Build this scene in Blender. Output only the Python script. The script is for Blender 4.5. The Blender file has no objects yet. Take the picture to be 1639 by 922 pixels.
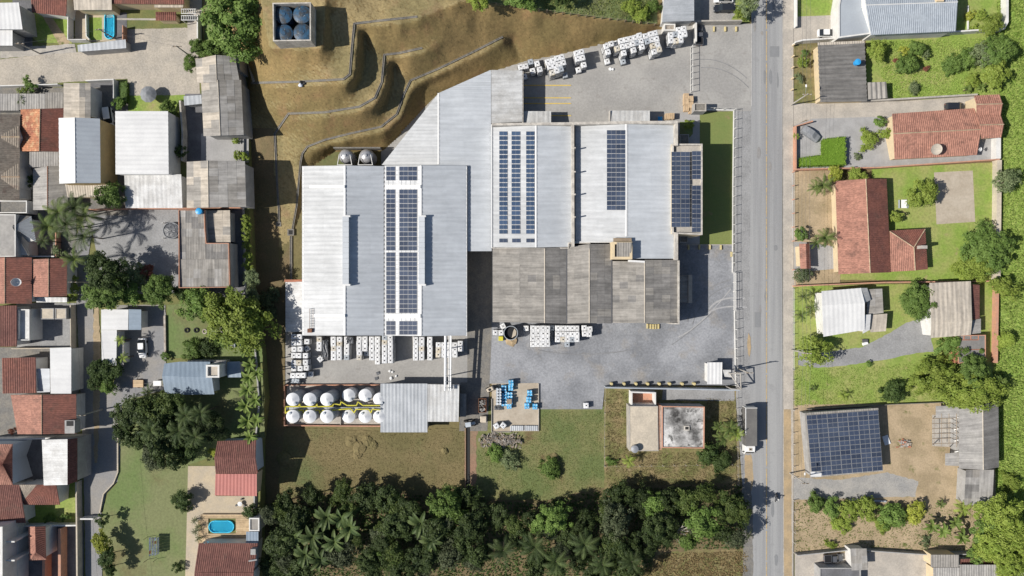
import bpy,bmesh,math,random
import numpy as np
from mathutils import Vector,Matrix

# ---------------------------------------------------------------- camera, sky, sun, exposure
S,H,CX,CY = 0.135,149.0,819.5,461.0          # metres per photo pixel on the ground, drone height
WEST = 3.0                                         # the western plots stand on a terrace
sc = bpy.context.scene
C = sc.collection
cam = bpy.data.cameras.new('camera')
cam_o = bpy.data.objects.new('camera',cam); C.objects.link(cam_o)
cam.sensor_width = 36.0
cam.lens = 36.0 * H / (1639 * S)
cam.clip_end = 4000
cam_o.location = (0,0,H)
sc.camera = cam_o
SUN_EL,SUN_AZ = math.radians(43),math.radians(11)   # light travels east, a little north
sd = Vector((math.cos(SUN_AZ) * math.cos(SUN_EL),math.sin(SUN_AZ) * math.cos(SUN_EL),-math.sin(SUN_EL)))
w = bpy.data.worlds.new('World'); sc.world = w; w.use_nodes = True
nt = w.node_tree
sky = nt.nodes.new('ShaderNodeTexSky'); sky.sky_type = 'NISHITA'; sky.sun_disc = False
sky.sun_elevation = SUN_EL; sky.sun_rotation = math.atan2(-sd.x,-sd.y)
sky.air_density = 1.0; sky.dust_density = 1.0
bg = nt.nodes['Background']; bg.inputs['Strength'].default_value = 0.07
nt.links.new(sky.outputs[0],bg.inputs['Color'])
sl = bpy.data.lights.new('sun','SUN'); sl.energy = 5.0; sl.angle = math.radians(0.5); sl.color = (1.0,0.95,0.88)
so = bpy.data.objects.new('sun',sl); C.objects.link(so)
so.rotation_euler = sd.to_track_quat('-Z','Y').to_euler()
so.location = (-80,-20,120)
sc.view_settings.view_transform = 'Standard'; sc.view_settings.look = 'None'
sc.view_settings.exposure = 0.18; sc.view_settings.gamma = 1.0
sc.view_settings.use_curve_mapping = False
sc.cycles.max_bounces = 6; sc.cycles.transparent_max_bounces = 6
sc.cycles.use_denoising = True

rng = random.Random(7)
nrng = np.random.default_rng(11)

# ---------------------------------------------------------------- helpers
def P(u,v,z=0.0):
    k = S * (H - z) / H
    return Vector(((u - CX) * k,(CY - v) * k,z))

def link(o,parent=None):
    C.objects.link(o)
    if parent is not None:
        o.parent = parent
        o.matrix_parent_inverse = Matrix.Translation(-parent.location) if parent.type == 'EMPTY' and parent.parent is None and parent.rotation_euler.z == 0 and parent.scale.x == 1 else parent.matrix_world.inverted()
    return o

def tag(o,label=None,cat=None,group=None,kind=None):
    if label: o['label'] = label
    if cat: o['category'] = cat
    if group: o['group'] = group
    if kind: o['kind'] = kind
    return o

def thing(name,label,cat,loc=(0,0,0),group=None,rz=0.0):
    o = bpy.data.objects.new(name,None); C.objects.link(o)
    o.empty_display_size = 0.3
    o.location = loc; o.rotation_euler = (0,0,rz)
    return tag(o,label,cat,group)

def child(name,me,parent,loc=(0,0,0),rot=(0,0,0),scale=(1,1,1)):
    """a part in the local frame of its parent"""
    o = bpy.data.objects.new(name,me); C.objects.link(o)
    o.parent = parent; o.location = loc; o.rotation_euler = rot; o.scale = scale
    return o

def mesh(name,verts,faces,mat=None,smooth=False):
    me = bpy.data.meshes.new(name)
    me.from_pydata([tuple(v) for v in verts],[],faces)
    me.validate()
    if mat is not None:
        for m in (mat if isinstance(mat,(list,tuple)) else [mat]): me.materials.append(m)
    if smooth:
        for p in me.polygons: p.use_smooth = True
    return me

def fast_mesh(name,verts,nper,mat,tint=None):
    """numpy polygons with nper corners each"""
    n = len(verts) // nper
    me = bpy.data.meshes.new(name)
    me.vertices.add(len(verts)); me.vertices.foreach_set('co',np.asarray(verts,dtype=np.float32).ravel())
    me.loops.add(n * nper); me.loops.foreach_set('vertex_index',np.arange(n * nper,dtype=np.int32))
    me.polygons.add(n); me.polygons.foreach_set('loop_start',np.arange(0,n * nper,nper,dtype=np.int32))
    me.update(calc_edges=True)
    if tint is not None:
        a = me.attributes.new('tint','FLOAT','FACE'); a.data.foreach_set('value',np.asarray(tint,dtype=np.float32))
    me.materials.append(mat)
    return me

def wobj(name,me,root=None):
    """mesh given in world coordinates; a part when root is given"""
    o = bpy.data.objects.new(name,me); C.objects.link(o)
    if root is not None:
        o.parent = root
        o.matrix_parent_inverse = Matrix.Translation(-Vector(root['origin'] if 'origin' in root else root.location))
    return o

class MB:
    def __init__(s): s.v = []; s.f = []; s.m = []
    def add(s,vs,fs,mi=0):
        n = len(s.v); s.v += [tuple(x) for x in vs]
        s.f += [tuple(i + n for i in f) for f in fs]; s.m += [mi] * len(fs)
        return s
    def box(s,x0,x1,y0,y1,z0,z1,mi=0,taper=0.0):
        t = taper
        vs = [(x0,y0,z0),(x1,y0,z0),(x1,y1,z0),(x0,y1,z0),(x0 + t,y0 + t,z1),(x1 - t,y0 + t,z1),(x1 - t,y1 - t,z1),(x0 + t,y1 - t,z1)]
        return s.add(vs,[(0,3,2,1),(4,5,6,7),(0,1,5,4),(1,2,6,5),(2,3,7,6),(3,0,4,7)],mi)
    def bar(s,a,b,r,n=6,r2=None,mi=0):
        a,b = Vector(a),Vector(b); d = (b - a)
        if d.length < 1e-6: return s
        q = d.to_track_quat('Z','Y'); r2 = r if r2 is None else r2
        vs = [a + q @ Vector((r * math.cos(t),r * math.sin(t),0)) for t in [2 * math.pi * i / n for i in range(n)]]
        vs += [b + q @ Vector((r2 * math.cos(t),r2 * math.sin(t),0)) for t in [2 * math.pi * i / n for i in range(n)]]
        fs = [(i,(i + 1) % n,n + (i + 1) % n,n + i) for i in range(n)] + [tuple(range(n))[::-1],tuple(range(n,2 * n))]
        return s.add(vs,fs,mi)
    def lathe(s,prof,n=20,cx=0,cy=0,mi=0,cap=True):
        vs = []
        for (r,z) in prof:
            for i in range(n):
                t = 2 * math.pi * i / n; vs.append((cx + r * math.cos(t),cy + r * math.sin(t),z))
        fs = []
        for j in range(len(prof) - 1):
            for i in range(n):
                fs.append((j * n + i,j * n + (i + 1) % n,(j + 1) * n + (i + 1) % n,(j + 1) * n + i))
        if cap: fs.append(tuple(range(n))[::-1]); fs.append(tuple(range((len(prof) - 1) * n,len(prof) * n)))
        return s.add(vs,fs,mi)
    def mesh(s,name,mats,smooth=False,bevel=0):
        me = bpy.data.meshes.new(name); me.from_pydata(s.v,[],s.f)
        mats = mats if isinstance(mats,(list,tuple)) else [mats]
        for m in mats: me.materials.append(m)
        for p,i in zip(me.polygons,s.m): p.material_index = i; p.use_smooth = smooth
        if bevel:
            bm = bmesh.new(); bm.from_mesh(me)
            bmesh.ops.bevel(bm,geom=bm.edges[:],offset=bevel,segments=1,affect='EDGES',clamp_overlap=True)
            bm.to_mesh(me); bm.free()
        me.update()
        return me

def prism(poly,z0,z1,taper=None):
    """closed prism over a list of Vector xy; z1 may be a list"""
    n = len(poly)
    z1 = z1 if isinstance(z1,(list,tuple)) else [z1] * n
    a = sum(poly[i].x * poly[(i + 1) % n].y - poly[(i + 1) % n].x * poly[i].y for i in range(n))
    idx = list(range(n)) if a > 0 else list(range(n))[::-1]
    vs = [(poly[i].x,poly[i].y,z0) for i in idx] + [(poly[i].x,poly[i].y,z1[i]) for i in idx]
    fs = [(i,(i + 1) % n,n + (i + 1) % n,n + i) for i in range(n)] + [tuple(range(n))[::-1],tuple(range(n,2 * n))]
    return vs,fs

def inset(pts,d):
    c = sum(pts,Vector((0,0,0))) / len(pts)
    return [p + (c - p).normalized() * d if (c - p).length > d else p for p in pts]

# ---------------------------------------------------------------- materials
def M(name,c1,c2=None,sc=0.25,var=0.18,fine=3.0,rough=0.85,bump=0.0,bsc=None,metal=0.0,spec=0.3,
      streak=0.0,sperm=2.5,rnd=0.0,mixlo=0.4,mixhi=0.6,c3=None,sc3=1.2,lo3=0.62,hi3=0.72,obj=False,st=None,sun=None,uvtile=None):
    m = bpy.data.materials.new(name); m.use_nodes = True
    t = m.node_tree; N = t.nodes; L = t.links
    b = N['Principled BSDF']; b.inputs['Roughness'].default_value = rough; b.inputs['Metallic'].default_value = metal
    b.inputs['Specular IOR Level'].default_value = spec
    if obj: co = N.new('ShaderNodeTexCoord').outputs['Object']
    else: co = N.new('ShaderNodeNewGeometry').outputs['Position']
    def noise(scale,detail=5,vec=co,rough_=0.6):
        n = N.new('ShaderNodeTexNoise'); n.inputs['Scale'].default_value = scale; n.inputs['Detail'].default_value = detail
        n.inputs['Roughness'].default_value = rough_; L.new(vec,n.inputs['Vector']); return n.outputs['Fac']
    def mr(x,a,b_,c,d):
        n = N.new('ShaderNodeMapRange'); n.inputs[1].default_value = a; n.inputs[2].default_value = b_
        n.inputs[3].default_value = c; n.inputs[4].default_value = d; L.new(x,n.inputs[0]); return n.outputs[0]
    def mix(f,a,b_):
        n = N.new('ShaderNodeMix'); n.data_type = 'RGBA'
        L.new(f,n.inputs['Factor'])
        for s_,x in ((6,a),(7,b_)):
            if isinstance(x,tuple): n.inputs[s_].default_value = (*x,1)
            else: L.new(x,n.inputs[s_])
        return n.outputs[2]
    def scale(col,f):
        n = N.new('ShaderNodeVectorMath'); n.operation = 'SCALE'
        if isinstance(col,tuple): n.inputs[0].default_value = col
        else: L.new(col,n.inputs[0])
        L.new(f,n.inputs['Scale']); return n.outputs[0]
    col = c1
    sco = co
    if st:
        mps = N.new('ShaderNodeMapping'); mps.inputs['Scale'].default_value = st; L.new(co,mps.inputs['Vector']); sco = mps.outputs[0]
    if c2 is not None: col = mix(mr(noise(sc,vec=sco),mixlo,mixhi,0,1),c1,c2)
    if c3 is not None: col = mix(mr(noise(sc3,6),lo3,hi3,0,1),col,c3)
    nf = noise(fine,4,rough_=0.7)
    if var: col = scale(col,mr(nf,0.28,0.72,1 - var,1 + var))
    if streak or uvtile:
        uv = N.new('ShaderNodeUVMap').outputs[0]
        if streak:
            mp = N.new('ShaderNodeMapping'); mp.inputs['Scale'].default_value = (sperm,0.12,1); L.new(uv,mp.inputs['Vector'])
            col = scale(col,mr(noise(1.0,4,mp.outputs[0]),0.3,0.7,1 - streak,1 + streak * 0.6))
        if uvtile:
            mp2 = N.new('ShaderNodeMapping'); mp2.inputs['Scale'].default_value = (1 / uvtile[0],1 / uvtile[1],1); L.new(uv,mp2.inputs['Vector'])
            wn = N.new('ShaderNodeTexWhiteNoise'); wn.noise_dimensions = '2D'
            fl = N.new('ShaderNodeVectorMath'); fl.operation = 'FLOOR'; L.new(mp2.outputs[0],fl.inputs[0]); L.new(fl.outputs[0],wn.inputs['Vector'])
            col = scale(col,mr(wn.outputs['Value'],0,1,1 - uvtile[2],1 + uvtile[2]))
    if rnd:
        oi = N.new('ShaderNodeObjectInfo'); col = scale(col,mr(oi.outputs['Random'],0,1,1 - rnd,1 + rnd))
    if isinstance(col,tuple): b.inputs['Base Color'].default_value = (*col,1)
    else: L.new(col,b.inputs['Base Color'])
    if bump:
        bn = N.new('ShaderNodeBump'); bn.inputs['Strength'].default_value = bump; bn.inputs['Distance'].default_value = 0.15
        L.new(noise(bsc,4) if bsc else nf,bn.inputs['Height']); L.new(bn.outputs[0],b.inputs['Normal'])
    return m

def leafmat(name,ca,cb,rough=0.6,rnd=0.2):
    m = bpy.data.materials.new(name); m.use_nodes = True
    t = m.node_tree; N = t.nodes; L = t.links
    b = N['Principled BSDF']; b.inputs['Roughness'].default_value = rough; b.inputs['Specular IOR Level'].default_value = 0.25
    at = N.new('ShaderNodeAttribute'); at.attribute_name = 'tint'
    mx = N.new('ShaderNodeMix'); mx.data_type = 'RGBA'; L.new(at.outputs['Fac'],mx.inputs['Factor'])
    mx.inputs[6].default_value = (*ca,1); mx.inputs[7].default_value = (*cb,1)
    oi = N.new('ShaderNodeObjectInfo'); mr = N.new('ShaderNodeMapRange'); mr.inputs[3].default_value = 1 - rnd; mr.inputs[4].default_value = 1 + rnd
    L.new(oi.outputs['Random'],mr.inputs[0])
    sc_ = N.new('ShaderNodeVectorMath'); sc_.operation = 'SCALE'; L.new(mx.outputs[2],sc_.inputs[0]); L.new(mr.outputs[0],sc_.inputs['Scale'])
    L.new(sc_.outputs[0],b.inputs['Base Color'])
    tr = N.new('ShaderNodeBsdfTranslucent'); L.new(sc_.outputs[0],tr.inputs['Color'])
    ms = N.new('ShaderNodeMixShader'); ms.inputs[0].default_value = 0.3
    L.new(b.outputs[0],ms.inputs[1]); L.new(tr.outputs[0],ms.inputs[2])
    L.new(ms.outputs[0],N['Material Output'].inputs['Surface'])
    return m

m = {}
# ground
m['dry'] = M('dry_grass',(0.315,0.245,0.12),(0.24,0.20,0.094),sc=0.1,var=0.26,fine=1.8,bump=0.25,bsc=3,c3=(0.30,0.195,0.11),sc3=0.22,lo3=0.55,hi3=0.8)
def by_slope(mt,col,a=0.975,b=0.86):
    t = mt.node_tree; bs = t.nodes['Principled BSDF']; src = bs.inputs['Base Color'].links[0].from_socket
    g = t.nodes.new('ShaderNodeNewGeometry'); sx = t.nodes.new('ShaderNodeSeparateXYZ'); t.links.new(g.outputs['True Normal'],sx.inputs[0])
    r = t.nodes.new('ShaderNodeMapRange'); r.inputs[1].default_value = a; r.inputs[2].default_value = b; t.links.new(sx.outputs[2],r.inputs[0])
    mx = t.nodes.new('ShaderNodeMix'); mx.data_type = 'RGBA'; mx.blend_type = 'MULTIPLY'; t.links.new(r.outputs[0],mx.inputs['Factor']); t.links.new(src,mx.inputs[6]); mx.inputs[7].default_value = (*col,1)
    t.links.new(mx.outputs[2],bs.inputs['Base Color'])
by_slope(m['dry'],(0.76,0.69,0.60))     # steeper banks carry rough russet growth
m['field'] = M('rough_pasture',(0.185,0.148,0.07),(0.14,0.122,0.052),sc=0.1,var=0.22,fine=1.6,bump=0.4,bsc=2,c3=(0.115,0.135,0.05),sc3=0.06,lo3=0.55,hi3=0.68)
m['pasture'] = M('green_pasture',(0.12,0.15,0.052),(0.185,0.175,0.075),sc=0.12,var=0.24,fine=1.6,bump=0.4,bsc=1.5,c3=(0.13,0.085,0.045),sc3=0.12,lo3=0.6,hi3=0.68)
m['lawn'] = M('lawn_grass',(0.20,0.285,0.055),(0.285,0.30,0.10),sc=0.16,var=0.25,fine=2.0,bump=0.4,c3=(0.33,0.27,0.14),sc3=0.3,lo3=0.62,hi3=0.72)
m['lawn2'] = M('mown_lawn',(0.175,0.19,0.085),(0.13,0.18,0.058),sc=0.09,var=0.2,fine=2.0,bump=0.4,c3=(0.15,0.135,0.06),sc3=0.1,lo3=0.55,hi3=0.68)
m['flawn'] = M('factory_lawn',(0.175,0.20,0.065),(0.155,0.20,0.06),sc=0.15,var=0.12,fine=3,c3=(0.25,0.19,0.10),sc3=0.2,lo3=0.66,hi3=0.74)
m['meadow'] = M('lush_meadow',(0.195,0.30,0.055),(0.26,0.335,0.085),sc=0.1,var=0.3,fine=1.5,bump=0.8,bsc=1.5)
m['olive'] = M('thin_lawn',(0.17,0.165,0.06),(0.125,0.145,0.05),sc=0.3,var=0.2)
m['shade_earth'] = M('worn_shaded_earth',(0.17,0.125,0.066),(0.135,0.112,0.056),sc=0.2,var=0.2,bump=0.3)  # worn earth tone with the western strip's shade mixed in
m['dirt'] = M('bare_dirt',(0.40,0.31,0.20),(0.30,0.235,0.145),sc=0.25,var=0.2,bump=0.3,c3=(0.14,0.15,0.05),sc3=0.35,lo3=0.6,hi3=0.7)
m['redsoil'] = M('red_soil',(0.27,0.165,0.11),(0.22,0.165,0.105),sc=0.3,var=0.25,bump=0.4)
m['sand'] = M('sandy_shoulder',(0.40,0.30,0.18),(0.32,0.25,0.16),sc=0.4,var=0.15)
m['lot'] = M('dry_lot',(0.215,0.17,0.085),(0.14,0.145,0.05),sc=0.25,var=0.35,fine=1.4,bump=0.5,c3=(0.30,0.24,0.15),sc3=0.6)
m['asphalt'] = M('road_asphalt',(0.315,0.317,0.315),(0.25,0.252,0.255),sc=0.5,var=0.1,fine=5,bump=0.1,st=(1.3,0.03,1),c3=(0.235,0.235,0.235),sc3=0.35,lo3=0.6,hi3=0.8)
m['asphalt2'] = M('alley_asphalt',(0.225,0.225,0.23),(0.27,0.255,0.235),sc=0.15,var=0.14,fine=3,bump=0.2)
m['patch'] = M('asphalt_patch',(0.215,0.22,0.225),var=0.08)
m['yard'] = M('yard_concrete',(0.345,0.335,0.315),(0.285,0.277,0.263),sc=0.12,var=0.14,fine=2.2,bump=0.2,c3=(0.24,0.225,0.21),sc3=0.5,lo3=0.58,hi3=0.75)
m['gravel'] = M('grey_gravel_yard',(0.295,0.302,0.318),(0.185,0.192,0.205),sc=0.09,var=0.24,fine=2.2,bump=0.2,bsc=5,c3=(0.27,0.25,0.225),sc3=0.2,lo3=0.55,hi3=0.75)
m['gravel2'] = M('pale_gravel',(0.345,0.33,0.305),(0.275,0.27,0.26),sc=0.3,var=0.22,fine=4,bump=0.4)
m['gravel3'] = M('grey_drive',(0.29,0.29,0.29),(0.24,0.24,0.24),sc=0.3,var=0.2,fine=3,bump=0.4)
m['cobble'] = M('cobbled_street',(0.43,0.385,0.32),(0.36,0.328,0.28),sc=0.25,var=0.25,fine=3.5,bump=0.5)
m['paving'] = M('beige_paving',(0.46,0.385,0.275),(0.40,0.345,0.265),sc=0.5,var=0.15,fine=4)
m['pavement'] = M('concrete_pavement',(0.44,0.40,0.345),(0.36,0.33,0.29),sc=0.35,var=0.15,fine=3)
m['pavers'] = M('grey_pavers',(0.35,0.345,0.34),(0.30,0.295,0.29),sc=0.5,var=0.14,fine=4)
m['slab'] = M('concrete_slab',(0.37,0.315,0.245),(0.43,0.375,0.30),sc=0.3,var=0.12,fine=2)
m['conc'] = M('concrete',(0.42,0.39,0.345),(0.33,0.31,0.28),sc=0.6,var=0.15)
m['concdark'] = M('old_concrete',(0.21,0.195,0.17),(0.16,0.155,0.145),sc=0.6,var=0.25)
m['dark_and_shaded_paving'] = M('dark_and_shaded_paving',(0.16,0.16,0.17),(0.12,0.12,0.125),sc=0.4,var=0.15)  # dark paving, also laid where a yard's shade is painted in
m['yellow'] = M('yellow_paint',(0.62,0.43,0.08),(0.52,0.40,0.13),sc=2,var=0.15)
m['yellowpale'] = M('faded_yellow_paint',(0.56,0.46,0.21),(0.46,0.40,0.23),sc=2,var=0.15)
m['yline'] = M('worn_yellow_line',(0.50,0.36,0.16),(0.36,0.30,0.22),sc=1.2,var=0.15)
m['wline'] = M('worn_white_line',(0.55,0.54,0.52),(0.40,0.39,0.38),sc=0.8,var=0.1)
m['tyre_mark'] = M('tyre_mark',(0.38,0.375,0.365),(0.33,0.33,0.335),sc=0.8,var=0.12)
m['tyre_dark'] = M('dark_tyre_mark',(0.185,0.188,0.195),(0.235,0.238,0.245),sc=0.8,var=0.12)
# roofs
m['white_metal'] = M('white_metal_roof',(0.535,0.545,0.55),(0.455,0.465,0.468),sc=0.1,var=0.06,fine=1.0,rough=0.55,streak=0.17,sperm=1.0,uvtile=(1.0,4.6,0.05))
m['pale_metal'] = M('pale_metal_roof',(0.51,0.535,0.56),(0.45,0.475,0.50),sc=0.1,var=0.05,fine=1,rough=0.5,streak=0.13,sperm=1.0,uvtile=(1.0,5.2,0.04))  # cool copy of the white roof; east slopes carry sky tint in the colour
m['aged_metal'] = M('stained_metal_roof',(0.55,0.555,0.55),(0.43,0.425,0.41),sc=0.25,var=0.12,rough=0.6,streak=0.25,sperm=1.2)
m['galv'] = M('galvanised_roof',(0.43,0.45,0.47),(0.36,0.38,0.40),sc=0.25,var=0.1,rough=0.5,streak=0.2,sperm=2.0)
m['whiteroof'] = M('bright_white_roof',(0.66,0.66,0.65),(0.59,0.59,0.585),sc=0.2,var=0.05,rough=0.6,streak=0.06,sperm=1.0)
m['whitestain'] = M('stained_white_roof',(0.62,0.62,0.61),(0.48,0.475,0.46),sc=0.4,var=0.12,rough=0.6,streak=0.2,sperm=2.0)
m['blueroof'] = M('blue_grey_roof',(0.24,0.30,0.365),(0.21,0.265,0.325),sc=0.3,var=0.08,rough=0.5,streak=0.06)
m['blueslate'] = M('slate_tile_roof',(0.33,0.365,0.405),(0.29,0.325,0.365),sc=0.5,var=0.08,rough=0.6,uvtile=(0.3,0.4,0.07))
m['flatblue'] = M('grey_blue_flat_roof',(0.36,0.395,0.43),(0.33,0.36,0.395),sc=0.2,var=0.05,rough=0.6)
ab = dict(var=0.16,fine=1.3,streak=0.34,sperm=1.6)
m['asb1'] = M('fibre_cement_mid',(0.295,0.277,0.25),(0.25,0.236,0.215),sc=0.3,rnd=0.06,**ab)
m['asb2'] = M('fibre_cement_light',(0.325,0.305,0.275),(0.28,0.262,0.237),sc=0.3,rnd=0.05,**ab)
m['asb3'] = M('fibre_cement_dark',(0.225,0.215,0.203),(0.185,0.178,0.168),sc=0.3,rnd=0.10,**ab)
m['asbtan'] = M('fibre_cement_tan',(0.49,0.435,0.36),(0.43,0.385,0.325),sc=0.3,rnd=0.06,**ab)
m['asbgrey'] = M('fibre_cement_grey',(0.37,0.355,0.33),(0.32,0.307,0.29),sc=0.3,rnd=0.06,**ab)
tk0 = dict(var=0.22,fine=2.0,streak=0.14,sperm=2.2,rough=0.8)
tk = dict(c3=(0.13,0.075,0.058),sc3=0.45,lo3=0.56,hi3=0.78,var=0.2,fine=2.0,streak=0.12,sperm=2.2,rough=0.8)
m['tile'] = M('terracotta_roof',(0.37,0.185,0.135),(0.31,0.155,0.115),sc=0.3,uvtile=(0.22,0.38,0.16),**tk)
m['tiledark'] = M('dark_red_and_shaded_roof',(0.21,0.085,0.062),(0.165,0.070,0.055),sc=0.3,uvtile=(0.22,0.38,0.16),**tk)  # dark red roofs, and shaded slopes of redder ones painted darker
m['tileold'] = M('lichen_terracotta_roof',(0.42,0.19,0.10),(0.30,0.115,0.07),sc=0.35,uvtile=(0.22,0.38,0.2),c3=(0.50,0.34,0.19),sc3=0.8,lo3=0.52,hi3=0.68,**tk0)
m['tilebrown'] = M('brown_tile_roof',(0.30,0.255,0.205),(0.25,0.215,0.175),sc=0.3,uvtile=(0.25,0.4,0.14),**tk)
m['tilemaroon'] = M('maroon_roof',(0.135,0.058,0.048),(0.17,0.075,0.06),sc=0.4,uvtile=(0.25,0.4,0.14),**tk)
m['redmetal'] = M('red_metal_roof',(0.44,0.17,0.145),(0.39,0.155,0.135),sc=0.3,var=0.08,rough=0.5)
m['ridge'] = M('mortared_ridge',(0.46,0.37,0.25),(0.35,0.25,0.17),sc=1.0,var=0.2)
m['ridgew'] = M('metal_ridge_cap',(0.66,0.66,0.65),var=0.06,rough=0.5)
m['blackwash'] = M('mould_stained_roof',(0.60,0.59,0.57),(0.05,0.048,0.046),sc=0.16,var=0.25,fine=3,mixlo=0.42,mixhi=0.62,c3=(0.10,0.10,0.095),sc3=0.9,lo3=0.55,hi3=0.66)
m['beigeconc'] = M('beige_concrete_roof',(0.52,0.455,0.36),(0.43,0.38,0.305),sc=0.4,var=0.16,fine=3)
# walls, bits
m['wwhite'] = M('white_render',(0.66,0.65,0.62),(0.58,0.57,0.545),sc=0.6,var=0.07)
m['wcream'] = M('cream_render',(0.62,0.50,0.32),(0.55,0.45,0.30),sc=0.6,var=0.08)
m['wyellow'] = M('ochre_render',(0.42,0.31,0.15),(0.37,0.28,0.14),sc=0.6,var=0.08)
m['wgrey'] = M('grey_render',(0.36,0.355,0.345),(0.30,0.295,0.285),sc=0.6,var=0.12)
m['wblue'] = M('pale_blue_render',(0.42,0.47,0.52),var=0.06)
m['brick'] = M('brick_red',(0.42,0.17,0.10),(0.34,0.15,0.095),sc=0.8,var=0.2)
m['brickcap'] = M('brick_coping',(0.50,0.26,0.17),(0.42,0.24,0.17),sc=0.8,var=0.15)
m['parapet'] = M('weathered_parapet',(0.52,0.485,0.43),(0.36,0.335,0.30),sc=0.8,var=0.2)
m['glass'] = M('window_glass',(0.02,0.025,0.03),var=0,rough=0.12,spec=0.6)
m['frame'] = M('window_frame',(0.62,0.58,0.50),var=0.03)
m['dark'] = M('dark_interior',(0.03,0.03,0.03),var=0)  # flat black painting the shade inside openings and the ditch
m['black'] = M('black_plastic',(0.018,0.018,0.02),var=0.1,rough=0.5)
m['wplastic'] = M('white_plastic',(0.76,0.77,0.78),(0.71,0.71,0.70),sc=1.5,var=0.05,rough=0.5,rnd=0.08)
m['wplastic_old'] = M('dirty_plastic',(0.62,0.54,0.40),(0.60,0.58,0.53),sc=1.5,var=0.08,rough=0.5,rnd=0.1)
m['gplastic'] = M('grey_plastic',(0.36,0.40,0.44),(0.42,0.45,0.48),sc=1.2,var=0.1,rough=0.5,rnd=0.1)
m['steel'] = M('galvanised_steel',(0.45,0.46,0.47),var=0.08,rough=0.45,metal=0.6)
m['dsteel'] = M('dark_steel',(0.10,0.10,0.105),var=0.15,rough=0.5)
m['rust'] = M('rusty_steel',(0.22,0.10,0.055),(0.12,0.07,0.05),sc=2,var=0.2)
m['wood'] = M('pale_timber',(0.56,0.42,0.27),(0.45,0.33,0.21),sc=1.5,var=0.15,rnd=0.12)
m['oldwood'] = M('weathered_timber',(0.30,0.235,0.165),(0.22,0.175,0.13),sc=1.5,var=0.2,rnd=0.12)
m['deck'] = M('deck_plank',(0.50,0.38,0.235),(0.42,0.31,0.19),sc=1.2,var=0.12,rnd=0.15)
m['tankwhite'] = M('tank_white',(0.74,0.745,0.75),(0.69,0.70,0.705),sc=0.8,var=0.04,rough=0.45)
m['tankblue'] = M('dirty_blue_tank',(0.030,0.085,0.155),(0.045,0.05,0.055),sc=1.1,var=0.25,rough=0.5,c3=(0.32,0.38,0.42),sc3=2.2,lo3=0.64,hi3=0.7)
m['blue'] = M('bright_blue_plastic',(0.03,0.28,0.62),(0.04,0.33,0.66),sc=2,var=0.06,rough=0.4)
m['cyanblue'] = M('sky_blue_plastic',(0.06,0.36,0.66),(0.16,0.47,0.72),sc=1.5,var=0.1,rough=0.4,rnd=0.15)
m['pool'] = M('pool_shell',(0.07,0.62,0.85),var=0.03,rough=0.5)
m['yellowpipe'] = M('yellow_rail',(0.62,0.56,0.05),(0.50,0.45,0.06),sc=2,var=0.1,rough=0.5)
m['foil'] = M('silver_cladding',(0.50,0.50,0.51),(0.40,0.40,0.41),sc=2.5,var=0.2,rough=0.35,metal=0.5,fine=4)
m['cell'] = M('solar_cells',(0.042,0.056,0.09),(0.056,0.072,0.108),sc=0.15,var=0.06,rough=0.12,spec=0.3,rnd=0.2)
m['cellblue'] = M('blue_solar_cells',(0.04,0.066,0.12),(0.056,0.088,0.145),sc=0.15,var=0.06,rough=0.12,spec=0.3,rnd=0.2)
m['alu'] = M('panel_frame',(0.36,0.365,0.375),var=0.03,rough=0.45)
m['car_white'] = M('white_car_paint',(0.74,0.74,0.73),var=0,rough=0.22,spec=0.6)
m['car_black'] = M('black_car_paint',(0.022,0.025,0.032),var=0,rough=0.2,spec=0.6)
m['car_grey'] = M('grey_car_paint',(0.09,0.095,0.105),var=0,rough=0.25,spec=0.6)
m['tyre'] = M('tyre_rubber',(0.02,0.02,0.02),var=0)
m['light'] = M('headlamp_glass',(0.6,0.6,0.58),var=0,rough=0.15)
m['cover'] = M('grey_cover_cloth',(0.24,0.25,0.265),(0.19,0.20,0.21),sc=1.5,var=0.12)
m['tarp'] = M('black_tarpaulin',(0.075,0.08,0.088),(0.13,0.135,0.145),sc=1.5,var=0.3,rough=0.35,bump=0.6,bsc=2)
m['cloth'] = M('white_cloth',(0.6,0.62,0.66),(0.35,0.40,0.5),sc=2.2,var=0.15,rnd=0.2)
m['skin'] = M('skin',(0.35,0.2,0.14),var=0)
m['bark'] = M('bark',(0.13,0.10,0.075),(0.09,0.07,0.055),sc=2,var=0.2)
m['deadwood'] = M('dead_wood',(0.38,0.35,0.31),var=0.1)
m['scrap'] = M('scrap',(0.34,0.33,0.31),(0.12,0.11,0.10),sc=1.5,var=0.3,rnd=0.4)
m['rubble'] = M('rubble_pale',(0.42,0.38,0.33),(0.27,0.23,0.19),sc=1.2,var=0.25,rnd=0.3)
m['cardboard'] = M('cardboard',(0.42,0.28,0.16),var=0.15)
m['truckbox'] = M('grey_tarpaulin_top',(0.15,0.145,0.135),(0.125,0.12,0.115),sc=0.5,var=0.06)
def water(name):
    w_ = bpy.data.materials.new(name); w_.use_nodes = True
    b = w_.node_tree.nodes['Principled BSDF']
    b.inputs['Base Color'].default_value = (0.55,0.9,0.98,1); b.inputs['Roughness'].default_value = 0.05
    b.inputs['Transmission Weight'].default_value = 1.0; b.inputs['IOR'].default_value = 1.1
    return w_
m['water'] = water('pool_water')
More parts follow.
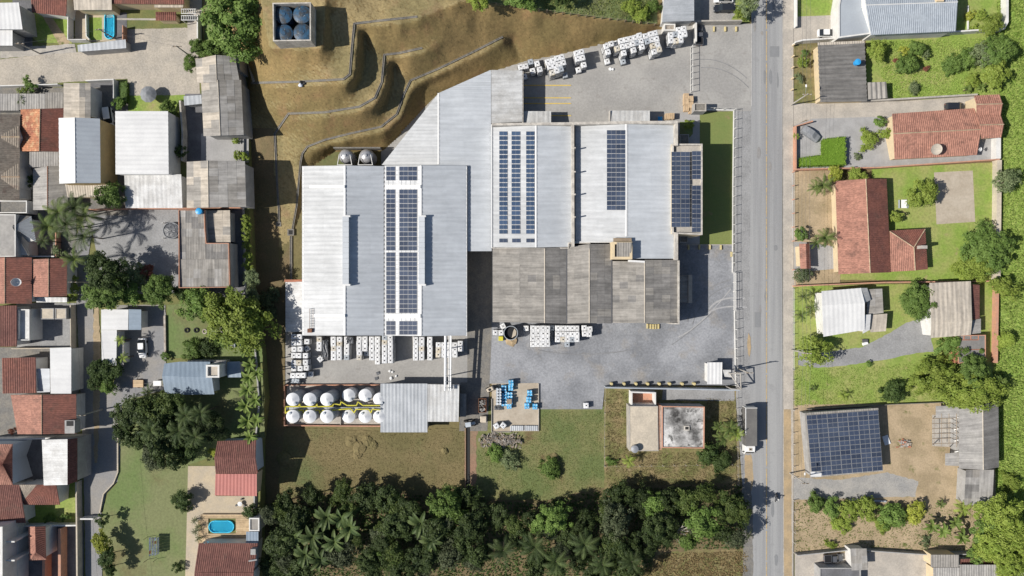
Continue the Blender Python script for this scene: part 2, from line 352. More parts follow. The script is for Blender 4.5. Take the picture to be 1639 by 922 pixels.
# foliage
m['lf_dark'] = leafmat('leaf_dark',(0.043,0.075,0.020),(0.090,0.133,0.038))
m['lf_gdark'] = leafmat('leaf_grove_dark',(0.026,0.046,0.014),(0.075,0.105,0.032))
m['lf_gmid'] = leafmat('leaf_grove_mid',(0.045,0.078,0.018),(0.115,0.150,0.038))
m['lf_ggrey'] = leafmat('leaf_grove_grey',(0.052,0.070,0.034),(0.12,0.14,0.072))
m['lf_mid'] = leafmat('leaf_mid',(0.101,0.172,0.036),(0.186,0.274,0.067))
m['lf_light'] = leafmat('leaf_light',(0.174,0.249,0.037),(0.299,0.365,0.074))
m['lf_yellow'] = leafmat('leaf_yellow',(0.24,0.28,0.035),(0.40,0.42,0.08))
m['lf_grey'] = leafmat('leaf_grey',(0.112,0.153,0.067),(0.216,0.259,0.128))
m['lf_palm'] = leafmat('leaf_palm',(0.072,0.120,0.029),(0.168,0.216,0.058))
m['lf_banana'] = leafmat('leaf_banana',(0.112,0.184,0.035),(0.240,0.304,0.080))
m['lf_hedge'] = leafmat('leaf_hedge',(0.194,0.337,0.037),(0.326,0.490,0.072))
m['lf_red'] = leafmat('leaf_red',(0.184,0.069,0.052),(0.276,0.115,0.069))
m['gr_dry'] = leafmat('blade_dry',(0.27,0.205,0.10),(0.34,0.255,0.125),rough=0.9)
m['gr_field'] = leafmat('blade_field',(0.135,0.115,0.05),(0.20,0.165,0.08),rough=0.9)
m['gr_green'] = leafmat('blade_green',(0.19,0.29,0.05),(0.31,0.38,0.10),rough=0.8)
m['gr_lawn'] = leafmat('blade_lawn',(0.13,0.17,0.05),(0.21,0.225,0.08),rough=0.8)
# ---------------------------------------------------------------- terrain: the terraced hill (heights by photo contour lines, harmonic in between)
HU0,HV0,HST = 325,-120,3
HNU,HNV = 254,193
def build_heights():
    Z = np.full((HNV,HNU),np.nan)
    def line(pts):
        for (a,b) in zip(pts[:-1],pts[1:]):
            n = int(max(abs(b[0] - a[0]),abs(b[1] - a[1])) / 1.5) + 1
            for i in range(n + 1):
                t = i / n; u = a[0] + (b[0] - a[0]) * t; v = a[1] + (b[1] - a[1]) * t; z = a[2] + (b[2] - a[2]) * t
                i_,j_ = int(round((u - HU0) / HST)),int(round((v - HV0) / HST))
                if 0 <= i_ < HNU and 0 <= j_ < HNV: Z[j_,i_] = z
    # yard level everywhere below / right of the toe of the slope
    toe = [(404,456),(404,425),(466,385),(500,264),(535,240),(612,242),(700,151),(785,115),(840,99),(900,86),(1000,61),(1052,47),(1084,40)]
    for j in range(HNV):
        for i in range(HNU):
            u,v = HU0 + i * HST,HV0 + j * HST
            if u >= 404:
                for (a,b) in zip(toe[1:-1],toe[2:]):
                    if a[0] <= u <= b[0]:
                        if v >= a[1] + (b[1] - a[1]) * (u - a[0]) / (b[0] - a[0]): Z[j,i] = -0.08
                        break
            if v > 425 and u >= 400: Z[j,i] = -0.08
            if v >= 93 and u < 396: Z[j,i] = 2.5
    line([(325,-120,3),(325,91,3)]); line([(325,92,3),(396,92,3.6)])
    line([(415,-10,12.0),(432,78,13.6),(515,78,14.3),(521,20,14.5),(515,-60,14.5),(420,-120,12)])
    line([(530,22,12.7),(531,45,12.6),(532,75,12.4),(540,100,12.2)])
    line([(399,95,4.0),(399,132,4.0),(399,200,2.4),(400,260,1.2),(402,340,0.3),(404,425,-0.05)])
    line([(402,133,4.8),(440,132,8.4),(480,131,10.8),(550,127,12),(560,119,12),(563,80,12),(567,38,12.1),(620,32,12.2),(668,27,12),(760,-5,11),(780,-120,11)])
    line([(408,141,4.6),(440,140,8.2),(480,139,10.6),(552,136,11.8),(568,124,11.8),(572,90,11.8),(574,46,11.9),(625,40,12),(672,34,11.8)])
    line([(584,58,9.2),(584,75,8.6),(583,95,8.4),(580,125,8.4),(568,146,8.7)])
    line([(447,356,0.3),(446,330,0.6),(442,260,1.8),(440,214,2.8),(462,182,5.6),(520,180,7.4),(575,171,8),(600,157,8),(611,132,8),(615,88,8),(640,85,8.1),(676,77,8.2),(700,70,8.3)])
    line([(456,330,0.5),(452,260,1.7),(452,216,2.7),(468,192,5.4),(522,188,7.2),(580,179,7.8),(606,163,7.8),(618,135,7.8),(621,96,7.8),(645,92,7.9),(682,84,8)])
    line([(630,104,5.0),(630,118,4.6),(629,138,4.5),(621,164,4.6),(606,182,5.2)])
    line([(468,372,0.1),(475,330,0.5),(481,262,1.5),(484,246,2.2),(492,235,3),(520,224,3.8),(560,214,4),(610,203,4),(635,183,4),(646,152,4),(657,129,4),(700,111,4),(760,82,4.2),(805,59,4.4)])
    line([(490,262,0.8),(499,242,2.8),(525,233,3.6),(615,211,3.9),(643,187,3.9),(654,156,3.9),(664,136,3.9),(705,118,3.9),(765,89,4.1),(806,68,4.2)])
    line([(655,190,1.4),(667,160,1.4),(680,142,1.6),(720,124,1.8)])
    line([(820,62,2.6),(826,78,1.3),(832,92,0.4)])
    line([(780,-120,11),(784,6,9.2),(850,14,7.6),(925,24,6),(1000,33,4.2),(1047,39,2.2),(1083,34,0.6)])
    line([(780,-120,11),(900,-120,8),(1000,-120,5),(1084,-120,2)]); line([(1084,-120,2),(1084,34,0.5)])
    fixed = ~np.isnan(Z)
    # coarse start: fill by repeated neighbour averaging
    G = np.where(fixed,Z,np.nanmean(Z))
    for k in range(3200):
        pad = np.pad(G,1,mode='edge')
        nb = (pad[:-2,1:-1] + pad[2:,1:-1] + pad[1:-1,:-2] + pad[1:-1,2:]) * 0.25
        G = np.where(fixed,Z,G + 1.0 * (nb - G))
    # soften the creases a little, roughen the grass
    for k in range(2):
        pad = np.pad(G,1,mode='edge')
        nb = (pad[:-2,1:-1] + pad[2:,1:-1] + pad[1:-1,:-2] + pad[1:-1,2:]) * 0.25
        G = np.where(G > 0.05,G * 0.5 + nb * 0.5,G)
    R = nrng.normal(0,0.03,G.shape); R2 = nrng.normal(0,1,(HNV // 6 + 2,HNU // 6 + 2))
    R2 = np.kron(R2,np.ones((6,6)))[:HNV,:HNU]
    for k in range(8):
        pad = np.pad(R2,1,mode='edge'); R2 = (pad[:-2,1:-1] + pad[2:,1:-1] + pad[1:-1,:-2] + pad[1:-1,2:]) * 0.25
    G = np.where(G > 0.3,G + R + R2 * 0.16,G)
    return G
HZ = build_heights()
def hill_z(u,v):
    x,y = (u - HU0) / HST,(v - HV0) / HST
    i,j = int(math.floor(x)),int(math.floor(y))
    if not (0 <= i < HNU - 1 and 0 <= j < HNV - 1): return 0.0
    a,b = x - i,y - j
    return float((HZ[j,i] * (1 - a) + HZ[j,i + 1] * a) * (1 - b) + (HZ[j + 1,i] * (1 - a) + HZ[j + 1,i + 1] * a) * b)
EDGE = [(325,-900),(325,91),(398,91),(399,335),(402,460),(418,560),(424,640),(417,712),(416,860),(420,1800)]
def edge_u(v):
    for (a,b) in zip(EDGE[1:-1],EDGE[2:]):
        if a[1] <= v <= b[1] and b[1] > a[1]: return a[0] + (b[0] - a[0]) * (v - a[1]) / (b[1] - a[1])
    return 325
def gz(u,v):
    if u < (325 if v < 91 else edge_u(v)): return WEST
    if HU0 <= u < 1084 and v < 456: return max(hill_z(u,v),0.0)
    return 0.0

def struct(name,me,label):
    o = bpy.data.objects.new(name,me); C.objects.link(o)
    return tag(o,label,None,None,'structure')

struct('ground',mesh('ground',[(-1500,-1500,-0.10),(1500,-1500,-0.10),(1500,1500,-0.10),(-1500,1500,-0.10)],[(0,1,2,3)],m['field']),'rough pasture ground reaching out beyond the plots')
# terrace of the western plots
wp = [P(u,v,WEST) for (u,v) in EDGE] + [Vector((-1400,-900,WEST)),Vector((-1400,900,WEST))]
vs,fs = prism(wp,-0.3,WEST - 0.02)
struct('terrain',mesh('terrace',vs,fs,m['olive']),'raised terrace under the western house plots')
vs,fs = [],[]
for j in range(HNV):
    for i in range(HNU):
        u,v = HU0 + i * HST,HV0 + j * HST
        vs.append(P(u,v,HZ[j,i]))
for j in range(HNV - 1):
    for i in range(HNU - 1):
        u,v = HU0 + i * HST,HV0 + j * HST
        if u < 394 and v > 91: continue
        q = [j * HNU + i,(j + 1) * HNU + i,(j + 1) * HNU + i + 1,j * HNU + i + 1]
        if all(HZ[k // HNU,k % HNU] < -0.05 for k in q): continue
        fs.append(tuple(q))
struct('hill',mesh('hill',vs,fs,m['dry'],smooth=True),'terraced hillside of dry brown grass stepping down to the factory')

def densify(pts,step,jit,seed):
    r = random.Random(seed); out = []
    n = len(pts)
    for i in range(n):
        a,b = pts[i],pts[(i + 1) % n]
        L_ = math.hypot(b[0] - a[0],b[1] - a[1]); k = max(1,int(L_ / step))
        for q in range(k):
            t = q / k
            out.append((a[0] + (b[0] - a[0]) * t + r.uniform(-jit,jit),a[1] + (b[1] - a[1]) * t + r.uniform(-jit,jit)))
    return out
_lv = [0]
def patch(name,label,pts,mat,base=0.0,off=None,jit=0.0,step=5):
    """a ground sheet; every new one lies a few millimetres above the earlier ones"""
    _lv[0] += 1
    z = base + (0.003 * _lv[0] + 0.01 if off is None else off)
    q = densify(pts,step,jit,_lv[0]) if jit else pts
    vs = [P(u,v,z) for (u,v) in q]
    bm = bmesh.new(); bv = [bm.verts.new(p) for p in vs]
    f = bm.faces.new(bv); f.normal_update()
    if f.normal.z < 0: f.normal_flip()
    bmesh.ops.triangulate(bm,faces=[f])
    me = bpy.data.meshes.new(name); bm.to_mesh(me); bm.free(); me.materials.append(mat)
    return struct(name,me,label)
def R(u0,v0,u1,v1): return [(u0,v0),(u1,v0),(u1,v1),(u0,v1)]

# --- fields and lots (z = 0)
patch('field','brown pasture between the tank farm and the grove',[(436,684),(600,690),(747,685),(752,790),(560,800),(425,830)],m['field'],jit=1.5)
patch('field','greenish pasture south of the concrete pad',[(752,650),(968,652),(970,800),(752,800)],m['pasture'],jit=1.5)
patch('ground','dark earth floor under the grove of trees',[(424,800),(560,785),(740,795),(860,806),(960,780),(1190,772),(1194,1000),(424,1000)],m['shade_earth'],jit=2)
patch('field','dry grass clearing at the edge of the grove',[(1055,886),(1110,880),(1150,880),(1196,880),(1196,985),(1020,985),(1022,912)],m['lot'],jit=2)
patch('lawn','overgrown dry lot around the derelict house',[(967,617),(1178,617),(1178,775),(1060,765),(967,790)],m['lot'],jit=0.8)
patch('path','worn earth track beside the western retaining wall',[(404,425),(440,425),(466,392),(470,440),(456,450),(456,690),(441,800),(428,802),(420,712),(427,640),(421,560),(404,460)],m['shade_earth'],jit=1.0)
patch('ditch_bank','red soil verge along the drainage ditch',[(736,668),(766,668),(763,700),(762,790),(745,790),(744,690)],m['redsoil'],jit=1.5)
# --- factory yards
patch('yard','pale concrete loading yard beside the street gate',[(610,240),(700,150),(785,115),(840,98),(900,84),(1000,60),(1050,46),(1083,38),(1203,38),(1203,178),(1120,178),(1120,395),(790,395),(610,395)],m['yard'])
patch('yard','grey gravel yard in front of the fibre cement sheds',[(747,390),(1172,390),(1180,470),(1178,617),(968,617),(964,655),(862,655),(862,614),(785,614),(750,614),(747,540)],m['gravel'])
patch('yard','brown concrete apron stacked with totes below the large warehouse',[(457,530),(770,530),(770,612),(700,622),(457,614)],m['yard'])
patch('path','service lane between the two halves of the factory, shade in its colour',[(748,400),(787,400),(787,540),(780,690),(735,690),(737,612),(748,612)],m['concdark'])  # darker concrete paints in the warehouse wall's shade
patch('yard','square concrete pad holding the blue drums',[(787,614),(862,613),(862,690),(787,691)],m['slab'])
patch('path','old asphalt strip behind the long factory wall',[(1062,621),(1176,622),(1176,642),(1060,640)],m['gravel3'],jit=0.8)
patch('lawn','trimmed factory lawn beside the street fence',[(1112,180),(1173,178),(1172,392),(1112,392)],m['flawn'])
patch('path','paved walk beside the factory lawn',[(1088,180),(1120,180),(1120,392),(1088,392)],m['pavers'])
patch('flower_bed','small planted bed at the corner of the factory',[(1088,195),(1109,195),(1109,214),(1104,220),(1088,220)],m['lawn2'])
patch('floor','stained concrete floor inside the tank farm',[(459,617),(612,617),(612,679),(459,679)],m['conc'])
# --- street
patch('pavement','concrete verge between the factory fence and the street',[(1174,178),(1206,178),(1206,1000),(1192,1000),(1190,800),(1178,640)],m['gravel3'],jit=0.4)
patch('road','straight asphalt street running past the factory',[(1204,-250),(1253,-250),(1252,400),(1254,1200),(1203,1200),(1201,700),(1200,480),(1202,250)],m['asphalt'])
patch('pavement','eastern concrete pavement along the street',[(1253,-250),(1270,-250),(1270,1200),(1254,1200)],m['pavement'],off=0.12)
struct('kerb',mesh('kerb',*prism([P(1252.2,-250),P(1253.2,-250),P(1254.4,1200),P(1253.4,1200)],0,0.135),m['conc']),'concrete kerb along the eastern pavement')
patch('verge','sandy verge along the lower eastern pavement',[(1254,655),(1266,655),(1268,1000),(1255,1000)],m['sand'],jit=0.5,off=0.128)
patch('verge','sandy roadside strip below the parked truck',[(1192,728),(1203,728),(1206,770),(1198,800),(1192,780)],m['sand'],jit=0.8)
patch('verge','earthy bank along the road beside the grove',[(1188,775),(1202,770),(1205,830),(1206,1000),(1190,1000)],m['concdark'],jit=1.0)
for k in range(24):
    v0 = -100 + k * 50
    patch('road_marking','worn yellow centre line of the street',[(1226.2,v0),(1227.6,v0),(1227.6,v0 + 47),(1226.2,v0 + 47)],m['yline'],off=0.122)
patch('road_marking','pale edge line on the factory side of the street',[(1203.4,-100),(1204.3,-100),(1203.2,170),(1202.4,170)],m['wline'],off=0.122)
patch('road_patch','square asphalt repair patch near the top of the street',R(1232,74,1247,91),m['patch'],off=0.118)
patch('road_patch','narrow asphalt repair patch in the middle of the street',R(1208,500,1217,524),m['patch'],off=0.118)
rs = random.Random(3)
for k in range(14):
    u,v = rs.uniform(1207,1248),rs.uniform(-20,930); a_,b_ = rs.uniform(1.2,3.5),rs.uniform(3,14)
    patch('road_patch','faint dark stain on the street asphalt',[(u + a_ * math.cos(t) * rs.uniform(.7,1.2),v + b_ * math.sin(t)) for t in [i * math.pi / 5 for i in range(10)]],m['patch' if k % 3 else 'asphalt2'],off=0.0965 + 0.0012 * k,jit=0.3)
patch('puddle_stain','brown dried puddle beside the street',[(1198,533),(1201,540),(1202,556),(1200,572),(1197,566),(1196,548)],m['sand'],off=0.118,jit=0.5)
for k,v in enumerate((136.5,156.5,165.5,185.0)):
    patch('yard_marking',('first','second','third','fourth')[k] + ' yellow bay line beside the angled warehouse',[(838,v - 0.7),(914,v - 0.7),(914,v + 0.9),(838,v + 0.9)],m['yellow'],off=0.112)
def arc_strip(name,label,pts,w_,mat,off,base=0.0):
    pts = [Vector((p[0],p[1],0)) for p in pts]; L_,R_ = [],[]
    for i,p in enumerate(pts):
        d = (pts[min(i + 1,len(pts) - 1)] - pts[max(i - 1,0)]).normalized(); n = Vector((-d.y,d.x,0)) * w_ / 2
        L_.append((p + n)[:2]); R_.append((p - n)[:2])
    return patch(name,label,L_ + R_[::-1],mat,base=base,off=off)
def bez(a,b,c,n=10): return [((1 - t) ** 2 * a[0] + 2 * t * (1 - t) * b[0] + t * t * c[0],(1 - t) ** 2 * a[1] + 2 * t * (1 - t) * b[1] + t * t * c[1]) for t in [i / n for i in range(n + 1)]]
for k,(a,b,c,w_,mt) in enumerate([((1135,495),(1150,472),(1192,478),2.6,'tyre_mark'),((1128,505),(1148,486),(1196,492),2.2,'tyre_mark'),((1085,540),(1120,525),(1170,462),1.5,'tyre_mark'),
        ((1075,552),(1108,530),(1140,500),1.4,'tyre_dark'),((1100,515),(1115,460),(1170,448),2.0,'tyre_dark'),((1108,520),(1122,470),(1172,456),1.2,'tyre_dark'),
        ((1120,95),(1160,92),(1195,125),0.9,'tyre_dark'),((1122,108),(1165,105),(1198,140),0.9,'tyre_dark'),((860,560),(930,575),(1010,560),1.5,'tyre_dark')]):
    arc_strip('tyre_track','curved tyre track worn into the yard surface',bez(a,b,c),w_,m[mt],0.082 + 0.003 * k)

# --- eastern plots
_lv[0] = 0
patch('meadow','lush green meadow behind the eastern gardens',[(1592,-400),(2600,-400),(2600,1400),(1600,1400),(1588,600),(1600,250)],m['meadow'],jit=0)
patch('lawn','fenced front lawn of the slate roofed house',R(1271,-60,1343,27),m['lawn'])
patch('driveway','concrete driveway with a white car',[(1264,27),(1343,24),(1343,68),(1264,68)],m['pavement'])
patch('garden','strip of lawn behind the slate roofed house',R(1520,-40,1602,60),m['lawn'])
patch('garden','weedy front yard of the old barn',[(1266,74),(1312,72),(1312,166),(1266,166)],m['lot'],jit=0.6)
patch('garden','bright green garden behind the old barn',[(1386,62),(1604,56),(1600,158),(1440,160),(1386,164)],m['lawn'])
patch('driveway','concrete side drive of the long red roofed house',[(1264,166),(1440,162),(1562,154),(1562,192),(1440,186),(1290,192),(1270,202),(1264,200)],m['pavement'])
patch('yard','grey gravel forecourt with the covered car',[(1272,200),(1300,190),(1440,186),(1440,270),(1270,272)],m['pavers'])
patch('path','grey paved strip along the long red roofed house',[(1430,245),(1590,215),(1590,258),(1430,268)],m['pavers'])
patch('garden','brown front yard of the L shaped house',[(1268,274),(1345,272),(1345,456),(1268,458)],m['dirt'],jit=0.3)
patch('lawn','green back lawn of the L shaped house',[(1395,270),(1592,260),(1590,452),(1410,448),(1345,448),(1345,436),(1400,436)],m['lawn'],jit=0.3)
patch('slab','square concrete court in the back lawn',[(1495,276),(1557,273),(1561,355),(1499,359)],m['slab'])
patch('driveway','grey paved drive under the small gate roof',[(1253,387),(1282,387),(1340,395),(1340,430),(1253,438)],m['pavers'])
patch('lawn','lawn around the white roofed house',[(1268,458),(1592,452),(1592,648),(1268,652)],m['lawn'],jit=0.3)
patch('driveway','curving grey gravel drive beside the white roofed house',[(1277,585),(1277,560),(1330,562),(1380,556),(1420,535),(1450,517),(1478,508),(1490,540),(1495,562),(1462,566),(1420,575),(1360,584),(1310,589)],m['gravel3'],jit=0.7)
patch('yard','dusty yard behind the solar roofed shed',[(1268,648),(1592,644),(1594,812),(1540,822),(1268,802)],m['dirt'],jit=0.6)
patch('driveway','pale gravel drive below the solar roofed shed',[(1268,764),(1340,768),(1420,756),(1470,770),(1465,795),(1268,800)],m['gravel2'],jit=0.9)
patch('garden','dirt track through the bushy lower garden',[(1272,800),(1600,815),(1600,890),(1272,890)],m['dirt'],jit=1.0)
patch('yard','concrete yards of the lowest eastern houses',[(1272,886),(1640,880),(1640,990),(1272,990)],m['pavement'])

# --- northern neighbour on the street
_lv[0] = 12
patch('yard','pale forecourt of the northern neighbour',[(1120,-60),(1180,-60),(1180,38),(1120,38)],m['gravel2'])
patch('garden','planted strip at the corner of the northern neighbour',[(1172,-60),(1203,-60),(1200,36),(1168,36),(1178,20)],m['lawn'])
patch('yard','side yard of the northern neighbour',R(1050,-60,1122,40),m['conc'])

# --- western plots (terrace level)
_lv[0] = 0
wb = WEST
patch('street','pale cobbled street in the upper western quarter',[(-400,92),(0,95),(62,88),(120,84),(203,77),(203,47),(316,44),(320,152),(206,154),(204,126),(130,130),(0,138),(-400,146)],m['cobble'],wb,jit=0.4)
patch('yard','dark yard beside the white roofed corner house',R(20,0,52,78),m['dark_and_shaded_paving'],wb)
patch('lawn','small sloping lawn beside the corner house',[(52,20),(115,22),(115,70),(62,68),(52,60)],m['lawn'],wb)
patch('path','dirt footpath crossing the small lawn',[(66,22),(80,24),(112,68),(98,78)],m['dirt'],wb,jit=0.5)
patch('path','earth verge along the cobbled street',[(0,78),(120,70),(122,84),(62,88),(0,94)],m['conc'],wb,jit=0.6)
patch('patio','beige patio around the small pool',[(120,10),(186,14),(186,66),(120,68)],m['paving'],wb)
patch('lawn','rectangular grass panel beside the small pool',R(143,28,163,64),m['lawn'],wb)
patch('yard','paved corner beside the small pool with shade in its colour',R(185,20,203,70),m['dark_and_shaded_paving'],wb)  # shadow in this corner is put into the paving colour
patch('path','narrow paved path across the upper lawn',[(184,29),(302,30),(302,33),(184,32)],m['conc'],wb)
patch('driveway','concrete lane beside the upper green lawn',R(300,-30,323,66),m['pavement'],wb)
patch('courtyard','asphalt courtyard with the parked white car, shade in its colour',[(144,130),(190,132),(190,180),(184,210),(158,210),(148,180)],m['dark_and_shaded_paving'],wb)  # asphalt coloured dark for the shadow lying on it
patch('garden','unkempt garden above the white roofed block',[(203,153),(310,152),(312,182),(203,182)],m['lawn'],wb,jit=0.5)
patch('courtyard','dark courtyard of the long fibre cement house',R(296,150,328,260),m['dark_and_shaded_paving'],wb)
patch('courtyard','small paved court with potted plants',R(322,214,398,260),m['pavers'],wb)
patch('yard','grey gravel yard with palm shadows',[(140,335),(290,335),(290,440),(290,470),(200,470),(160,440),(150,380)],m['gravel3'],wb,jit=0.8)
patch('driveway','dark driveway beside the patched roof building',[(285,335),(390,335),(392,455),(400,475),(285,475)],m['dark_and_shaded_paving'],wb)
patch('yard','paved strip between the close set western houses',R(-60,140,205,345),m['concdark'],wb)
patch('street','narrow asphalt alley running down past the western houses',[(112,405),(140,330),(152,340),(140,420),(148,470),(152,560),(152,625),(190,628),(195,660),(192,742),(188,770),(170,790),(162,820),(165,1000),(138,1000),(135,800),(130,640),(122,480)],m['asphalt2'],wb,jit=0.5)
patch('path','strip of bare earth dividing the alley from the driveway',[(150,470),(158,480),(162,600),(156,740),(151,740),(149,640)],m['dirt'],wb,jit=1.2)
patch('yard','grey yard with the parked silver white car',[(186,488),(265,488),(266,575),(262,625),(205,640),(185,660),(178,640),(190,570)],m['asphalt2'],wb,jit=0.6)
patch('garden','sloping vegetable garden beside the grey yard',[(268,488),(380,480),(420,560),(420,580),(268,572)],m['lawn2'],wb,jit=0.8)
patch('lawn','lawn around the blue roofed house',[(200,640),(262,628),(420,590),(424,700),(300,745),(192,745),(195,660)],m['lawn2'],wb,jit=0.6)
patch('lawn','wide worn lawn with the drying lines',[(190,745),(302,742),(300,1000),(168,1000),(164,820),(172,792),(188,772)],m['lawn2'],wb,jit=0.6)
patch('patio','beige gravel terrace beside the maroon roofed house',[(301,746),(346,746),(346,794),(412,794),(412,830),(326,828),(318,1000),(294,1000),(298,870)],m['paving'],wb)
patch('courtyard','gravel courtyard with the weathered flat roof',R(26,485,122,558),m['gravel3'],wb)
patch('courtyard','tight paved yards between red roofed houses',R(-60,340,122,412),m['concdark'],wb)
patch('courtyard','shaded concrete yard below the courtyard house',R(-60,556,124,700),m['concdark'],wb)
patch('courtyard','dark inner court between the twin roofs',R(-60,700,126,780),m['dark_and_shaded_paving'],wb)
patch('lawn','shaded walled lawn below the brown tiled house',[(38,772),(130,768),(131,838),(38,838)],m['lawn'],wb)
patch('courtyard','long shaded side yards at the lower corner',R(-60,838,134,1000),m['dark_and_shaded_paving'],wb)

# --- upper green lawn draped on the foot of the hill, and the field north of the yard
def drape(name,label,u0,v0,u1,v1,mat,off=0.05,keep=lambda u,v: True,n=4):
    nu,nv = int((u1 - u0) / n),int((v1 - v0) / n); vs,fs = [],[]
    for j in range(nv + 1):
        for i in range(nu + 1):
            u,v = u0 + (u1 - u0) * i / nu,v0 + (v1 - v0) * j / nv
            vs.append(P(u,v,hill_z(u,v) + off))
    for j in range(nv):
        for i in range(nu):
            u,v = u0 + (u1 - u0) * (i + .5) / nu,v0 + (v1 - v0) * (j + .5) / nv
            if keep(u,v): a = j * (nu + 1) + i; fs.append((a,a + nu + 1,a + nu + 2,a + 1))
    return struct(name,mesh(name,vs,fs,mat,smooth=True),label)
drape('lawn','green lawn beside the concrete lane at the hill foot',327,-30,362,88,m['lawn2'])
FEN = [(690,-40),(780,4),(850,15),(925,25),(1000,34),(1047,40),(1062,30)]
def fence_v(u):
    for a,b in zip(FEN[:-1],FEN[1:]):
        if a[0] <= u <= b[0]: return a[1] + (b[1] - a[1]) * (u - a[0]) / (b[0] - a[0])
    return -999
drape('field','green paddock behind the post fence above the yard',692,-110,1052,41,m['lawn2'],keep=lambda u,v: v < fence_v(u) - 1,n=3,off=0.07)
def chan_u(v): return 440 if v < 214 else (440 + (v - 214) * 0.045)
drape('path','trodden strip with house shade in its dark colour below the upper western houses',402,205,446,429,m['shade_earth'],keep=lambda u,v: u < chan_u(v) - 3 or v > 366,n=4,off=0.06)  # dark earth also paints the houses' shade along the strip
# ---------------------------------------------------------------- building helpers (all points are photo pixels plus a height)
def W3(p): return P(p[0],p[1],p[2])
def slope(root,a,b,c,d,mat,rib=0.5,amp=0.035,name='roof_slope',prof='wave',thick=0.09,sheets=None,label=None):
    """roof plane: a-b along the ridge, d-c along the eave, ribs run a>d. sheets=(along, down, [materials]) lays it of single sheets"""
    if prof == 'trap': amp *= 0.55
    A,B_,C_,D = W3(a),W3(b),W3(c),W3(d)
    n = (B_ - A).cross(C_ - A) if (B_ - A).length > 0.1 and (D - A).length < 0.1 else ((B_ - A).cross(D - A) if (B_ - A).length > 0.1 else (C_ - A).cross(D - A))
    n.normalize()
    if n.z < 0: n = -n
    def grid(s0,s1,t0,t1,cols,lift=0.0,lift2=0.0):
        vs,fs,uv = [],[],[]
        Lw = max((C_ - D).length,(B_ - A).length); Lh = ((D + C_) / 2 - (A + B_) / 2).length
        for i in range(cols + 1):
            s = s0 + (s1 - s0) * i / cols
            o = 0.0
            if rib:
                if prof == 'wave': o = amp * (1 if i % 2 else -1) * 0.5
                else: o = amp * (1 if i % 4 in (0,1) else 0)
            for t,lf in ((t0,lift2),(t1,lift)):
                vs.append(A.lerp(B_,s).lerp(D.lerp(C_,s),t) + n * (o + lf)); uv.append((s * Lw,t * Lh))
        for i in range(cols): fs.append((2 * i,2 * i + 1,2 * i + 3,2 * i + 2))
        return vs,fs,uv
    def make(nm,vs,fs,uv,mt):
        e = [vs[k] for k in fs[0]]
        fn = (e[1] - e[0]).cross(e[2] - e[0])
        if fn.z < 0: fs = [f[::-1] for f in fs]
        me = mesh(nm,vs,fs,mt)
        l = me.uv_layers.new(name='UVMap')
        for li in me.loops: l.data[li.index].uv = uv[li.vertex_index]
        return me
    L_ = max((C_ - D).length,(B_ - A).length)
    if sheets:
        na,nd,mats = sheets
        o = bpy.data.objects.new('roof',None); C.objects.link(o); o.empty_display_size = 0.2
        o.parent = root; o.matrix_parent_inverse = Matrix.Translation(-root.location)
        r = random.Random(int(abs(A.x * 7 + A.y * 13)) + na)
        for i in range(na):
            for j in range(nd):
                cols = max(4,int(L_ / na / 0.28) * 2)
                lf = r.uniform(0.0,0.02)
                vs,fs,uv = grid(max(0,i / na - 0.004),min(1,(i + 1) / na + 0.004),max(0,j / nd - 0.01),min(1,(j + 1) / nd + 0.015),cols,lift=lf + 0.02,lift2=lf)
                so_ = bpy.data.objects.new('roof_sheet',make('roof_sheet',vs,fs,uv,r.choices(mats[0],mats[1])[0] if isinstance(mats,tuple) else r.choice(mats)))
                C.objects.link(so_); so_.parent = o
                md = so_.modifiers.new('s','SOLIDIFY'); md.thickness = 0.03; md.offset = -1
        return o
    cols = max(2,int(L_ / rib) * (2 if prof == 'wave' else 4)) if rib else 1
    vs,fs,uv = grid(0,1,0,1,cols)
    o = wobj(name,make(name,vs,fs,uv,mat),root)
    md = o.modifiers.new('s','SOLIDIFY'); md.thickness = thick; md.offset = -1
    if label: o['label'] = label
    return o

def walls(root,pts,base,mat,ins=0.3,name='wall'):
    w3 = [W3(p) for p in pts]
    fl = [Vector((p.x,p.y,0)) for p in w3]
    vs,fs = prism(inset(fl,ins),base - 0.4,[p.z - 0.14 for p in w3])
    return wobj(name,mesh(name,vs,fs,mat),root)

def cap(root,a,b,mat,w_=0.22,h=0.1,name='ridge_cap'):
    A,B_ = W3(a),W3(b); d = (B_ - A); d.z = 0; d.normalize(); n = Vector((-d.y,d.x,0)) * w_ / 2
    vs = [A + n,A - n,B_ - n,B_ + n,A + Vector((0,0,h)),B_ + Vector((0,0,h))]
    return wobj(name,mesh(name,vs,[(0,4,5,3),(4,1,2,5),(0,1,4),(2,3,5),(0,3,2,1)],mat),root)

def center(pts,base):
    u = sum(p[0] for p in pts) / len(pts); v = sum(p[1] for p in pts) / len(pts)
    return P(u,v,base)

def bld(name,label,cat,u,v,base=0.0,group=None):
    r = thing(name,label,cat,P(u,v,base),group); r['base'] = base
    return r

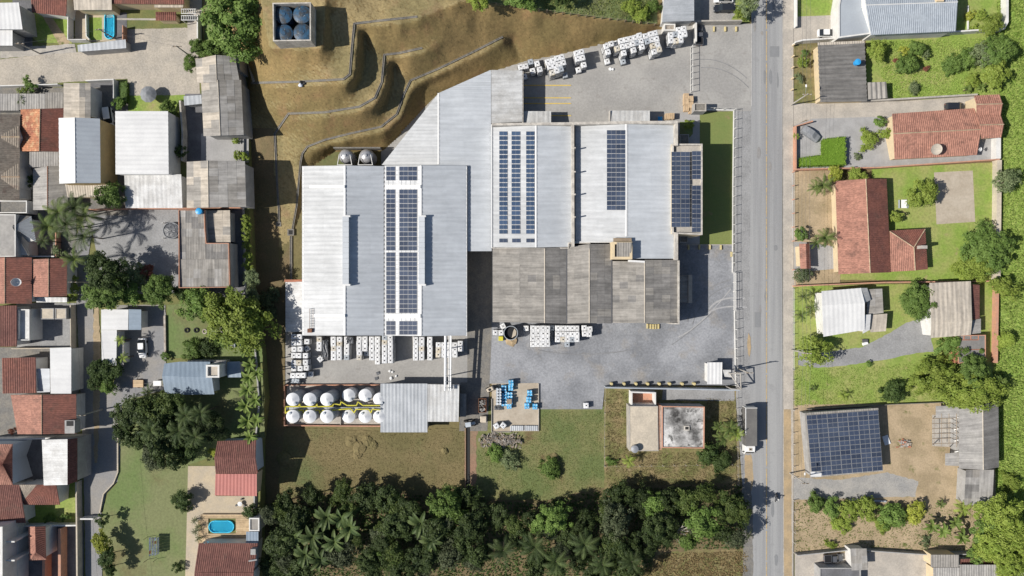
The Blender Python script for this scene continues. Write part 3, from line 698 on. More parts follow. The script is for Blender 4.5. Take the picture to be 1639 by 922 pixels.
def gable(root,cs,ridge,ze,zr,mats,wall,base,rib=0.5,amp=0.035,prof='wave',rcap=None,ins=0.6,ev=None,sheets=None,wallz=True,rw=0.22):
    """cs = tl,tr,br,bl corners at the eaves; ridge = (p,q); axis found from the ridge. ze, zr above base. ev = (ze_first, ze_second)"""
    tl,tr,br,bl = cs; p,q = ridge
    vert = abs(p[1] - q[1]) > abs(p[0] - q[0])
    z1,z2 = (base + ev[0],base + ev[1]) if ev else (base + ze,base + ze)
    zr += base
    if vert: a1 = [(*p,zr),(*q,zr),(*bl,z1),(*tl,z1)]; a2 = [(*p,zr),(*q,zr),(*br,z2),(*tr,z2)]
    else: a1 = [(*p,zr),(*q,zr),(*tr,z1),(*tl,z1)]; a2 = [(*p,zr),(*q,zr),(*br,z2),(*bl,z2)]
    m1,m2 = mats if isinstance(mats,tuple) else (mats,mats)
    sh = sheets if sheets else (None,None)
    slope(root,*a1,m1,rib,amp,prof=prof,sheets=sh[0]); slope(root,*a2,m2,rib,amp,prof=prof,sheets=sh[1])
    if rcap: cap(root,(*p,zr + 0.02),(*q,zr + 0.02),rcap,w_=rw)
    if wall:
        if vert: pts = [(*tl,z1),(*p,zr),(*tr,z2),(*br,z2),(*q,zr),(*bl,z1)]
        else: pts = [(*tl,z1),(*tr,z1),(*q,zr),(*br,z2),(*bl,z2),(*p,zr)]
        walls(root,pts,base,wall,ins)
    return a1,a2

def box4(u0,v0,u1,v1): return [(u0,v0),(u1,v0),(u1,v1),(u0,v1)]

def pent(root,cs,zs,mat,wall,base,ribdir='v',rib=0.5,amp=0.03,prof='wave',ins=0.45,sheets=None,thick=0.09,name='roof_slope'):
    """one plane over four corners tl,tr,br,bl with heights zs above base; ribs run along ribdir ('v' top to bottom)"""
    tl,tr,br,bl = [(*c,base + z) for c,z in zip(cs,zs)]
    a = (tl,tr,br,bl) if ribdir == 'v' else (tl,bl,br,tr)
    o = slope(root,*a,mat,rib,amp,prof=prof,sheets=sheets,thick=thick,name=name)
    if wall: walls(root,[tl,tr,br,bl],base,wall,ins)
    return a

def flat(root,pts,z,ph,deck,wall,base,t=0.25,coping=None):
    """flat roof with a parapet: wall ring, deck, coping"""
    w3 = [P(p[0],p[1],base + z + ph) for p in pts]
    fl = [Vector((p.x,p.y,0)) for p in w3]
    inn = offset_poly(fl,t)
    n = len(fl)
    zt,zd,zb = base + z + ph,base + z,base - 0.4
    vs,fs = prism(fl,zb,zd - 0.05)
    wobj('wall',mesh('wall',vs,fs,wall),root)
    ring = [(p.x,p.y,zd - 0.05) for p in fl] + [(p.x,p.y,zt) for p in fl] + [(p.x,p.y,zd - 0.05) for p in inn] + [(p.x,p.y,zt) for p in inn]
    fr = []
    for i in range(n):
        j = (i + 1) % n
        fr += [(i,j,n + j,n + i),(n + i,n + j,3 * n + j,3 * n + i),(3 * n + i,3 * n + j,2 * n + j,2 * n + i),(2 * n + i,2 * n + j,j,i)]
    me = mesh('parapet',ring,fr,coping or wall)
    bm = bmesh.new(); bm.from_mesh(me); bmesh.ops.recalc_face_normals(bm,faces=bm.faces); bm.to_mesh(me); bm.free()
    wobj('parapet',me,root)
    if deck:
        vs,fs = prism([Vector((p.x,p.y,0)) for p in offset_poly(fl,t + 0.01)],zd - 0.04,zd)
        wobj('roof_deck',mesh('roof_deck',vs,fs,deck),root)

def offset_poly(poly,d):
    n = len(poly)
    a = sum(poly[i].x * poly[(i + 1) % n].y - poly[(i + 1) % n].x * poly[i].y for i in range(n))
    s = 1 if a > 0 else -1; out = []
    for i in range(n):
        p0,p1,p2 = poly[i - 1],poly[i],poly[(i + 1) % n]
        d1 = (p1 - p0).normalized(); d2 = (p2 - p1).normalized()
        n1 = Vector((-d1.y,d1.x,0)) * s; n2 = Vector((-d2.y,d2.x,0)) * s
        k = n1 + n2
        out.append(p1 + k * (d / max(0.3,1 + n1.dot(n2))))
    return out

def window(root,a,b,z0,z1,face):
    """a window on a wall between world points a and b (photo pixels at height z1), pushed out along face (dx,dy)"""
    A,B_ = P(*a,z1),P(*b,z1); f = Vector((face[0],face[1],0)).normalized()
    def plate(off,grow,th):
        d = (B_ - A).normalized() * grow
        x0,x1 = A - d,B_ + d
        vs = []
        for o_ in (off,off + th):
            for p,z in ((x0,z0 - grow),(x1,z0 - grow),(x1,z1 + grow),(x0,z1 + grow)):
                vs.append((p.x + f.x * o_,p.y + f.y * o_,z))
        return vs,[(0,1,2,3),(4,7,6,5),(0,4,5,1),(1,5,6,2),(2,6,7,3),(3,7,4,0)]
    fr = wobj('window',mesh('window',*plate(-0.05,0.1,0.09),m['frame']),root)
    pn = bpy.data.objects.new('pane',mesh('pane',*plate(0.045,0.0,0.02),m['glass'])); C.objects.link(pn); pn.parent = fr
    return fr

def garden_wall(label,pts,h,t=0.2,mat=None,base=None,name='garden_wall',cat='wall',capm=None):
    w3 = []
    for p in pts:
        b = gz(*p) if base is None else base
        w3.append(P(p[0],p[1],b))
    L_,R_ = [],[]
    for i,p in enumerate(w3):
        d = w3[min(i + 1,len(w3) - 1)] - w3[max(i - 1,0)]; d.z = 0; d.normalize(); n = Vector((-d.y,d.x,0)) * t / 2
        L_.append(p + n); R_.append(p - n)
    vs,fs = [],[]
    for l,r in zip(L_,R_):
        vs += [(l.x,l.y,l.z - 0.3),(r.x,r.y,r.z - 0.3),(r.x,r.y,r.z + h),(l.x,l.y,l.z + h)]
    for i in range(len(w3) - 1):
        k = 4 * i
        fs += [(k,k + 3,k + 7,k + 4),(k + 1,k + 5,k + 6,k + 2),(k + 3,k + 2,k + 6,k + 7),(k,k + 4,k + 5,k + 1)]
    fs += [(0,1,2,3),(4 * len(w3) - 4,4 * len(w3) - 1,4 * len(w3) - 2,4 * len(w3) - 3)]
    me = mesh(name,vs,fs,mat or m['wgrey'])
    if capm:
        me.materials.append(capm)
        for p in me.polygons:
            if p.normal.z > 0.9: p.material_index = 1
    return tag(wobj(name,me),label,cat)

POST = {}
def post_mesh(h,r,mat):
    k = (round(h,2),round(r,3),mat.name)
    if k not in POST: POST[k] = MB().box(-r,r,-r,r,-0.2,h).mesh('post',mat)
    return POST[k]
def fence(label,pts,h=1.4,step=2.4,r=0.06,mat=None,rails=(1.0,),base=None,name='fence',plinth=0.0,pm=None,rr=0.025):
    mat = mat or m['conc']
    b0 = gz(*pts[0]) if base is None else base
    root = thing(name,label,'fence',P(*pts[0],b0))
    line = [P(p[0],p[1],gz(*p) if base is None else base) for p in pts]
    me = post_mesh(h,r,mat)
    for a,b in zip(line[:-1],line[1:]):
        n = max(1,round((b - a).length / step))
        for i in range(n + (1 if b is line[-1] else 0)):
            p = a.lerp(b,i / n)
            o = bpy.data.objects.new('post',me); C.objects.link(o); o.parent = root; o.location = p - root.location
            o.rotation_euler.z = math.atan2((b - a).y,(b - a).x)
    for k,f_ in enumerate(rails):
        for a,b in zip(line[:-1],line[1:]):
            z = Vector((0,0,h * f_ - 0.04))
            wobj('rail',MB().bar(a + z,b + z,rr,4).mesh('rail',pm or mat),root)
    if plinth:
        for a,b in zip(line[:-1],line[1:]):
            d = (b - a); d.z = 0; d.normalize(); n = Vector((-d.y,d.x,0)) * 0.1
            wobj('plinth',mesh('plinth',*prism([a + n,a - n,b - n,b + n],a.z - 0.2,a.z + plinth),pm or m['conc']),root)
    return root

# ---------------------------------------------------------------- solar arrays
CAMP = Vector((0,0,H))
def on_plane(pl,u,v,off=0.0):
    A,B_,D = W3(pl[0]),W3(pl[1]),W3(pl[3])
    if (B_ - A).length < 0.1: B_ = W3(pl[2])
    n = (B_ - A).cross(D - A).normalized()
    if n.z < 0: n = -n
    A = A + n * off
    d = P(u,v,0) - CAMP
    return CAMP + d * ((A - CAMP).dot(n) / d.dot(n)),n
def panel(root,pl,q,cell,split='h',off=0.14):
    """one module over four photo corners: thin box, aluminium frame, two dark glass fields"""
    cs = []
    for (u,v) in q:
        p,n = on_plane(pl,u,v,off); cs.append(p)
    c = sum(cs,Vector()) / 4
    top = [p + (c - p) * 0.006 for p in cs]
    bot = [p - n * 0.05 for p in top]
    vs = [x - c for x in top] + [x - c for x in bot]
    fs,mi = [(4,7,6,5),(0,4,5,1),(1,5,6,2),(2,6,7,3),(3,7,4,0)],[0] * 5
    # frame top + two glass fields
    def bil(s,t): return top[0].lerp(top[1],s).lerp(top[3].lerp(top[2],s),t) - c
    e1,e2 = 0.012,0.03
    ss = [0,e1,0.494,0.506,1 - e1,1]; ts = [0,e2,1 - e2,1]
    if split == 'v': ss,ts = [0,e2,1 - e2,1],[0,e1,0.494,0.506,1 - e1,1]
    k0 = len(vs)
    for t in ts:
        for s in ss: vs.append(bil(s,t))
    for j in range(len(ts) - 1):
        for i in range(len(ss) - 1):
            a = k0 + j * len(ss) + i
            fs.append((a,a + len(ss),a + len(ss) + 1,a + 1)[::1])
            inside = (i % 2 == 1) and (j % 2 == 1)
            mi.append(1 if inside else 0)
    me = mesh('solar_panel',vs,fs,[m['alu'],cell])
    for p_,x in zip(me.polygons,mi): p_.material_index = x
    if me.polygons[5].normal.z < 0: me.flip_normals()
    o = bpy.data.objects.new('solar_panel',me); C.objects.link(o); o.parent = root; o.location = c - root.location
    return o
def array(label,pl,cols,rows,cell,group='rooftop solar arrays',skip=()):
    """cols = list of (u0,u1), rows = list of (v0,v1)"""
    u = (cols[0][0] + cols[-1][1]) / 2; v = (rows[0][0] + rows[-1][1]) / 2
    p,n = on_plane(pl,u,v)
    root = thing('solar_array',label,'solar array',p)
    for (u0,u1) in cols:
        for (v0,v1) in rows: panel(root,pl,box4(u0,v0,u1,v1),cell)
    # mounting rails under the modules
    for (u0,u1) in cols:
        for f_ in (0.25,0.75):
            uu = u0 + (u1 - u0) * f_
            a,_ = on_plane(pl,uu,rows[0][0],0.06); b,_ = on_plane(pl,uu,rows[-1][1],0.06)
            wobj('rail',MB().bar(a,b,0.025,4).mesh('rail',m['steel']),root)
    return root
def rows_(v0,n,pitch,gap=0.35): return [(v0 + i * pitch,v0 + (i + 1) * pitch - gap) for i in range(n)]

# ================================================================ the factory
# --- large twin warehouse
A_ = bld('warehouse','huge pale metal warehouse with two parallel gabled roofs and solar panels','warehouse',615,400)
z0,z1 = 6.6,8.6
rb = dict(rib=0.9,amp=0.06,prof='trap')
wsl = slope(A_,(552,265,z1),(552,537,z1),(483.5,537,z0),(483.5,266,z0),m['white_metal'],**rb)
slope(A_,(552,265,z1),(552,537,z1),(614.5,537,z0),(614.5,266,z0),m['pale_metal'],**rb)
slope(A_,(674,264.5,z1),(674,538,z1),(615.5,537,z0),(615.5,265,z0),m['white_metal'],**rb)
slope(A_,(674,264.5,z1),(674,538,z1),(746,537,z0 - 0.2),(746,265,z0 - 0.2),m['pale_metal'],**rb)
B_PLANE = [(674,264.5,z1),(674,538,z1),(615.5,537,z0),(615.5,265,z0)]
walls(A_,[(484,266,z0),(552,265.5,z1),(614.5,265.5,z0),(614.5,536.5,z0),(552,536.5,z1),(484,536.5,z0)],0,m['wgrey'],0.3)
walls(A_,[(615.5,266,z0),(674,265,z1),(745.5,266,z0 - 0.2),(745.5,537,z0 - 0.2),(674,537.5,z1),(615.5,537,z0)],0,m['wgrey'],0.3)
for u in (552,674): cap(A_,(u,265,z1 + 0.04),(u,537,z1 + 0.04),m['ridgew'],w_=0.45,h=0.08)
for u in (554.5,675.5):     # long ridge ventilators
    a,b = P(u - 4.6,347,z1 + 0.1),P(u + 4.6,455,z1 + 0.1)
    o = MB().box(a.x,b.x,b.y,a.y,z1 - 0.6,z1 + 0.75,0).mesh('ridge_vent',[m['galv']],bevel=0.05); vo = wobj('ridge_vent',o,A_)
    for k in range(13):
        y = a.y + (b.y - a.y) * (k + 0.5) / 13
        so2 = bpy.data.objects.new('vent_panel',MB().box(a.x - 0.05,b.x + 0.05,y - 0.5,y + 0.5,z1 + 0.76,z1 + 0.82).mesh('vent_panel',m['pale_metal'])); C.objects.link(so2); so2.parent = vo
    for v in (346,456): wobj('vent_end',MB().box(P(u - 6,v,z1 + .8).x,P(u + 6,v,z1 + .8).x,P(u,v + 1.4,z1 + .8).y,P(u,v - 1.4,z1 + .8).y,z1 - 0.5,z1 + 0.8).mesh('vent_end',m['ridgew']),A_)
def strip_on(root,pl,u0,v0,u1,v1,h,mat,name='gutter_strip'):
    top = [on_plane(pl,u,v,h)[0] for (u,v) in box4(u0,v0,u1,v1)]; bot = [on_plane(pl,u,v,0.02)[0] for (u,v) in box4(u0,v0,u1,v1)]
    return wobj(name,mesh(name,top + bot,[(3,2,1,0),(0,1,5,4),(1,2,6,5),(2,3,7,6),(3,0,4,7)],mat),root)
WPL = [(552,265,z1),(552,537,z1),(483.5,537,z0),(483.5,266,z0)]
strip_on(A_,WPL,495,296.5,551.5,301,0.28,m['ridgew'],'roof_duct'); strip_on(A_,WPL,500,503,552,507.5,0.28,m['ridgew'],'roof_duct')
strip_on(A_,B_PLANE,616,296,673,301.5,0.3,m['ridgew'],'roof_duct'); strip_on(A_,B_PLANE,616,503,673,509,0.3,m['ridgew'],'roof_duct')
gut = MB(); a,b = P(615,265,z0 + 0.05),P(615,538,z0 + 0.05); gut.box(a.x - 0.18,a.x + 0.18,b.y,a.y,z0 - 0.3,z0 + 0.02); wobj('valley_gutter',gut.mesh('valley_gutter',m['dsteel']),A_)
a,b = P(746.3,265,z0),P(746.3,538,z0); wobj('gutter',MB().box(a.x - 0.12,a.x + 0.12,b.y,a.y,z0 - 0.42,z0 - 0.22).mesh('gutter',m['ridgew']),A_)
array('large solar array between skylight strips on the twin warehouse roof',B_PLANE,[(618,632.4),(639,653),(653.2,667.4)],
      rows_(266.5,3,7.6) + rows_(303.2,13,7.55) + rows_(404,13,7.5) + rows_(514,3,7.4),m['cell'])
strip_on(A_,B_PLANE,633.3,266,638,537,0.03,m['whiteroof'],'skylight_strip'); strip_on(A_,B_PLANE,668.3,266,672.5,537,0.03,m['whiteroof'],'skylight_strip')
strip_on(A_,WPL,484.5,266,486,536,0.03,m['ridgew'],'roof_flashing')
# roof ladder frame near the lower edge
lad = thing('roof_ladder','narrow steel frame ladder lying on the white warehouse slope','ladder',on_plane(WPL,498,512)[0])
for u in (495.8,501):
    a,b = on_plane(WPL,u,494,0.3)[0],on_plane(WPL,u,530,0.3)[0]; wobj('stile',MB().bar(a,b,0.05,4).mesh('stile',m['rust']),lad)
for k in range(10):
    a,b = on_plane(WPL,495.8,494 + 4 * k,0.3)[0],on_plane(WPL,501,494 + 4 * k,0.3)[0]; wobj('rung',MB().bar(a,b,0.04,4).mesh('rung',m['steel']),lad)
p = on_plane(WPL,497,529)[0]; wobj('hatch',MB().box(p.x - 0.45,p.x + 0.45,p.y - 0.4,p.y + 0.4,p.z - 0.3,p.z + 0.7).mesh('hatch',m['rust']),lad)
# side annex with white roof, red edge
X = bld('lean_to','low white roofed lean to against the western warehouse wall','annex',469,490)
pent(X,[(457,451),(484,451),(484,531),(457,531)],(2.9,3.5,3.5,2.9),m['whitestain'],m['wgrey'],0,'h',rib=0.9,amp=0.04,prof='trap')
wobj('fascia',MB().box(P(456,450,3).x,P(484,450,3).x,P(456,451,3).y - .05,P(456,447.5,3).y,2.4,3.3).mesh('fascia',m['brick']),X)

# --- angled warehouse
F2 = bld('warehouse','angled pale metal warehouse wing with a diagonal end against the hill','warehouse',735,240)
za,zb = 4.9,6.0
# west plane: trapezoids between the diagonal edge and the fold at u=702
slope(F2,(702,149,zb),(702,264,zb),(611,264,za),(702,149,zb),m['white_metal'],rib=0.9,amp=0.06,prof='trap')
slope(F2,(702,149,zb),(702,265,zb),(786,265,za + 0.3),(786,149,za + 0.3),m['pale_metal'],rib=0.9,amp=0.06,prof='trap')
slope(F2,(786,112.5,za + 0.3),(786,149,za + 0.3),(702,149,zb),(784,112.5,za + 0.3),m['pale_metal'],rib=0.9,amp=0.06,prof='trap')
slope(F2,(748,264,za + 0.8),(748,402,za + 0.8),(787,402,za + 0.3),(787,264,za + 0.3),m['pale_metal'],rib=0.9,amp=0.06,prof='trap')
slope(F2,(786.5,112,za + 0.3),(786.5,197,za + 0.3),(836,195,za - 0.2),(836,113,za - 0.2),m['aged_metal'],rib=0.9,amp=0.06,prof='trap')
walls(F2,[(614,262,4.5),(702,151,4.5),(784,115,4.5),(834,115,4.5),(834,194,4.5),(787,196,4.5),(787,400,4.5),(749,400,4.5),(749,264,4.5)],0,m['wgrey'],0.25)
cap(F2,(702,149,zb + .05),(702,263,zb + .05),m['ridgew'],0.4,0.06)
a,b = P(836.5,113,za),P(836.5,196,za); wobj('gutter',MB().box(a.x - 0.12,a.x + 0.14,b.y,a.y,za - 0.5,za - 0.25).mesh('gutter',m['parapet']),F2)
# --- building with three solar columns, parapet
F3 = bld('factory_hall','factory hall with three columns of blue solar panels on its white slope','factory hall',852,300)
zc,zd = 7.0,8.2
s3w = slope(F3,(858,201,zd),(858,396,zd),(788,396,zc),(788,203,zc),m['white_metal'],rib=0.9,amp=0.05,prof='trap')
slope(F3,(858,201,zd),(858,396,zd),(915,395,zc),(915,202,zc),m['pale_metal'],rib=0.9,amp=0.05,prof='trap')
PL3 = [(858,201,zd),(858,396,zd),(788,396,zc),(788,203,zc)]
walls(F3,[(788,200,zc),(858,200,zd),(915,200,zc),(915,395,zc),(858,395.5,zd),(788,395.5,zc)],0,m['wgrey'],0.2)
cap(F3,(858,201,zd + .05),(858,396,zd + .05),m['ridgew'],0.4,0.06)
def coping(root,pts,z,t,mat,drop=1.4,name='parapet'):
    w3 = [P(p[0],p[1],z) for p in pts]; L_,R_ = [],[]
    for i,q in enumerate(w3):
        d1 = (w3[i] - w3[i - 1]) if i else (w3[1] - w3[0]); d2 = (w3[i + 1] - w3[i]) if i < len(w3) - 1 else d1
        d = (d1.normalized() + d2.normalized()); d.z = 0; d.normalize(); n = Vector((-d.y,d.x,0)) * t / 2 / max(0.5,d.dot(d2.normalized()))
        L_.append(q + n); R_.append(q - n)
    vs,fs = [],[]
    for l,r in zip(L_,R_): vs += [(l.x,l.y,z - drop),(r.x,r.y,z - drop),(r.x,r.y,z),(l.x,l.y,z)]
    for i in range(len(w3) - 1):
        k = 4 * i; fs += [(k,k + 3,k + 7,k + 4),(k + 1,k + 5,k + 6,k + 2),(k + 3,k + 2,k + 6,k + 7),(k,k + 4,k + 5,k + 1)]
    fs += [(0,1,2,3),(4 * len(w3) - 4,4 * len(w3) - 1,4 * len(w3) - 2,4 * len(w3) - 3)]
    me = mesh(name,vs,fs,mat); bm = bmesh.new(); bm.from_mesh(me); bmesh.ops.recalc_face_normals(bm,faces=bm.faces); bm.to_mesh(me); bm.free()
    return wobj(name,me,root)
coping(F3,[(787,199),(917,197.5),(917.5,395)],8.6,0.5,m['parapet'],drop=8.6)
coping(F3,[(787,199),(787,397)],7.2,0.25,m['ridgew'],drop=1.2)
array('three columned blue solar array on the middle factory hall',PL3,[(799,812),(818.6,832.4),(842,855.2)],rows_(210.2,22,7.5,0.9),m['cellblue'])
array('short row of solar panels below the blue columns',PL3,[(799,812),(819.5,832.8),(842.2,855.2)],[(381.8,388.2)],m['cell'])
# --- white hall with dark array
F4 = bld('factory_hall','white roofed factory hall with a single dark solar block and long parapet','factory hall',1003,290)
zc,zd = 7.0,8.4
slope(F4,(1002,198,zd),(1002,388,zd),(921,386,zc),(921,200,zc),m['white_metal'],rib=0.9,amp=0.05,prof='trap')
slope(F4,(1002,198,zd),(1002,414,zd),(1079,414,zc),(1079,199,zc),m['pale_metal'],rib=0.9,amp=0.05,prof='trap')
PL4 = [(1002,198,zd),(1002,388,zd),(921,386,zc),(921,200,zc)]
walls(F4,[(920,198,zc),(1002,198,zd),(1080,198,zc),(1080,413,zc),(1003,413,zd - .3),(1002,387,zd - .1),(920,386,zc)],0,m['wwhite'],0.2)
cap(F4,(1002.5,198,zd + .05),(1002.5,378,zd + .05),m['ridgew'],0.5,0.06)
coping(F4,[(918,197.5),(1003,196),(1081,195.5),(1083,196),(1083,233)],8.7,0.55,m['parapet'],drop=8.7)
coping(F4,[(920,387.5),(1000,387)],7.5,0.25,m['ridgew'],drop=1.4)
coping(F4,[(1083,372),(1083,416)],8.4,0.6,m['parapet'],drop=8.4)
array('dark solar block beside the ridge of the white factory hall',PL4,[(971.2,985.8),(986.4,1001)],rows_(208.2,17,7.55),m['cell'])
for k,v in enumerate((238,276,312,348)):   # little wall brackets casting slanting shadows
    o = P(919.5,v,8.6)
    wobj('bracket',MB().box(o.x - 0.15,o.x + 0.15,o.y - 0.12,o.y + 0.12,8.55,9.6).mesh('bracket',m['parapet']),F4)
# --- east block
F5 = bld('office_block','office block at the factory corner with solar panels behind its parapet','office',1099,305)
flat(F5,[(1076,230),(1124.5,230),(1124.5,376),(1076,374)],7.6,0.7,m['conc'],m['wcream'],0,t=0.3,coping=m['parapet'])
PL5 = [(1075,232,8.25),(1075,372,8.25),(1123,372,8.1),(1123,232,8.1)]
array('dark double column of solar panels on the office roof',PL5,[(1074.6,1089.2),(1089.7,1104.2)],rows_(243,16,7.55),m['cell'])
array('narrow upper column of solar panels along the office parapet',PL5,[(1107.6,1122)],rows_(241.8,6,7.55),m['cell'])
array('narrow lower column of solar panels along the office parapet',PL5,[(1107.4,1121.8)],rows_(297,10,7.5),m['cell'])
for (u0,v0,u1,v1,nm) in ((1088,376,1101,388,'entrance canopy in the shade below the office block'),(1088,215,1103,232,'small dark canopy beside the planted factory corner')):
    c_ = bld('canopy','flat grey ' + nm,'canopy',(u0 + u1) / 2,(v0 + v1) / 2); flat(c_,box4(u0,v0,u1,v1),2.6,0.15,m['concdark'],m['wgrey'],0,0.15)
# --- fibre cement saw tooth sheds
F6 = bld('factory_shed','long row of weathered fibre cement shed roofs beside the gravel yard','factory shed',937,456)
zl,zh = 6.6,8.2
L = ([m['asb1'],m['asb2'],m['asb3']],[9,2.5,0.4]); D3 = ([m['asb3'],m['asb1']],[9,1.2])  # west slopes get lighter sheets, east slopes darker ones with shade coloured in
def sh(n,mats): return (11,n,mats)
v0,v1 = 396.5,517
slope(F6,(832,v0,7.6),(832,v1 - 1,7.6),(788.5,v1 - 1.5,zl),(788.5,v0,zl),m['asb1'],sheets=sh(4,L))
slope(F6,(872,v0,zh),(872,v1,zh),(832,v1 - 1,7.55),(832,v0,7.55),m['asb1'],sheets=sh(3,L))
slope(F6,(872,v0,zh),(872,v1,zh),(907,v1 + 1,7.3),(907,v0,7.3),m['asb3'],sheets=sh(3,D3))
slope(F6,(943.5,v0 - 6,zh),(943.5,v1,zh),(907,v1 + 1,7.3),(907,v0 - 1,7.3),m['asb2'],sheets=sh(3,([m['asb2'],m['asb1']],[6,3])))
slope(F6,(943.5,v0 - 6,zh),(943.5,v1,zh),(979,v1 + 1,7.1),(979,v0 - 6,7.1),m['asb3'],sheets=sh(3,D3))
slope(F6,(1032,418,zh),(1032,v1,zh),(979.5,v1,7.1),(979.5,418,7.1),m['asb2'],sheets=(9,4,([m['asb2'],m['asb1'],m['asb3']],[6,4,2])))
slope(F6,(1032,416,zh),(1032,v1,zh),(1085,v1,7.1),(1085,416,7.1),m['asb3'],sheets=(9,4,([m['asb3'],m['asb1']],[5,3])))
walls(F6,[(791,399,6.5),(978,395,6.5),(979,419,6.5),(1084,419,6.5),(1084,515,6.5),(791,514,6.5)],0,m['wgrey'],0.05)
for u in (872,943.5,1032): cap(F6,(u,398 if u < 1000 else 418,zh + .03),(u,v1,zh + .03),m['asbtan'],0.28,0.08)
for u,z in ((907,7.35),(979,7.2)): wobj('valley_gutter',MB().box(P(u,0,z).x - .12,P(u,0,z).x + .12,P(0,v1,z).y,P(0,398,z).y,z - .1,z + .03).mesh('valley_gutter',m['dsteel']),F6)
coping(F6,[(1086.5,417),(1086.5,518),(1075,518)],7.7,0.3,m['parapet'],drop=7.7)
coping(F6,[(788,397),(910,397),(910,389),(945,389)],7.6,0.2,m['parapet'],drop=0.6)
# stair tower
T_ = bld('roof_tower','cream stair tower with a grey lid rising between the shed roofs','tower',997,400,0)
flat(T_,[(980,387),(1012,387),(1012,415),(980,415)],9.5,0.5,m['asb1'],m['wcream'],0,t=0.5,coping=m['wcream'])
slope(T_,(987,388,10.2),(1011,388,10.2),(1011,412,9.9),(987,412,9.9),m['asb1'],rib=0.5,amp=0.04)
wobj('plank_roof',MB().box(P(982,383,9).x,P(1011,383,9).x,P(0,387,9).y,P(0,381,9).y,8.6,9).mesh('plank_roof',m['oldwood']),T_)
coping(F6,[(1006,417.5),(1032,419)],8.3,0.4,m['ridgew'],drop=0.7)
# --- canopies over the loading yard
for (u0,v0_,u1,v1_,lb) in ((837,178,882,197,'pale ribbed canopy beside the yellow bay lines'),(976,177,1040,197,'long pale ribbed canopy over the upper loading dock')):
    c_ = bld('loading_canopy',lb,'canopy',(u0 + u1) / 2,(v0_ + v1_) / 2)
    pent(c_,box4(u0,v0_,u1,v1_),(3.6,3.6,4.0,4.0),m['aged_metal'],m['wgrey'],0,'v',rib=0.9,amp=0.05,prof='trap')
    coping(c_,[(u0,v0_),(u0,v1_)],4.1,0.18,m['parapet'],drop=1)
c_ = bld('loading_canopy','grey lean to box on the eastern shed wall','annex',1098,463)
pent(c_,[(1088,441),(1107.5,440),(1107.5,484),(1088,484)],(2.9,2.7,2.7,2.9),m['asb1'],m['wgrey'],0,'h',rib=0.5)
coping(c_,[(1105,440),(1105,485)],3.0,0.8,m['asbtan'],drop=2.9)
# --- metal shed by the tank farm
X = bld('metal_shed','galvanised metal shed covering the end of the tank farm','shed',670,650)
gs = dict(rib=0.75,amp=0.05,prof='trap')
pent(X,[(609,614),(684,614),(684,692),(609,692)],(4.3,4.3,3.9,3.9),m['galv'],None,0,'v',**gs)
pent(X,[(684.4,615),(735,616),(734,675),(684.4,675)],(4.35,4.35,3.95,3.95),m['aged_metal'],None,0,'v',**gs)
walls(X,[(612,616,4.2),(734,617,4.2),(733,674,3.9),(684,674,3.9),(684,690,3.8),(612,690,3.8)],0,m['wgrey'],0.3)
X = bld('metal_shed','narrow dark lean to at the end of the metal shed','shed',740,648)
pent(X,[(736,630),(746,630),(746,667),(736,667)],(2.8,2.5,2.5,2.8),m['asb3'],m['wgrey'],0,'v',rib=0.5)
# --- gate booth
X = bld('gate_booth','white corrugated roofed gate booth inside the yard entrance','booth',1144,597)
pent(X,[(1132,580),(1156,580),(1155.5,615),(1132,615)],(3.0,3.0,2.9,2.9),m['whiteroof'],m['wwhite'],0,'v',rib=0.75,amp=0.06,prof='trap')
X = bld('guard_hut','small concrete guard hut beside the upper gate','booth',1121,171)
flat(X,box4(1111,165,1130.5,178),2.8,0.3,m['concdark'],m['wgrey'],0,0.2,coping=m['conc'])
# ================================================================ western houses (terrace level)
wb = WEST
tl_ = dict(rib=0.42,amp=0.07)           # tile courses
as_ = dict(rib=0.5,amp=0.05)
def H_(name,label,u,v,cat='house',base=None): return bld(name,label,cat,u,v,wb if base is None else base)
def shx(w_px,h_px,mats,along): # sheets about 12 px wide
    return None
h = H_('house','corner house with a bright white sheet roof beside the cobbled street',15,30)
pent(h,[(-30,5),(30,4),(36,47),(-30,47)],(5.4,5.2,5.0,5.2),m['whiteroof'],m['wgrey'],wb,'v',rib=0.9,prof='trap')
pent(h,[(-30,48),(20,48),(20,73),(-30,73)],(4.2,4.2,4.0,4.0),m['whiteroof'],m['wgrey'],wb,'v',rib=0.9,prof='trap')
h = H_('house','dark red tiled house at the top edge above the small sloping lawn',80,0)
pent(h,[(46,-40),(108,-40),(106,26),(51,20)],(4.6,4.6,3.2,3.2),m['tiledark'],m['wwhite'],wb,'v',**tl_)
h = H_('house','house with a pale beige sheet roof above the small pool',150,0)
pent(h,[(114,-40),(178,-40),(179,16),(119,16)],(4.4,4.4,3.6,3.6),m['asbtan'],m['wcream'],wb,'v',rib=0.8,prof='trap')
h = H_('house','long dark red roof along the top edge above the olive lawn',235,-10)
pent(h,[(180,-40),(290,-40),(295,7),(176,6)],(4.6,4.6,3.4,3.4),m['tiledark'],m['wcream'],wb,'v',**tl_)
h = H_('porch','small cream porch roof under the long red eaves',270,9,'porch')
pent(h,box4(247,6,293,12),(2.7,2.7,2.5,2.5),m['asbtan'],m['wcream'],wb,'v',rib=0.8)
h = H_('garden_hut','small dark red roofed shelter on the olive lawn',265,27,'shelter')
gable(h,box4(249,19,282,33),((249,24),(282,24)),2.4,3.0,m['tiledark'],m['wcream'],wb,**tl_)
h = H_('pergola','white steel pergola beside the concrete lane',302,23,'pergola')
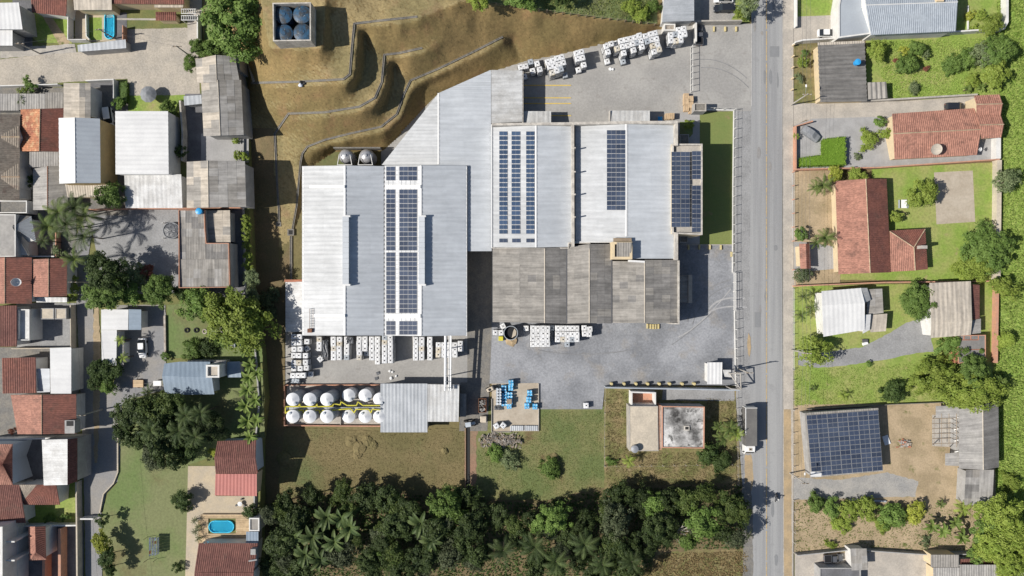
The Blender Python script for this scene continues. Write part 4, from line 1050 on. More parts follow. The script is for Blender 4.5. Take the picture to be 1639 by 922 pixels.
for (v0,v1) in ((14.5,21.5),(25,32)):
    for k in range(7):
        a,b = P(291 + 3.6 * k,v0,wb + 2.6),P(291 + 3.6 * k,v1,wb + 2.6); wobj('slat',MB().bar(a,b,0.1,4).mesh('slat',m['wwhite']),h)
    for v in (v0,v1): wobj('beam',MB().bar(P(290,v,wb + 2.6),P(314,v,wb + 2.6),0.09,4).mesh('beam',m['wwhite']),h)
for u,v in ((291,15),(313,15),(291,32),(313,32)): wobj('post',MB().bar(P(u,v,wb + 2.6) - Vector((0,0,2.65)),P(u,v,wb + 2.6),0.08,4).mesh('post',m['wwhite']),h)
h = H_('carport','slanting grey metal carport roof below the small pool',163,74,'carport')
pent(h,[(124,72),(201,63),(202,77),(125,83)],(2.9,2.9,2.6,2.6),m['galv'],m['wgrey'],wb,'v',rib=0.9,prof='trap')
# row south of the cobbled street
h = H_('house','low grey flat roofed outbuilding at the western frame edge',10,163,'outbuilding')
pent(h,box4(-20,150,30,177),(2.6,2.6,2.8,2.8),m['asbgrey'],m['wgrey'],wb,'v',**as_)
h = H_('house','pair of plain grey sheet roofs below the street wall',66,162,'outbuilding')
pent(h,box4(31,150,72,176),(3.0,3.0,2.8,2.8),m['asbgrey'],m['wgrey'],wb,'v',**as_)
pent(h,box4(72.5,148,101,175),(3.1,3.1,2.9,2.9),m['asb1'],m['wgrey'],wb,'v',**as_)
h = H_('house','narrow house with a beige sheet roof beside the dark courtyard',123,160)
gable(h,box4(102,133,145,189),((127,133),(127,189)),4.6,5.1,m['asbtan'],m['wwhite'],wb,rib=0,sheets=((5,2,[m['asbtan']]),(5,2,[m['asbtan'],m['asb2']])))
h = H_('house','house with a half orange half dark red tiled gable roof',67,208)
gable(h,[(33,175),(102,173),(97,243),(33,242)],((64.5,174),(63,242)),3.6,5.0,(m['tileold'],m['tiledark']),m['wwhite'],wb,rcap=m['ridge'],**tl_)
h = H_('apartment_house','ochre walled house with a steep white and blue grey metal roof',128,240)
gable(h,[(94,189),(160,190),(161,293),(95,294)],((120,188),(121,293)),6.2,7.4,(m['whiteroof'],m['flatblue']),m['wyellow'],wb,rib=0.9,amp=0.06,prof='trap',rcap=m['ridgew'],ins=0.15)
for v in (219,246,281):
    for z in (1.0,3.9): window(h,(161,v - 4),(161,v + 4),wb + z,wb + z + 1.5,(1,0)) if z < 2 or v != 219 else None
h = H_('annex','tan sheet roof annex below the ochre walled house',139,305,'annex')
pent(h,[(104,295),(173,294),(173,315),(108,316)],(3.2,3.2,2.9,2.9),m['asbtan'],m['wcream'],wb,'v',**as_)
h = H_('house','tall block with a broad flat white ribbed roof',228,228)
pent(h,[(184.5,178),(269,178),(270,279),(185,279)],(5.4,5.2,5.2,5.4),m['whiteroof'],m['wwhite'],wb,'h',rib=0.9,amp=0.06,prof='trap',ins=0.15)
for v in (193,214,231,243,262): window(h,(270,v - 3),(270,v + 3),wb + 2.2,wb + 3.8,(1,0))
h = H_('shed','low shed with a dappled white sheet roof below the white block',246,306,'shed')
pent(h,[(199,280),(290,279),(292,333),(201,333)],(3.4,3.4,3.0,3.0),m['whitestain'],m['wwhite'],wb,'v',rib=0.9,prof='trap')
h = H_('house','grey fibre cement house below the orange tiled gable',78,290)
pent(h,[(47,243),(94,243),(94,266),(47,268)],(3.3,3.3,3.0,3.0),m['asbgrey'],m['wwhite'],wb,'v',**as_)
gable(h,[(53,270),(106,265),(109,332),(53,336)],((76,266),(76,336)),2.9,3.6,(m['asbgrey'],m['asb1']),m['wwhite'],wb,rcap=m['brickcap'],**as_)
h = H_('house','brown tiled house with two cross gables at the frame edge',0,250)
gable(h,[(-60,183),(32,183),(31,320),(-60,320)],((-20,183),(-20,320)),4.0,6.4,m['tilebrown'],m['wwhite'],wb,**tl_)
for (va,vb) in ((202,236),(262,304)):
    gable(h,[(2,va),(31,va),(31,vb),(2,vb)],((2,(va + vb) / 2),(31.5,(va + vb) / 2)),4.2,5.6,m['tilebrown'],m['wwhite'],wb,rcap=m['ridge'],**tl_)
h = H_('terrace_block','small walled roof terrace below the brown tiled house',22,332,'terrace')
flat(h,box4(-10,321,43,341),2.6,0.7,m['concdark'],m['wwhite'],wb,0.2)
h = H_('house','house with a plain grey flat roof and dark hipped end',25,376)
flat(h,[(-40,343),(25,343),(25,411),(-40,411)],4.2,0.12,m['asbgrey'],m['wwhite'],wb,0.2)
slope(h,(20,363,wb + 4.4),(20,363,wb + 4.4),(50,346,wb + 3.0),(25,344,wb + 3.2),m['asb3'],0.4,0.05)
slope(h,(20,363,wb + 4.4),(20,363,wb + 4.4),(58,388,wb + 2.8),(50,346,wb + 3.0),m['galv'],0.4,0.05)
slope(h,(20,363,wb + 4.4),(20,364,wb + 4.4),(46,411,wb + 3.0),(46,388,wb + 3.0),m['asb3'],0.4,0.05)
walls(h,[(25,346,wb + 3),(52,350,wb + 2.8),(55,386,wb + 2.8),(46,388,wb + 2.9),(46,410,wb + 2.9),(25,410,wb + 3)],wb,m['wwhite'],0.2)
h = H_('house','red tiled house carrying a pale satellite dish',22,450)
gable(h,[(-30,412),(51,412),(51,486),(-30,486)],((8,412),(8,486)),4.2,5.4,(m['tile'],m['tiledark']),m['wwhite'],wb,rcap=m['ridge'],**tl_)  # east slope in darker tile, its shade painted in
h = H_('house','small red tiled house, shade coloured into one slope, beside the alley hedge',80,446)
gable(h,[(53,415),(107,413),(107,474),(53,475)],((78,414),(78,475)),4.0,5.0,(m['tile'],m['tiledark']),m['wwhite'],wb,rcap=m['ridge'],**tl_)  # shade on the eastern slope painted with dark tile
pent(h,box4(58,476,107,484),(2.7,2.7,2.5,2.5),m['whitestain'],m['wwhite'],wb,'v',rib=0.8)
h = H_('house','dark brown tiled house with a white balcony wall',12,522)
pent(h,[(-40,490),(27,489),(27,555),(-40,555)],(5.0,4.6,4.6,5.0),m['tilemaroon'],m['wwhite'],wb,'v',**tl_)
h = H_('balcony_block','white two storey balcony front facing the gravel courtyard',38,520,'balcony')
flat(h,box4(28,495,47,545),3.6,0.5,m['whitestain'],m['wwhite'],wb,0.2)
for (va,vb) in ((497,516),(520,526),(531,541)): window(h,(47,va),(47,vb),wb + 0.9,wb + 2.4,(1,0))
h = H_('flat_roof','weathered white concrete canopy in the gravel courtyard',86,503,'canopy')
for (u0,u1) in ((65,86),(88,106)): flat(h,box4(u0,493.5,u1,511),2.6,0.1,m['beigeconc'],m['wgrey'],wb,0.15)
h = H_('house','dark red roofed house between white walled courts',30,600)
pent(h,[(3,573),(57,572),(58,629),(4,630)],(4.6,4.2,4.2,4.6),m['tiledark'],m['wwhite'],wb,'v',**tl_)
h = H_('house','long bright white sheet roofed house beside the alley',97,593)
pent(h,[(80,557),(114,556),(114,630),(81,630)],(4.6,4.4,4.4,4.6),m['whiteroof'],m['wwhite'],wb,'h',rib=0.9,prof='trap')
h = H_('annex','narrow pale ribbed roof joining the dark red and white roofs',69,609,'annex')
pent(h,[(58.5,590),(79.5,590),(80,628),(59,628)],(3.6,3.6,3.3,3.3),m['pale_metal'],m['wwhite'],wb,'h',rib=0.9,prof='trap')
h = H_('house','broad red tiled house with light and shade coloured into its slopes beside the alley',70,663)
gable(h,[(17,632),(122,631),(122,694),(28,695)],((67,632),(67,695)),3.9,5.3,(m['tile'],m['tiledark']),m['wwhite'],wb,rcap=m['ridge'],**tl_)  # lit and shaded sides coloured as two tiles
wobj('chimney',MB().box(P(103,0,8).x,P(119,0,8).x,P(0,694,8).y,P(0,673,8).y,wb + 3,wb + 4.9).mesh('chimney',m['wgrey']),h)
wobj('chimney_opening',MB().box(P(106,0,8).x,P(117,0,8).x,P(0,682,8).y,P(0,674,8).y,wb + 4.91,wb + 4.95).mesh('chimney_opening',m['dark']),h)
h = H_('house','red tiled roof at the frame edge beside the dark inner court',5,743)
gable(h,[(-60,711),(20,711),(20,776),(-60,776)],((-20,743),(4,743)),6.2,7.2,m['tile'],m['wblue'],wb,ins=0.15,**tl_)
slope(h,(4,743,wb + 7.2),(4,743,wb + 7.2),(20,776,wb + 6.2),(20,711,wb + 6.2),m['tiledark'],**tl_)  # eastern hip end painted dark for its shade
for (va,vb) in ((716,730),(735,750),(756,768)): window(h,(20,va),(20,vb),wb + 1.0,wb + 3.0,(1,0))
h = H_('house','tall white roofed house with a brown roof flank casting a long shadow',95,740)
gable(h,[(67,704),(124,701),(124,770),(70,777)],((108,703),(108,776)),5.4,6.2,(m['whitestain'],m['tiledark']),m['wgrey'],wb,rib=0.42,amp=0.05,ev=(5.4,4.9),ins=0.15)
h = H_('house','dark brown tiled roof in the lower western corner',15,806)
pent(h,[(-60,777),(31,776),(41,837),(-60,838)],(5.0,4.8,3.6,3.6),m['tilemaroon'],m['wwhite'],wb,'v',**tl_)
h = H_('house','hipped red brown tiled roof above the walled lawn',64,790)
slope(h,(59,776,wb + 5.0),(90,776,wb + 5.0),(96,808,wb + 3.4),(32,808,wb + 3.4),m['tiledark'],**tl_)
slope(h,(31,776,wb + 4.8),(59,776,wb + 5.0),(32,808,wb + 3.4),(31,806,wb + 3.5),m['tilebrown'],rib=0.4,amp=0.05)
walls(h,[(32,776,wb + 4.8),(90,776,wb + 4.8),(95,807,wb + 3.4),(32,807,wb + 3.4)],wb,m['wwhite'],0.3)
h = H_('house','slim red tiled roof among the long side yards',60,868)
gable(h,[(45,843),(73,842),(74,896),(47,897)],((56,843),(57,884)),4.0,4.9,(m['tile'],m['tiledark']),m['wwhite'],wb,**tl_)  # dark tile stands for the shade on the east side
slope(h,(57,884,wb + 4.9),(57,884,wb + 4.9),(74,896,wb + 4),(47,897,wb + 4),m['tile'],**tl_)
h = H_('apartment_house','white walled house with framed upper windows in the lower corner',-10,885)
flat(h,[(-60,848),(4,843),(4,960),(-60,960)],7.0,0.4,m['whitestain'],m['wwhite'],wb,0.25)
for v in (853,883,910): window(h,(4,v - 1),(4,v + 12),wb + 3.6,wb + 5.4,(1,0))
for v in (866,896): wobj('ledge',MB().box(P(4,0,wb + 7).x,P(4,0,wb + 7).x + 2.0,P(0,v + 1.2,wb + 6).y,P(0,v - 1.2,wb + 6).y,wb - .2,wb + 6.4).mesh('ledge',m['wwhite']),h)
h = H_('long_wall_house','pale party wall with a narrow coping in the lower western yards',24,885,'wall')
flat(h,box4(22,843,29,960),3.0,0.2,m['wgrey'],m['wwhite'],wb,0.15)
# middle column
h = H_('house','long fibre cement gable house at the foot of the hill',352,155)
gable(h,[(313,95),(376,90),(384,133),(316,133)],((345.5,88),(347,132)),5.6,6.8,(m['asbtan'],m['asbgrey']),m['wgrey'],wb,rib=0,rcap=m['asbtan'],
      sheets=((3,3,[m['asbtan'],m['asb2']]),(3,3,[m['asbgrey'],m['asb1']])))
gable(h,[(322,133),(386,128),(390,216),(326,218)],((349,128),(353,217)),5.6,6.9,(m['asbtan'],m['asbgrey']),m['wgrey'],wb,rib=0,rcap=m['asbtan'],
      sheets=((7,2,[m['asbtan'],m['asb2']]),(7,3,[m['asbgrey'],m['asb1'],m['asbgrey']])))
h = H_('roof_box','pale flat box beside the long fibre cement gable',376,100,'annex')
flat(h,[(369,88),(382,87),(384,112),(370,112)],4.8,0.1,m['conc'],m['wgrey'],wb,0.15)
h = H_('carport','small silver metal entrance roof beside the dark courtyard',308,161,'carport')
pent(h,[(294,154),(322,152),(323,166),(295,169)],(2.7,2.7,2.5,2.5),m['galv'],m['wgrey'],wb,'v',rib=0.8,prof='trap')
h = H_('house','square fibre cement house beside the dark track',346,296)
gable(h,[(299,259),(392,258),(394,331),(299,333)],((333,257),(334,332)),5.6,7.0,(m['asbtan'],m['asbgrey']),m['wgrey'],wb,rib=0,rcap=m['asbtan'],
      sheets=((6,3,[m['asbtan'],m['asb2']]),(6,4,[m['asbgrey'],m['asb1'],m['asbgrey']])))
h = H_('workshop','brick edged workshop under patched fibre cement sheets',328,400,'workshop')
PZ = ([m['asb1'],m['asb2'],m['asb3'],m['asbgrey']],[4,3,2,3])
flat(h,[(285.5,335.5),(327,335.5),(328,366),(330,389),(366,389),(368,460),(286,461)],4.2,0.55,None,m['wgrey'],wb,0.14,coping=m['brickcap'])
pent(h,[(287,337),(327,337),(327,366),(287,366)],(4.55,4.55,4.4,4.4),m['asb2'],None,wb,'v',sheets=(4,3,PZ))
pent(h,[(287,366),(328,366),(329,415),(287,415)],(4.45,4.45,4.3,4.3),m['asb2'],None,wb,'v',sheets=(4,4,PZ))
pent(h,[(329,390),(365.5,390),(365.5,415),(329,415)],(4.45,4.45,4.35,4.35),m['asb3'],None,wb,'v',sheets=(3,2,([m['asb3'],m['asb1']],[3,1])))
pent(h,[(287,415),(366,415),(366.5,459),(287,459)],(4.5,4.5,4.3,4.3),m['asb1'],None,wb,'v',sheets=(7,3,PZ))
h = H_('annex','pale fibre cement roof tucked into the corner of the brick workshop',348,362,'annex')
pent(h,[(330,337),(368,336.5),(369,389),(331,388)],(3.5,3.4,3.3,3.4),m['asbtan'],m['wgrey'],wb,'h',sheets=(4,3,[m['asbtan'],m['asb2'],m['asbtan']]))
h = H_('house','L shaped house with a dazzling white roof beside the grey yard',184,538)
pent(h,[(162,495),(205.5,495.5),(205,528),(162,528)],(3.5,3.3,3.3,3.5),m['whiteroof'],m['wwhite'],wb,'h',rib=0.9,prof='trap')
pent(h,[(162,528.3),(187,528.3),(186,585),(163,584)],(3.5,3.3,3.3,3.5),m['whiteroof'],m['wwhite'],wb,'h',rib=0.9,prof='trap')
pent(h,[(206,495),(226,495.5),(226,528),(206,528)],(3.3,3.1,3.1,3.3),m['blueroof'],m['wwhite'],wb,'h',rib=0.9,prof='trap')
pent(h,[(187.3,545),(198,545),(198,584),(187,584)],(2.7,2.5,2.5,2.7),m['asbgrey'],m['wwhite'],wb,'h',rib=0.5)
h = H_('house','blue grey metal roofed house with a white framed skylight box',305,605)
gable(h,[(263,582),(287,579),(290,630),(264,630)],((259.5,602),(287,602)),3.6,4.8,m['blueroof'],m['wwhite'],wb,rib=0.9,prof='trap')
gable(h,[(287,579),(336,579),(343,631),(290,632)],((286,603),(339,603.5)),3.8,5.0,m['blueroof'],m['wwhite'],wb,rib=0.9,prof='trap')
pent(h,[(300,577),(362,577),(362,580),(300,580)],(3.0,3.0,3.0,3.0),m['asbgrey'],m['wgrey'],wb,'v',rib=0)
pent(h,[(340,580),(362,577),(361,598),(343,604)],(3.4,3.2,3.2,3.4),m['asbgrey'],m['wgrey'],wb,'v',rib=0.5)
h = H_('roof_lantern','white framed box with a timber lid on the blue grey roof',340,594,'tank house',base=wb)
flat(h,box4(329.5,584,351,604.5),5.4,0.5,m['asbtan'],m['wwhite'],wb,0.35)
h = H_('shed','small square blue metal roof beside the banana plants',374,592,'shed')
pent(h,[(363,579),(384,578.5),(386,604),(364,604)],(2.7,2.7,2.5,2.5),m['blueroof'],m['wgrey'],wb,'v',rib=0.9,prof='trap')
h = H_('house','maroon roofed house with a red metal veranda below',377,745)
gable(h,[(348,706),(410,704),(413,758),(345,758)],((343,732),(409,733)),4.2,5.4,m['tilemaroon'],m['wblue'],wb,**tl_)
pent(h,[(345,758.5),(411,758.5),(411,794),(344,793)],(4.0,4.0,3.0,3.0),m['redmetal'],m['wcream'],wb,'v',rib=0.7,amp=0.06,prof='trap')
h = H_('pool_hut','small white framed flat roofed hut beside the pool deck',407,840,'hut')
flat(h,box4(398.5,829,415,850),2.8,0.2,m['asb2'],m['wwhite'],wb,0.25)
h = H_('pool_hut','small blue grey metal roof between hut and dark red house',404,860,'hut')
pent(h,box4(394,851,413.5,870),(2.7,2.7,2.5,2.5),m['blueroof'],m['wgrey'],wb,'v',rib=0.6,prof='trap')
h = H_('house','broad dark red tiled house below the pool deck',362,905)
pent(h,[(318,869.5),(413,869.5),(406,916),(311,916)],(3.4,3.4,4.8,4.8),m['tilemaroon'],m['wwhite'],wb,'v',**tl_)
pent(h,[(311,916.5),(406,916.5),(404,980),(308,980)],(4.8,4.8,3.2,3.2),m['tilemaroon'],m['wwhite'],wb,'v',**tl_)
wobj('chimney',MB().box(P(403,0,7).x,P(411,0,7).x,P(0,886,7).y,P(0,877,7).y,wb + 3,wb + 4.7).mesh('chimney',m['wgrey']),h)
wobj('roof_beam',MB().bar(P(398,898,wb + 4.7),P(411,896,wb + 4.3),0.14,4).mesh('roof_beam',m['wwhite']),h)

# ================================================================ eastern houses
E = 0.0
h = bld('house','slate blue tiled house with a flat roofed front wing','house',1460,25)
gable(h,[(1382,-30),(1533,-30),(1530,50),(1394,56)],((1386,8),(1533,3)),4.4,6.0,m['blueslate'],m['wwhite'],0,rcap=m['ridgew'],**tl_)
flat(h,[(1342,10),(1350,-40),(1382,-40),(1382,10),(1395,10),(1395,54),(1342,61)],3.3,0.25,m['flatblue'],m['wwhite'],0,0.3)
wobj('chimney',MB().box(P(1497,0,6).x,P(1508,0,6).x,P(0,4,6).y,P(0,-6,6).y,4,6.6).mesh('chimney',m['wcream']),h)
h = bld('barn','old barn under dark ribbed fibre cement channels','barn',1347,115)
pent(h,[(1309,70),(1384,66),(1388,162),(1313,163)],(3.0,2.5,2.5,3.0),m['asb3'],m['wcream'],0,'h',rib=0.9,amp=0.22)
slope(h,(1309,68,3.15),(1384,65,2.75),(1384,69,2.65),(1309,73,3.05),m['asbtan'],0.5,0.05)
h = bld('lean_to','short ribbed grey lean to behind the old barn','annex',1404,146)
pent(h,[(1389,132),(1419,131),(1421,157),(1390,159)],(2.8,2.8,2.5,2.5),m['asb2'],m['wgrey'],0,'v',rib=0.9,amp=0.18)
h = bld('house','long red tiled bungalow with a round pale roof dish','house',1500,215)
gable(h,[(1428,182),(1560,173),(1564,248),(1432,255)],((1430,214),(1571,207)),2.8,4.2,m['tile'],m['wcream'],0,rcap=m['ridge'],**tl_)
h = bld('house','weathered red tiled annex with two gables behind the long bungalow','annex',1585,187)
gable(h,[(1559,153),(1600,151),(1602,184),(1563,184)],((1563,167),(1605,166)),3.6,4.6,m['tile'],m['wcream'],0,rcap=m['ridge'],**tl_)
gable(h,[(1563,184),(1602,184),(1603,220),(1571,222)],((1568,200),(1607,199)),3.6,4.6,m['tile'],m['wcream'],0,rcap=m['ridge'],**tl_)
h = bld('house','L shaped red tiled house with a hipped rear wing','house',1400,362)
gable(h,[(1337,290),(1419,286),(1426,436),(1342,439)],((1386,286),(1393,437)),2.8,4.6,(m['tile'],m['tiledark']),m['wcream'],0,rcap=m['ridge'],**tl_)  # shaded east slope given the darker tile colour
slope(h,(1424,370,3.1),(1463,396,4.1),(1465,433,2.7),(1426,435,2.7),m['tile'],**tl_)
slope(h,(1424,370,3.1),(1463,396,4.1),(1482,366,2.7),(1424,369,2.9),m['tiledark'],**tl_)
slope(h,(1463,396,4.1),(1465,433,2.8),(1485,431,2.7),(1481,367,2.7),m['tiledark'],**tl_)  # wing slopes turned from the sun coloured darker, shade included
cap(h,(1424,370,3.2),(1463,396,4.2),m['ridge']); cap(h,(1463,396,4.2),(1481,367,2.8),m['ridge']); cap(h,(1463,396,4.2),(1465,433,2.9),m['ridge'])
walls(h,[(1424,369,2.8),(1480,368,2.6),(1484,430,2.6),(1426,434,2.6)],0,m['wcream'],0.3)
wobj('chimney',MB().box(P(1474,0,5).x,P(1483,0,5).x,P(0,398,5).y,P(0,393,5).y,3,5.3).mesh('chimney',m['conc']),h)
h = bld('gate_roof','small red tiled gate roof over the grey paved drive','gate',1289,410)
gable(h,[(1279,390),(1296,389),(1298,430),(1281,430)],((1290,390),(1291,430)),2.7,3.2,(m['tile'],m['tiledark']),m['wcream'],0,**tl_)  # gate roof's shaded side is painted darker too
h = bld('house','white sheet roofed house with grey rear additions','house',1365,498)
gable(h,[(1315,466),(1378,461),(1384,528),(1318,539)],((1316,489),(1384,485)),4.2,5.2,m['whiteroof'],m['wwhite'],0,rib=0.9,prof='trap',ev=(4.2,3.8))
pent(h,[(1378,461),(1388,461),(1394,480),(1384,485)],(4.2,3.6,3.6,4.8),m['whitestain'],m['wwhite'],0,'h',rib=0.9,prof='trap')
pent(h,[(1384,504),(1394,503),(1392,528),(1381,534)],(4.0,3.8,3.4,3.6),m['whiteroof'],m['wwhite'],0,'h',rib=0.9,prof='trap')
pent(h,[(1389,463),(1412,462),(1414,501),(1387,504)],(3.0,2.9,2.9,3.0),m['asb2'],m['wgrey'],0,'h',rib=0,sheets=(3,2,[m['asb2'],m['asbgrey']]))
pent(h,[(1394,504),(1420,502),(1418,530),(1393,532)],(2.8,2.7,2.6,2.7),m['asb2'],m['wgrey'],0,'v',rib=0,sheets=(2,2,[m['asb2'],m['asbtan']]))
h = bld('house','brown grey ribbed shed house beside the gravel turning place','shed',1522,495)
gable(h,[(1488,453),(1554,450),(1554,536),(1490,541)],((1491,516),(1556,514)),4.4,5.0,m['asbtan'],m['wwhite'],0,rib=0.9,amp=0.05,ev=(4.2,3.6))
pent(h,[(1556,455),(1568,456),(1568,510),(1558,512)],(3.2,3.0,3.0,3.2),m['tilemaroon'],m['wgrey'],0,'h',**tl_)
pent(h,[(1554,513),(1570,510),(1570,533),(1552,535)],(2.9,2.7,2.7,2.9),m['asbgrey'],m['wgrey'],0,'h',**as_)
pent(h,[(1481,458),(1489,456),(1491,524),(1481,518)],(2.6,2.8,2.8,2.6),m['whitestain'],None,0,'h',rib=0.8)
h = bld('flat_roof_hut','dark flat roofed store with red brick dividing lines','store',1556,558)
flat(h,[(1533,537),(1578,536),(1578,575),(1534,582)],2.7,0.12,m['asb3'],m['brick'],0,0.15,coping=m['brickcap'])
for (a,b) in (((1535,560),(1577,559)),((1543,537),(1543,544)),((1554,537),(1554,544)),((1566,537),(1566,544)),((1535,544),(1566,544))):
    wobj('brick_line',MB().bar(P(*a,2.72),P(*b,2.72),0.09,4).mesh('brick_line',m['brick']),h)
# solar roofed shed
h = bld('solar_shed','square shed carrying a full roof of dark solar panels','shed',1350,708)
Q = [(1288,661),(1406,653),(1413.5,754),(1297,765)]
pent(h,Q,(3.6,3.6,3.3,3.3),m['asb2'],m['wgrey'],0,'v',rib=0.5)
PLS = [(*Q[0],3.68),(*Q[1],3.68),(*Q[2],3.38),(*Q[3],3.38)]
ra = thing('solar_array','full roof solar array tilted slightly on the square shed','solar array',P(1350,708,3.6))
c00,c10,c11,c01 = (1290.5,665),(1405.5,656.5),(1413,753),(1299.5,763)
def qq(s,t): return (c00[0] * (1 - s) * (1 - t) + c10[0] * s * (1 - t) + c11[0] * s * t + c01[0] * (1 - s) * t,c00[1] * (1 - s) * (1 - t) + c10[1] * s * (1 - t) + c11[1] * s * t + c01[1] * (1 - s) * t)
for i in range(7):
    for j in range(13):
        if i == 0 and j == 12: continue
        s0,s1,t0,t1 = i / 7 + .001,(i + 1) / 7 - .002,j / 13 + .001,(j + 1) / 13 - .003
        panel(ra,PLS,[qq(s0,t0),qq(s1,t0),qq(s1,t1),qq(s0,t1)],m['cell'],off=0.12)
strip_on(h,PLS,1297.5,755,1315,763,0.1,m['whiteroof'],'white_sheet')
# farm shed
h = bld('shed','grey gabled farm shed with an open timber frame in front','shed',1560,700)
gable(h,[(1535,655),(1598,642),(1599,748),(1535,750)],((1573,648),(1574,752)),3.4,4.4,(m['asbgrey'],m['asb3']),m['wgrey'],0,rib=0.5,amp=0.05,rcap=m['asbtan'])
for k in range(4): wobj('gable_truss',MB().bar(P(1534,668 + 18 * k,3.3),P(1527,670 + 18 * k,2.2),0.15,4).mesh('gable_truss',m['wwhite']),h)
h = bld('timber_frame','unfinished open timber roof frame over a pale floor','frame',1513,680)
for k in range(6):
    v = 670 + 8 * k; wobj('rafter',MB().bar(P(1492,v,2.8),P(1535,v - 1,3.2),0.07,4).mesh('rafter',m['oldwood']),h)
for k in range(4):
    u = 1495 + 12 * k; wobj('purlin',MB().bar(P(u,662,2.75 + k * .13),P(u,716,2.75 + k * .13),0.06,4).mesh('purlin',m['oldwood']),h)
for u,v in ((1493,670),(1493,712),(1520,716)): wobj('post',MB().bar(P(u,v,0),P(u,v,2.9),0.09,4).mesh('post',m['oldwood']),h)
pent(h,[(1498,650),(1535,649),(1536,670),(1498,670)],(2.8,3.1,3.1,2.8),m['asbgrey'],None,0,'h',**as_)
pent(h,[(1513,726),(1535,724),(1535,746),(1513,745)],(2.6,2.9,2.9,2.6),m['asbgrey'],None,0,'h',**as_)
patch('floor','pale concrete floor under the open timber frame',[(1492,664),(1534,664),(1534,716),(1492,714)],m['conc'],off=0.08)
h = bld('shed','grey fibre cement shed roof beside the potted court','shed',1567,780)
pent(h,[(1546,752),(1591,752),(1588,810),(1543,808)],(3.2,3.0,3.0,3.2),m['asbgrey'],m['wgrey'],0,'v',rib=0,sheets=(4,5,([m['asbgrey'],m['asb3'],m['asb2']],[5,3,1])))
# bottom row
h = bld('house','small grey tiled roof beside the parked pickup','house',1374,897)
pent(h,[(1361,878),(1387,878),(1389,912),(1363,913)],(3.2,3.2,3.0,3.0),m['asbgrey'],m['wwhite'],0,'v',rib=0,sheets=(3,3,[m['asbgrey'],m['asb2']]))
h = bld('house','grey sheet roof with a darker lower half at the bottom edge','house',1512,905)
pent(h,box4(1490,888,1535,908),(3.6,3.6,3.3,3.3),m['asb2'],m['wcream'],0,'v',**as_)
pent(h,box4(1494,908.5,1536,960),(3.2,3.2,2.9,2.9),m['asbgrey'],m['wcream'],0,'v',**as_)
h = bld('house','wide grey sheet roof at the lower eastern corner','house',1567,920)
pent(h,box4(1536.5,904,1599,960),(3.4,3.4,3.0,3.0),m['asbgrey'],m['wwhite'],0,'v',**as_)
pent(h,[(1538,895),(1585,893),(1598,903),(1537,904)],(2.6,2.6,2.4,2.4),m['tilemaroon'],m['wgrey'],0,'v',**tl_)
h = bld('house','dark flat roof at the bottom edge beside the pickup','house',1335,925)
flat(h,box4(1312,909,1378,960),2.6,0.2,m['dark_and_shaded_paving'],m['wgrey'],0,0.2)
# northern neighbour by the street
h = bld('house','pale metal roofed building north of the factory gate','house',1085,10)
pent(h,[(1066,-50),(1111,-50),(1111,33),(1060,35)],(4.6,4.2,4.2,4.6),m['galv'],m['wwhite'],0,'h',rib=0.8,prof='trap')
X = bld('block_hut','little square rubble filled hut beside the stacked totes','hut',1074,42)
flat(X,box4(1063,38,1081,49),2.2,0.3,m['rubble'],m['wwhite'],0,0.25)
# derelict house
X = bld('derelict_house','derelict house with a beige slab and a mould blackened flat roof','house',1065,685)
flat(X,[(1007,650),(1053,650),(1054,722),(1007.5,722)],3.6,0.05,m['beigeconc'],m['conc'],0,0.15)
flat(X,[(1054.5,649),(1059,649),(1059,720),(1054.5,720)],3.3,0.1,m['rubble'],m['brick'],0,0.15,coping=m['brickcap'])
flat(X,[(1059.5,650),(1128,651),(1127.5,718),(1059.5,717)],3.8,0.25,m['blackwash'],m['wgrey'],0,0.2,coping=m['brickcap'])
p = P(1099,685,3.9); wobj('roof_hatch',MB().box(p.x - .55,p.x + .55,p.y - .5,p.y + .5,3.7,4.1).mesh('roof_hatch',m['parapet']),X)
wobj('hatch_opening',MB().box(p.x - .35,p.x + .35,p.y - .3,p.y + .3,4.1,4.13).mesh('hatch_opening',m['dark']),X)
for (u0,u1) in ((1066,1077),(1091,1110)): window(X,(u0,650.5),(u1,650.5),1.2,2.8,(0,1))
X = bld('roofless_room','roofless room with white walls and a brick red floor','ruin',1030,640)
flat(X,[(1010,626.5),(1050,628),(1050,650),(1010,650)],0.15,2.6,m['brickcap'],m['wwhite'],0,0.3)
# ================================================================ walls and fences
garden_wall('tall grey retaining wall holding up the western terrace',[(398,91),(399,200),(399,335),(402,460),(418,560),(424,640),(417,712),(416,860),(420,960)],WEST + 0.5,0.3,m['wgrey'],base=0.0,name='retaining_wall')
garden_wall('white street wall of the close set western houses',[(0,141),(40,140),(100,138)],1.6,0.2,m['wwhite'],wb)
garden_wall('white wall across the top of the parked car courtyard',[(145,133),(189,131),(189,161)],1.8,0.25,m['wwhite'],wb)
garden_wall('white garden wall beside the small pool',[(117,10),(117,68),(146,68)],1.8,0.2,m['wwhite'],wb)
garden_wall('low white wall around the patio grass',[(141,18),(142,60),(147,66)],0.9,0.2,m['wwhite'],wb)
garden_wall('brick red wall edging the dark pool corner',[(203,45),(203,78),(185,84)],1.6,0.2,m['brickcap'],wb)
garden_wall('white wall along the concrete lane and green lawn',[(322,28),(322,66)],1.8,0.25,m['wwhite'],wb)
garden_wall('mottled wall between the white block and the dark courtyard',[(295,165),(299,215),(298,260)],2.0,0.35,m['parapet'],wb)
garden_wall('terracotta capped wall above the palm shaded gravel yard',[(146,337),(212,335),(288,335),(390,334)],1.8,0.2,m['brickcap'],wb)
garden_wall('brick wall beside the grey terrace under the palms',[(97,372),(97,412)],1.6,0.2,m['brickcap'],wb)
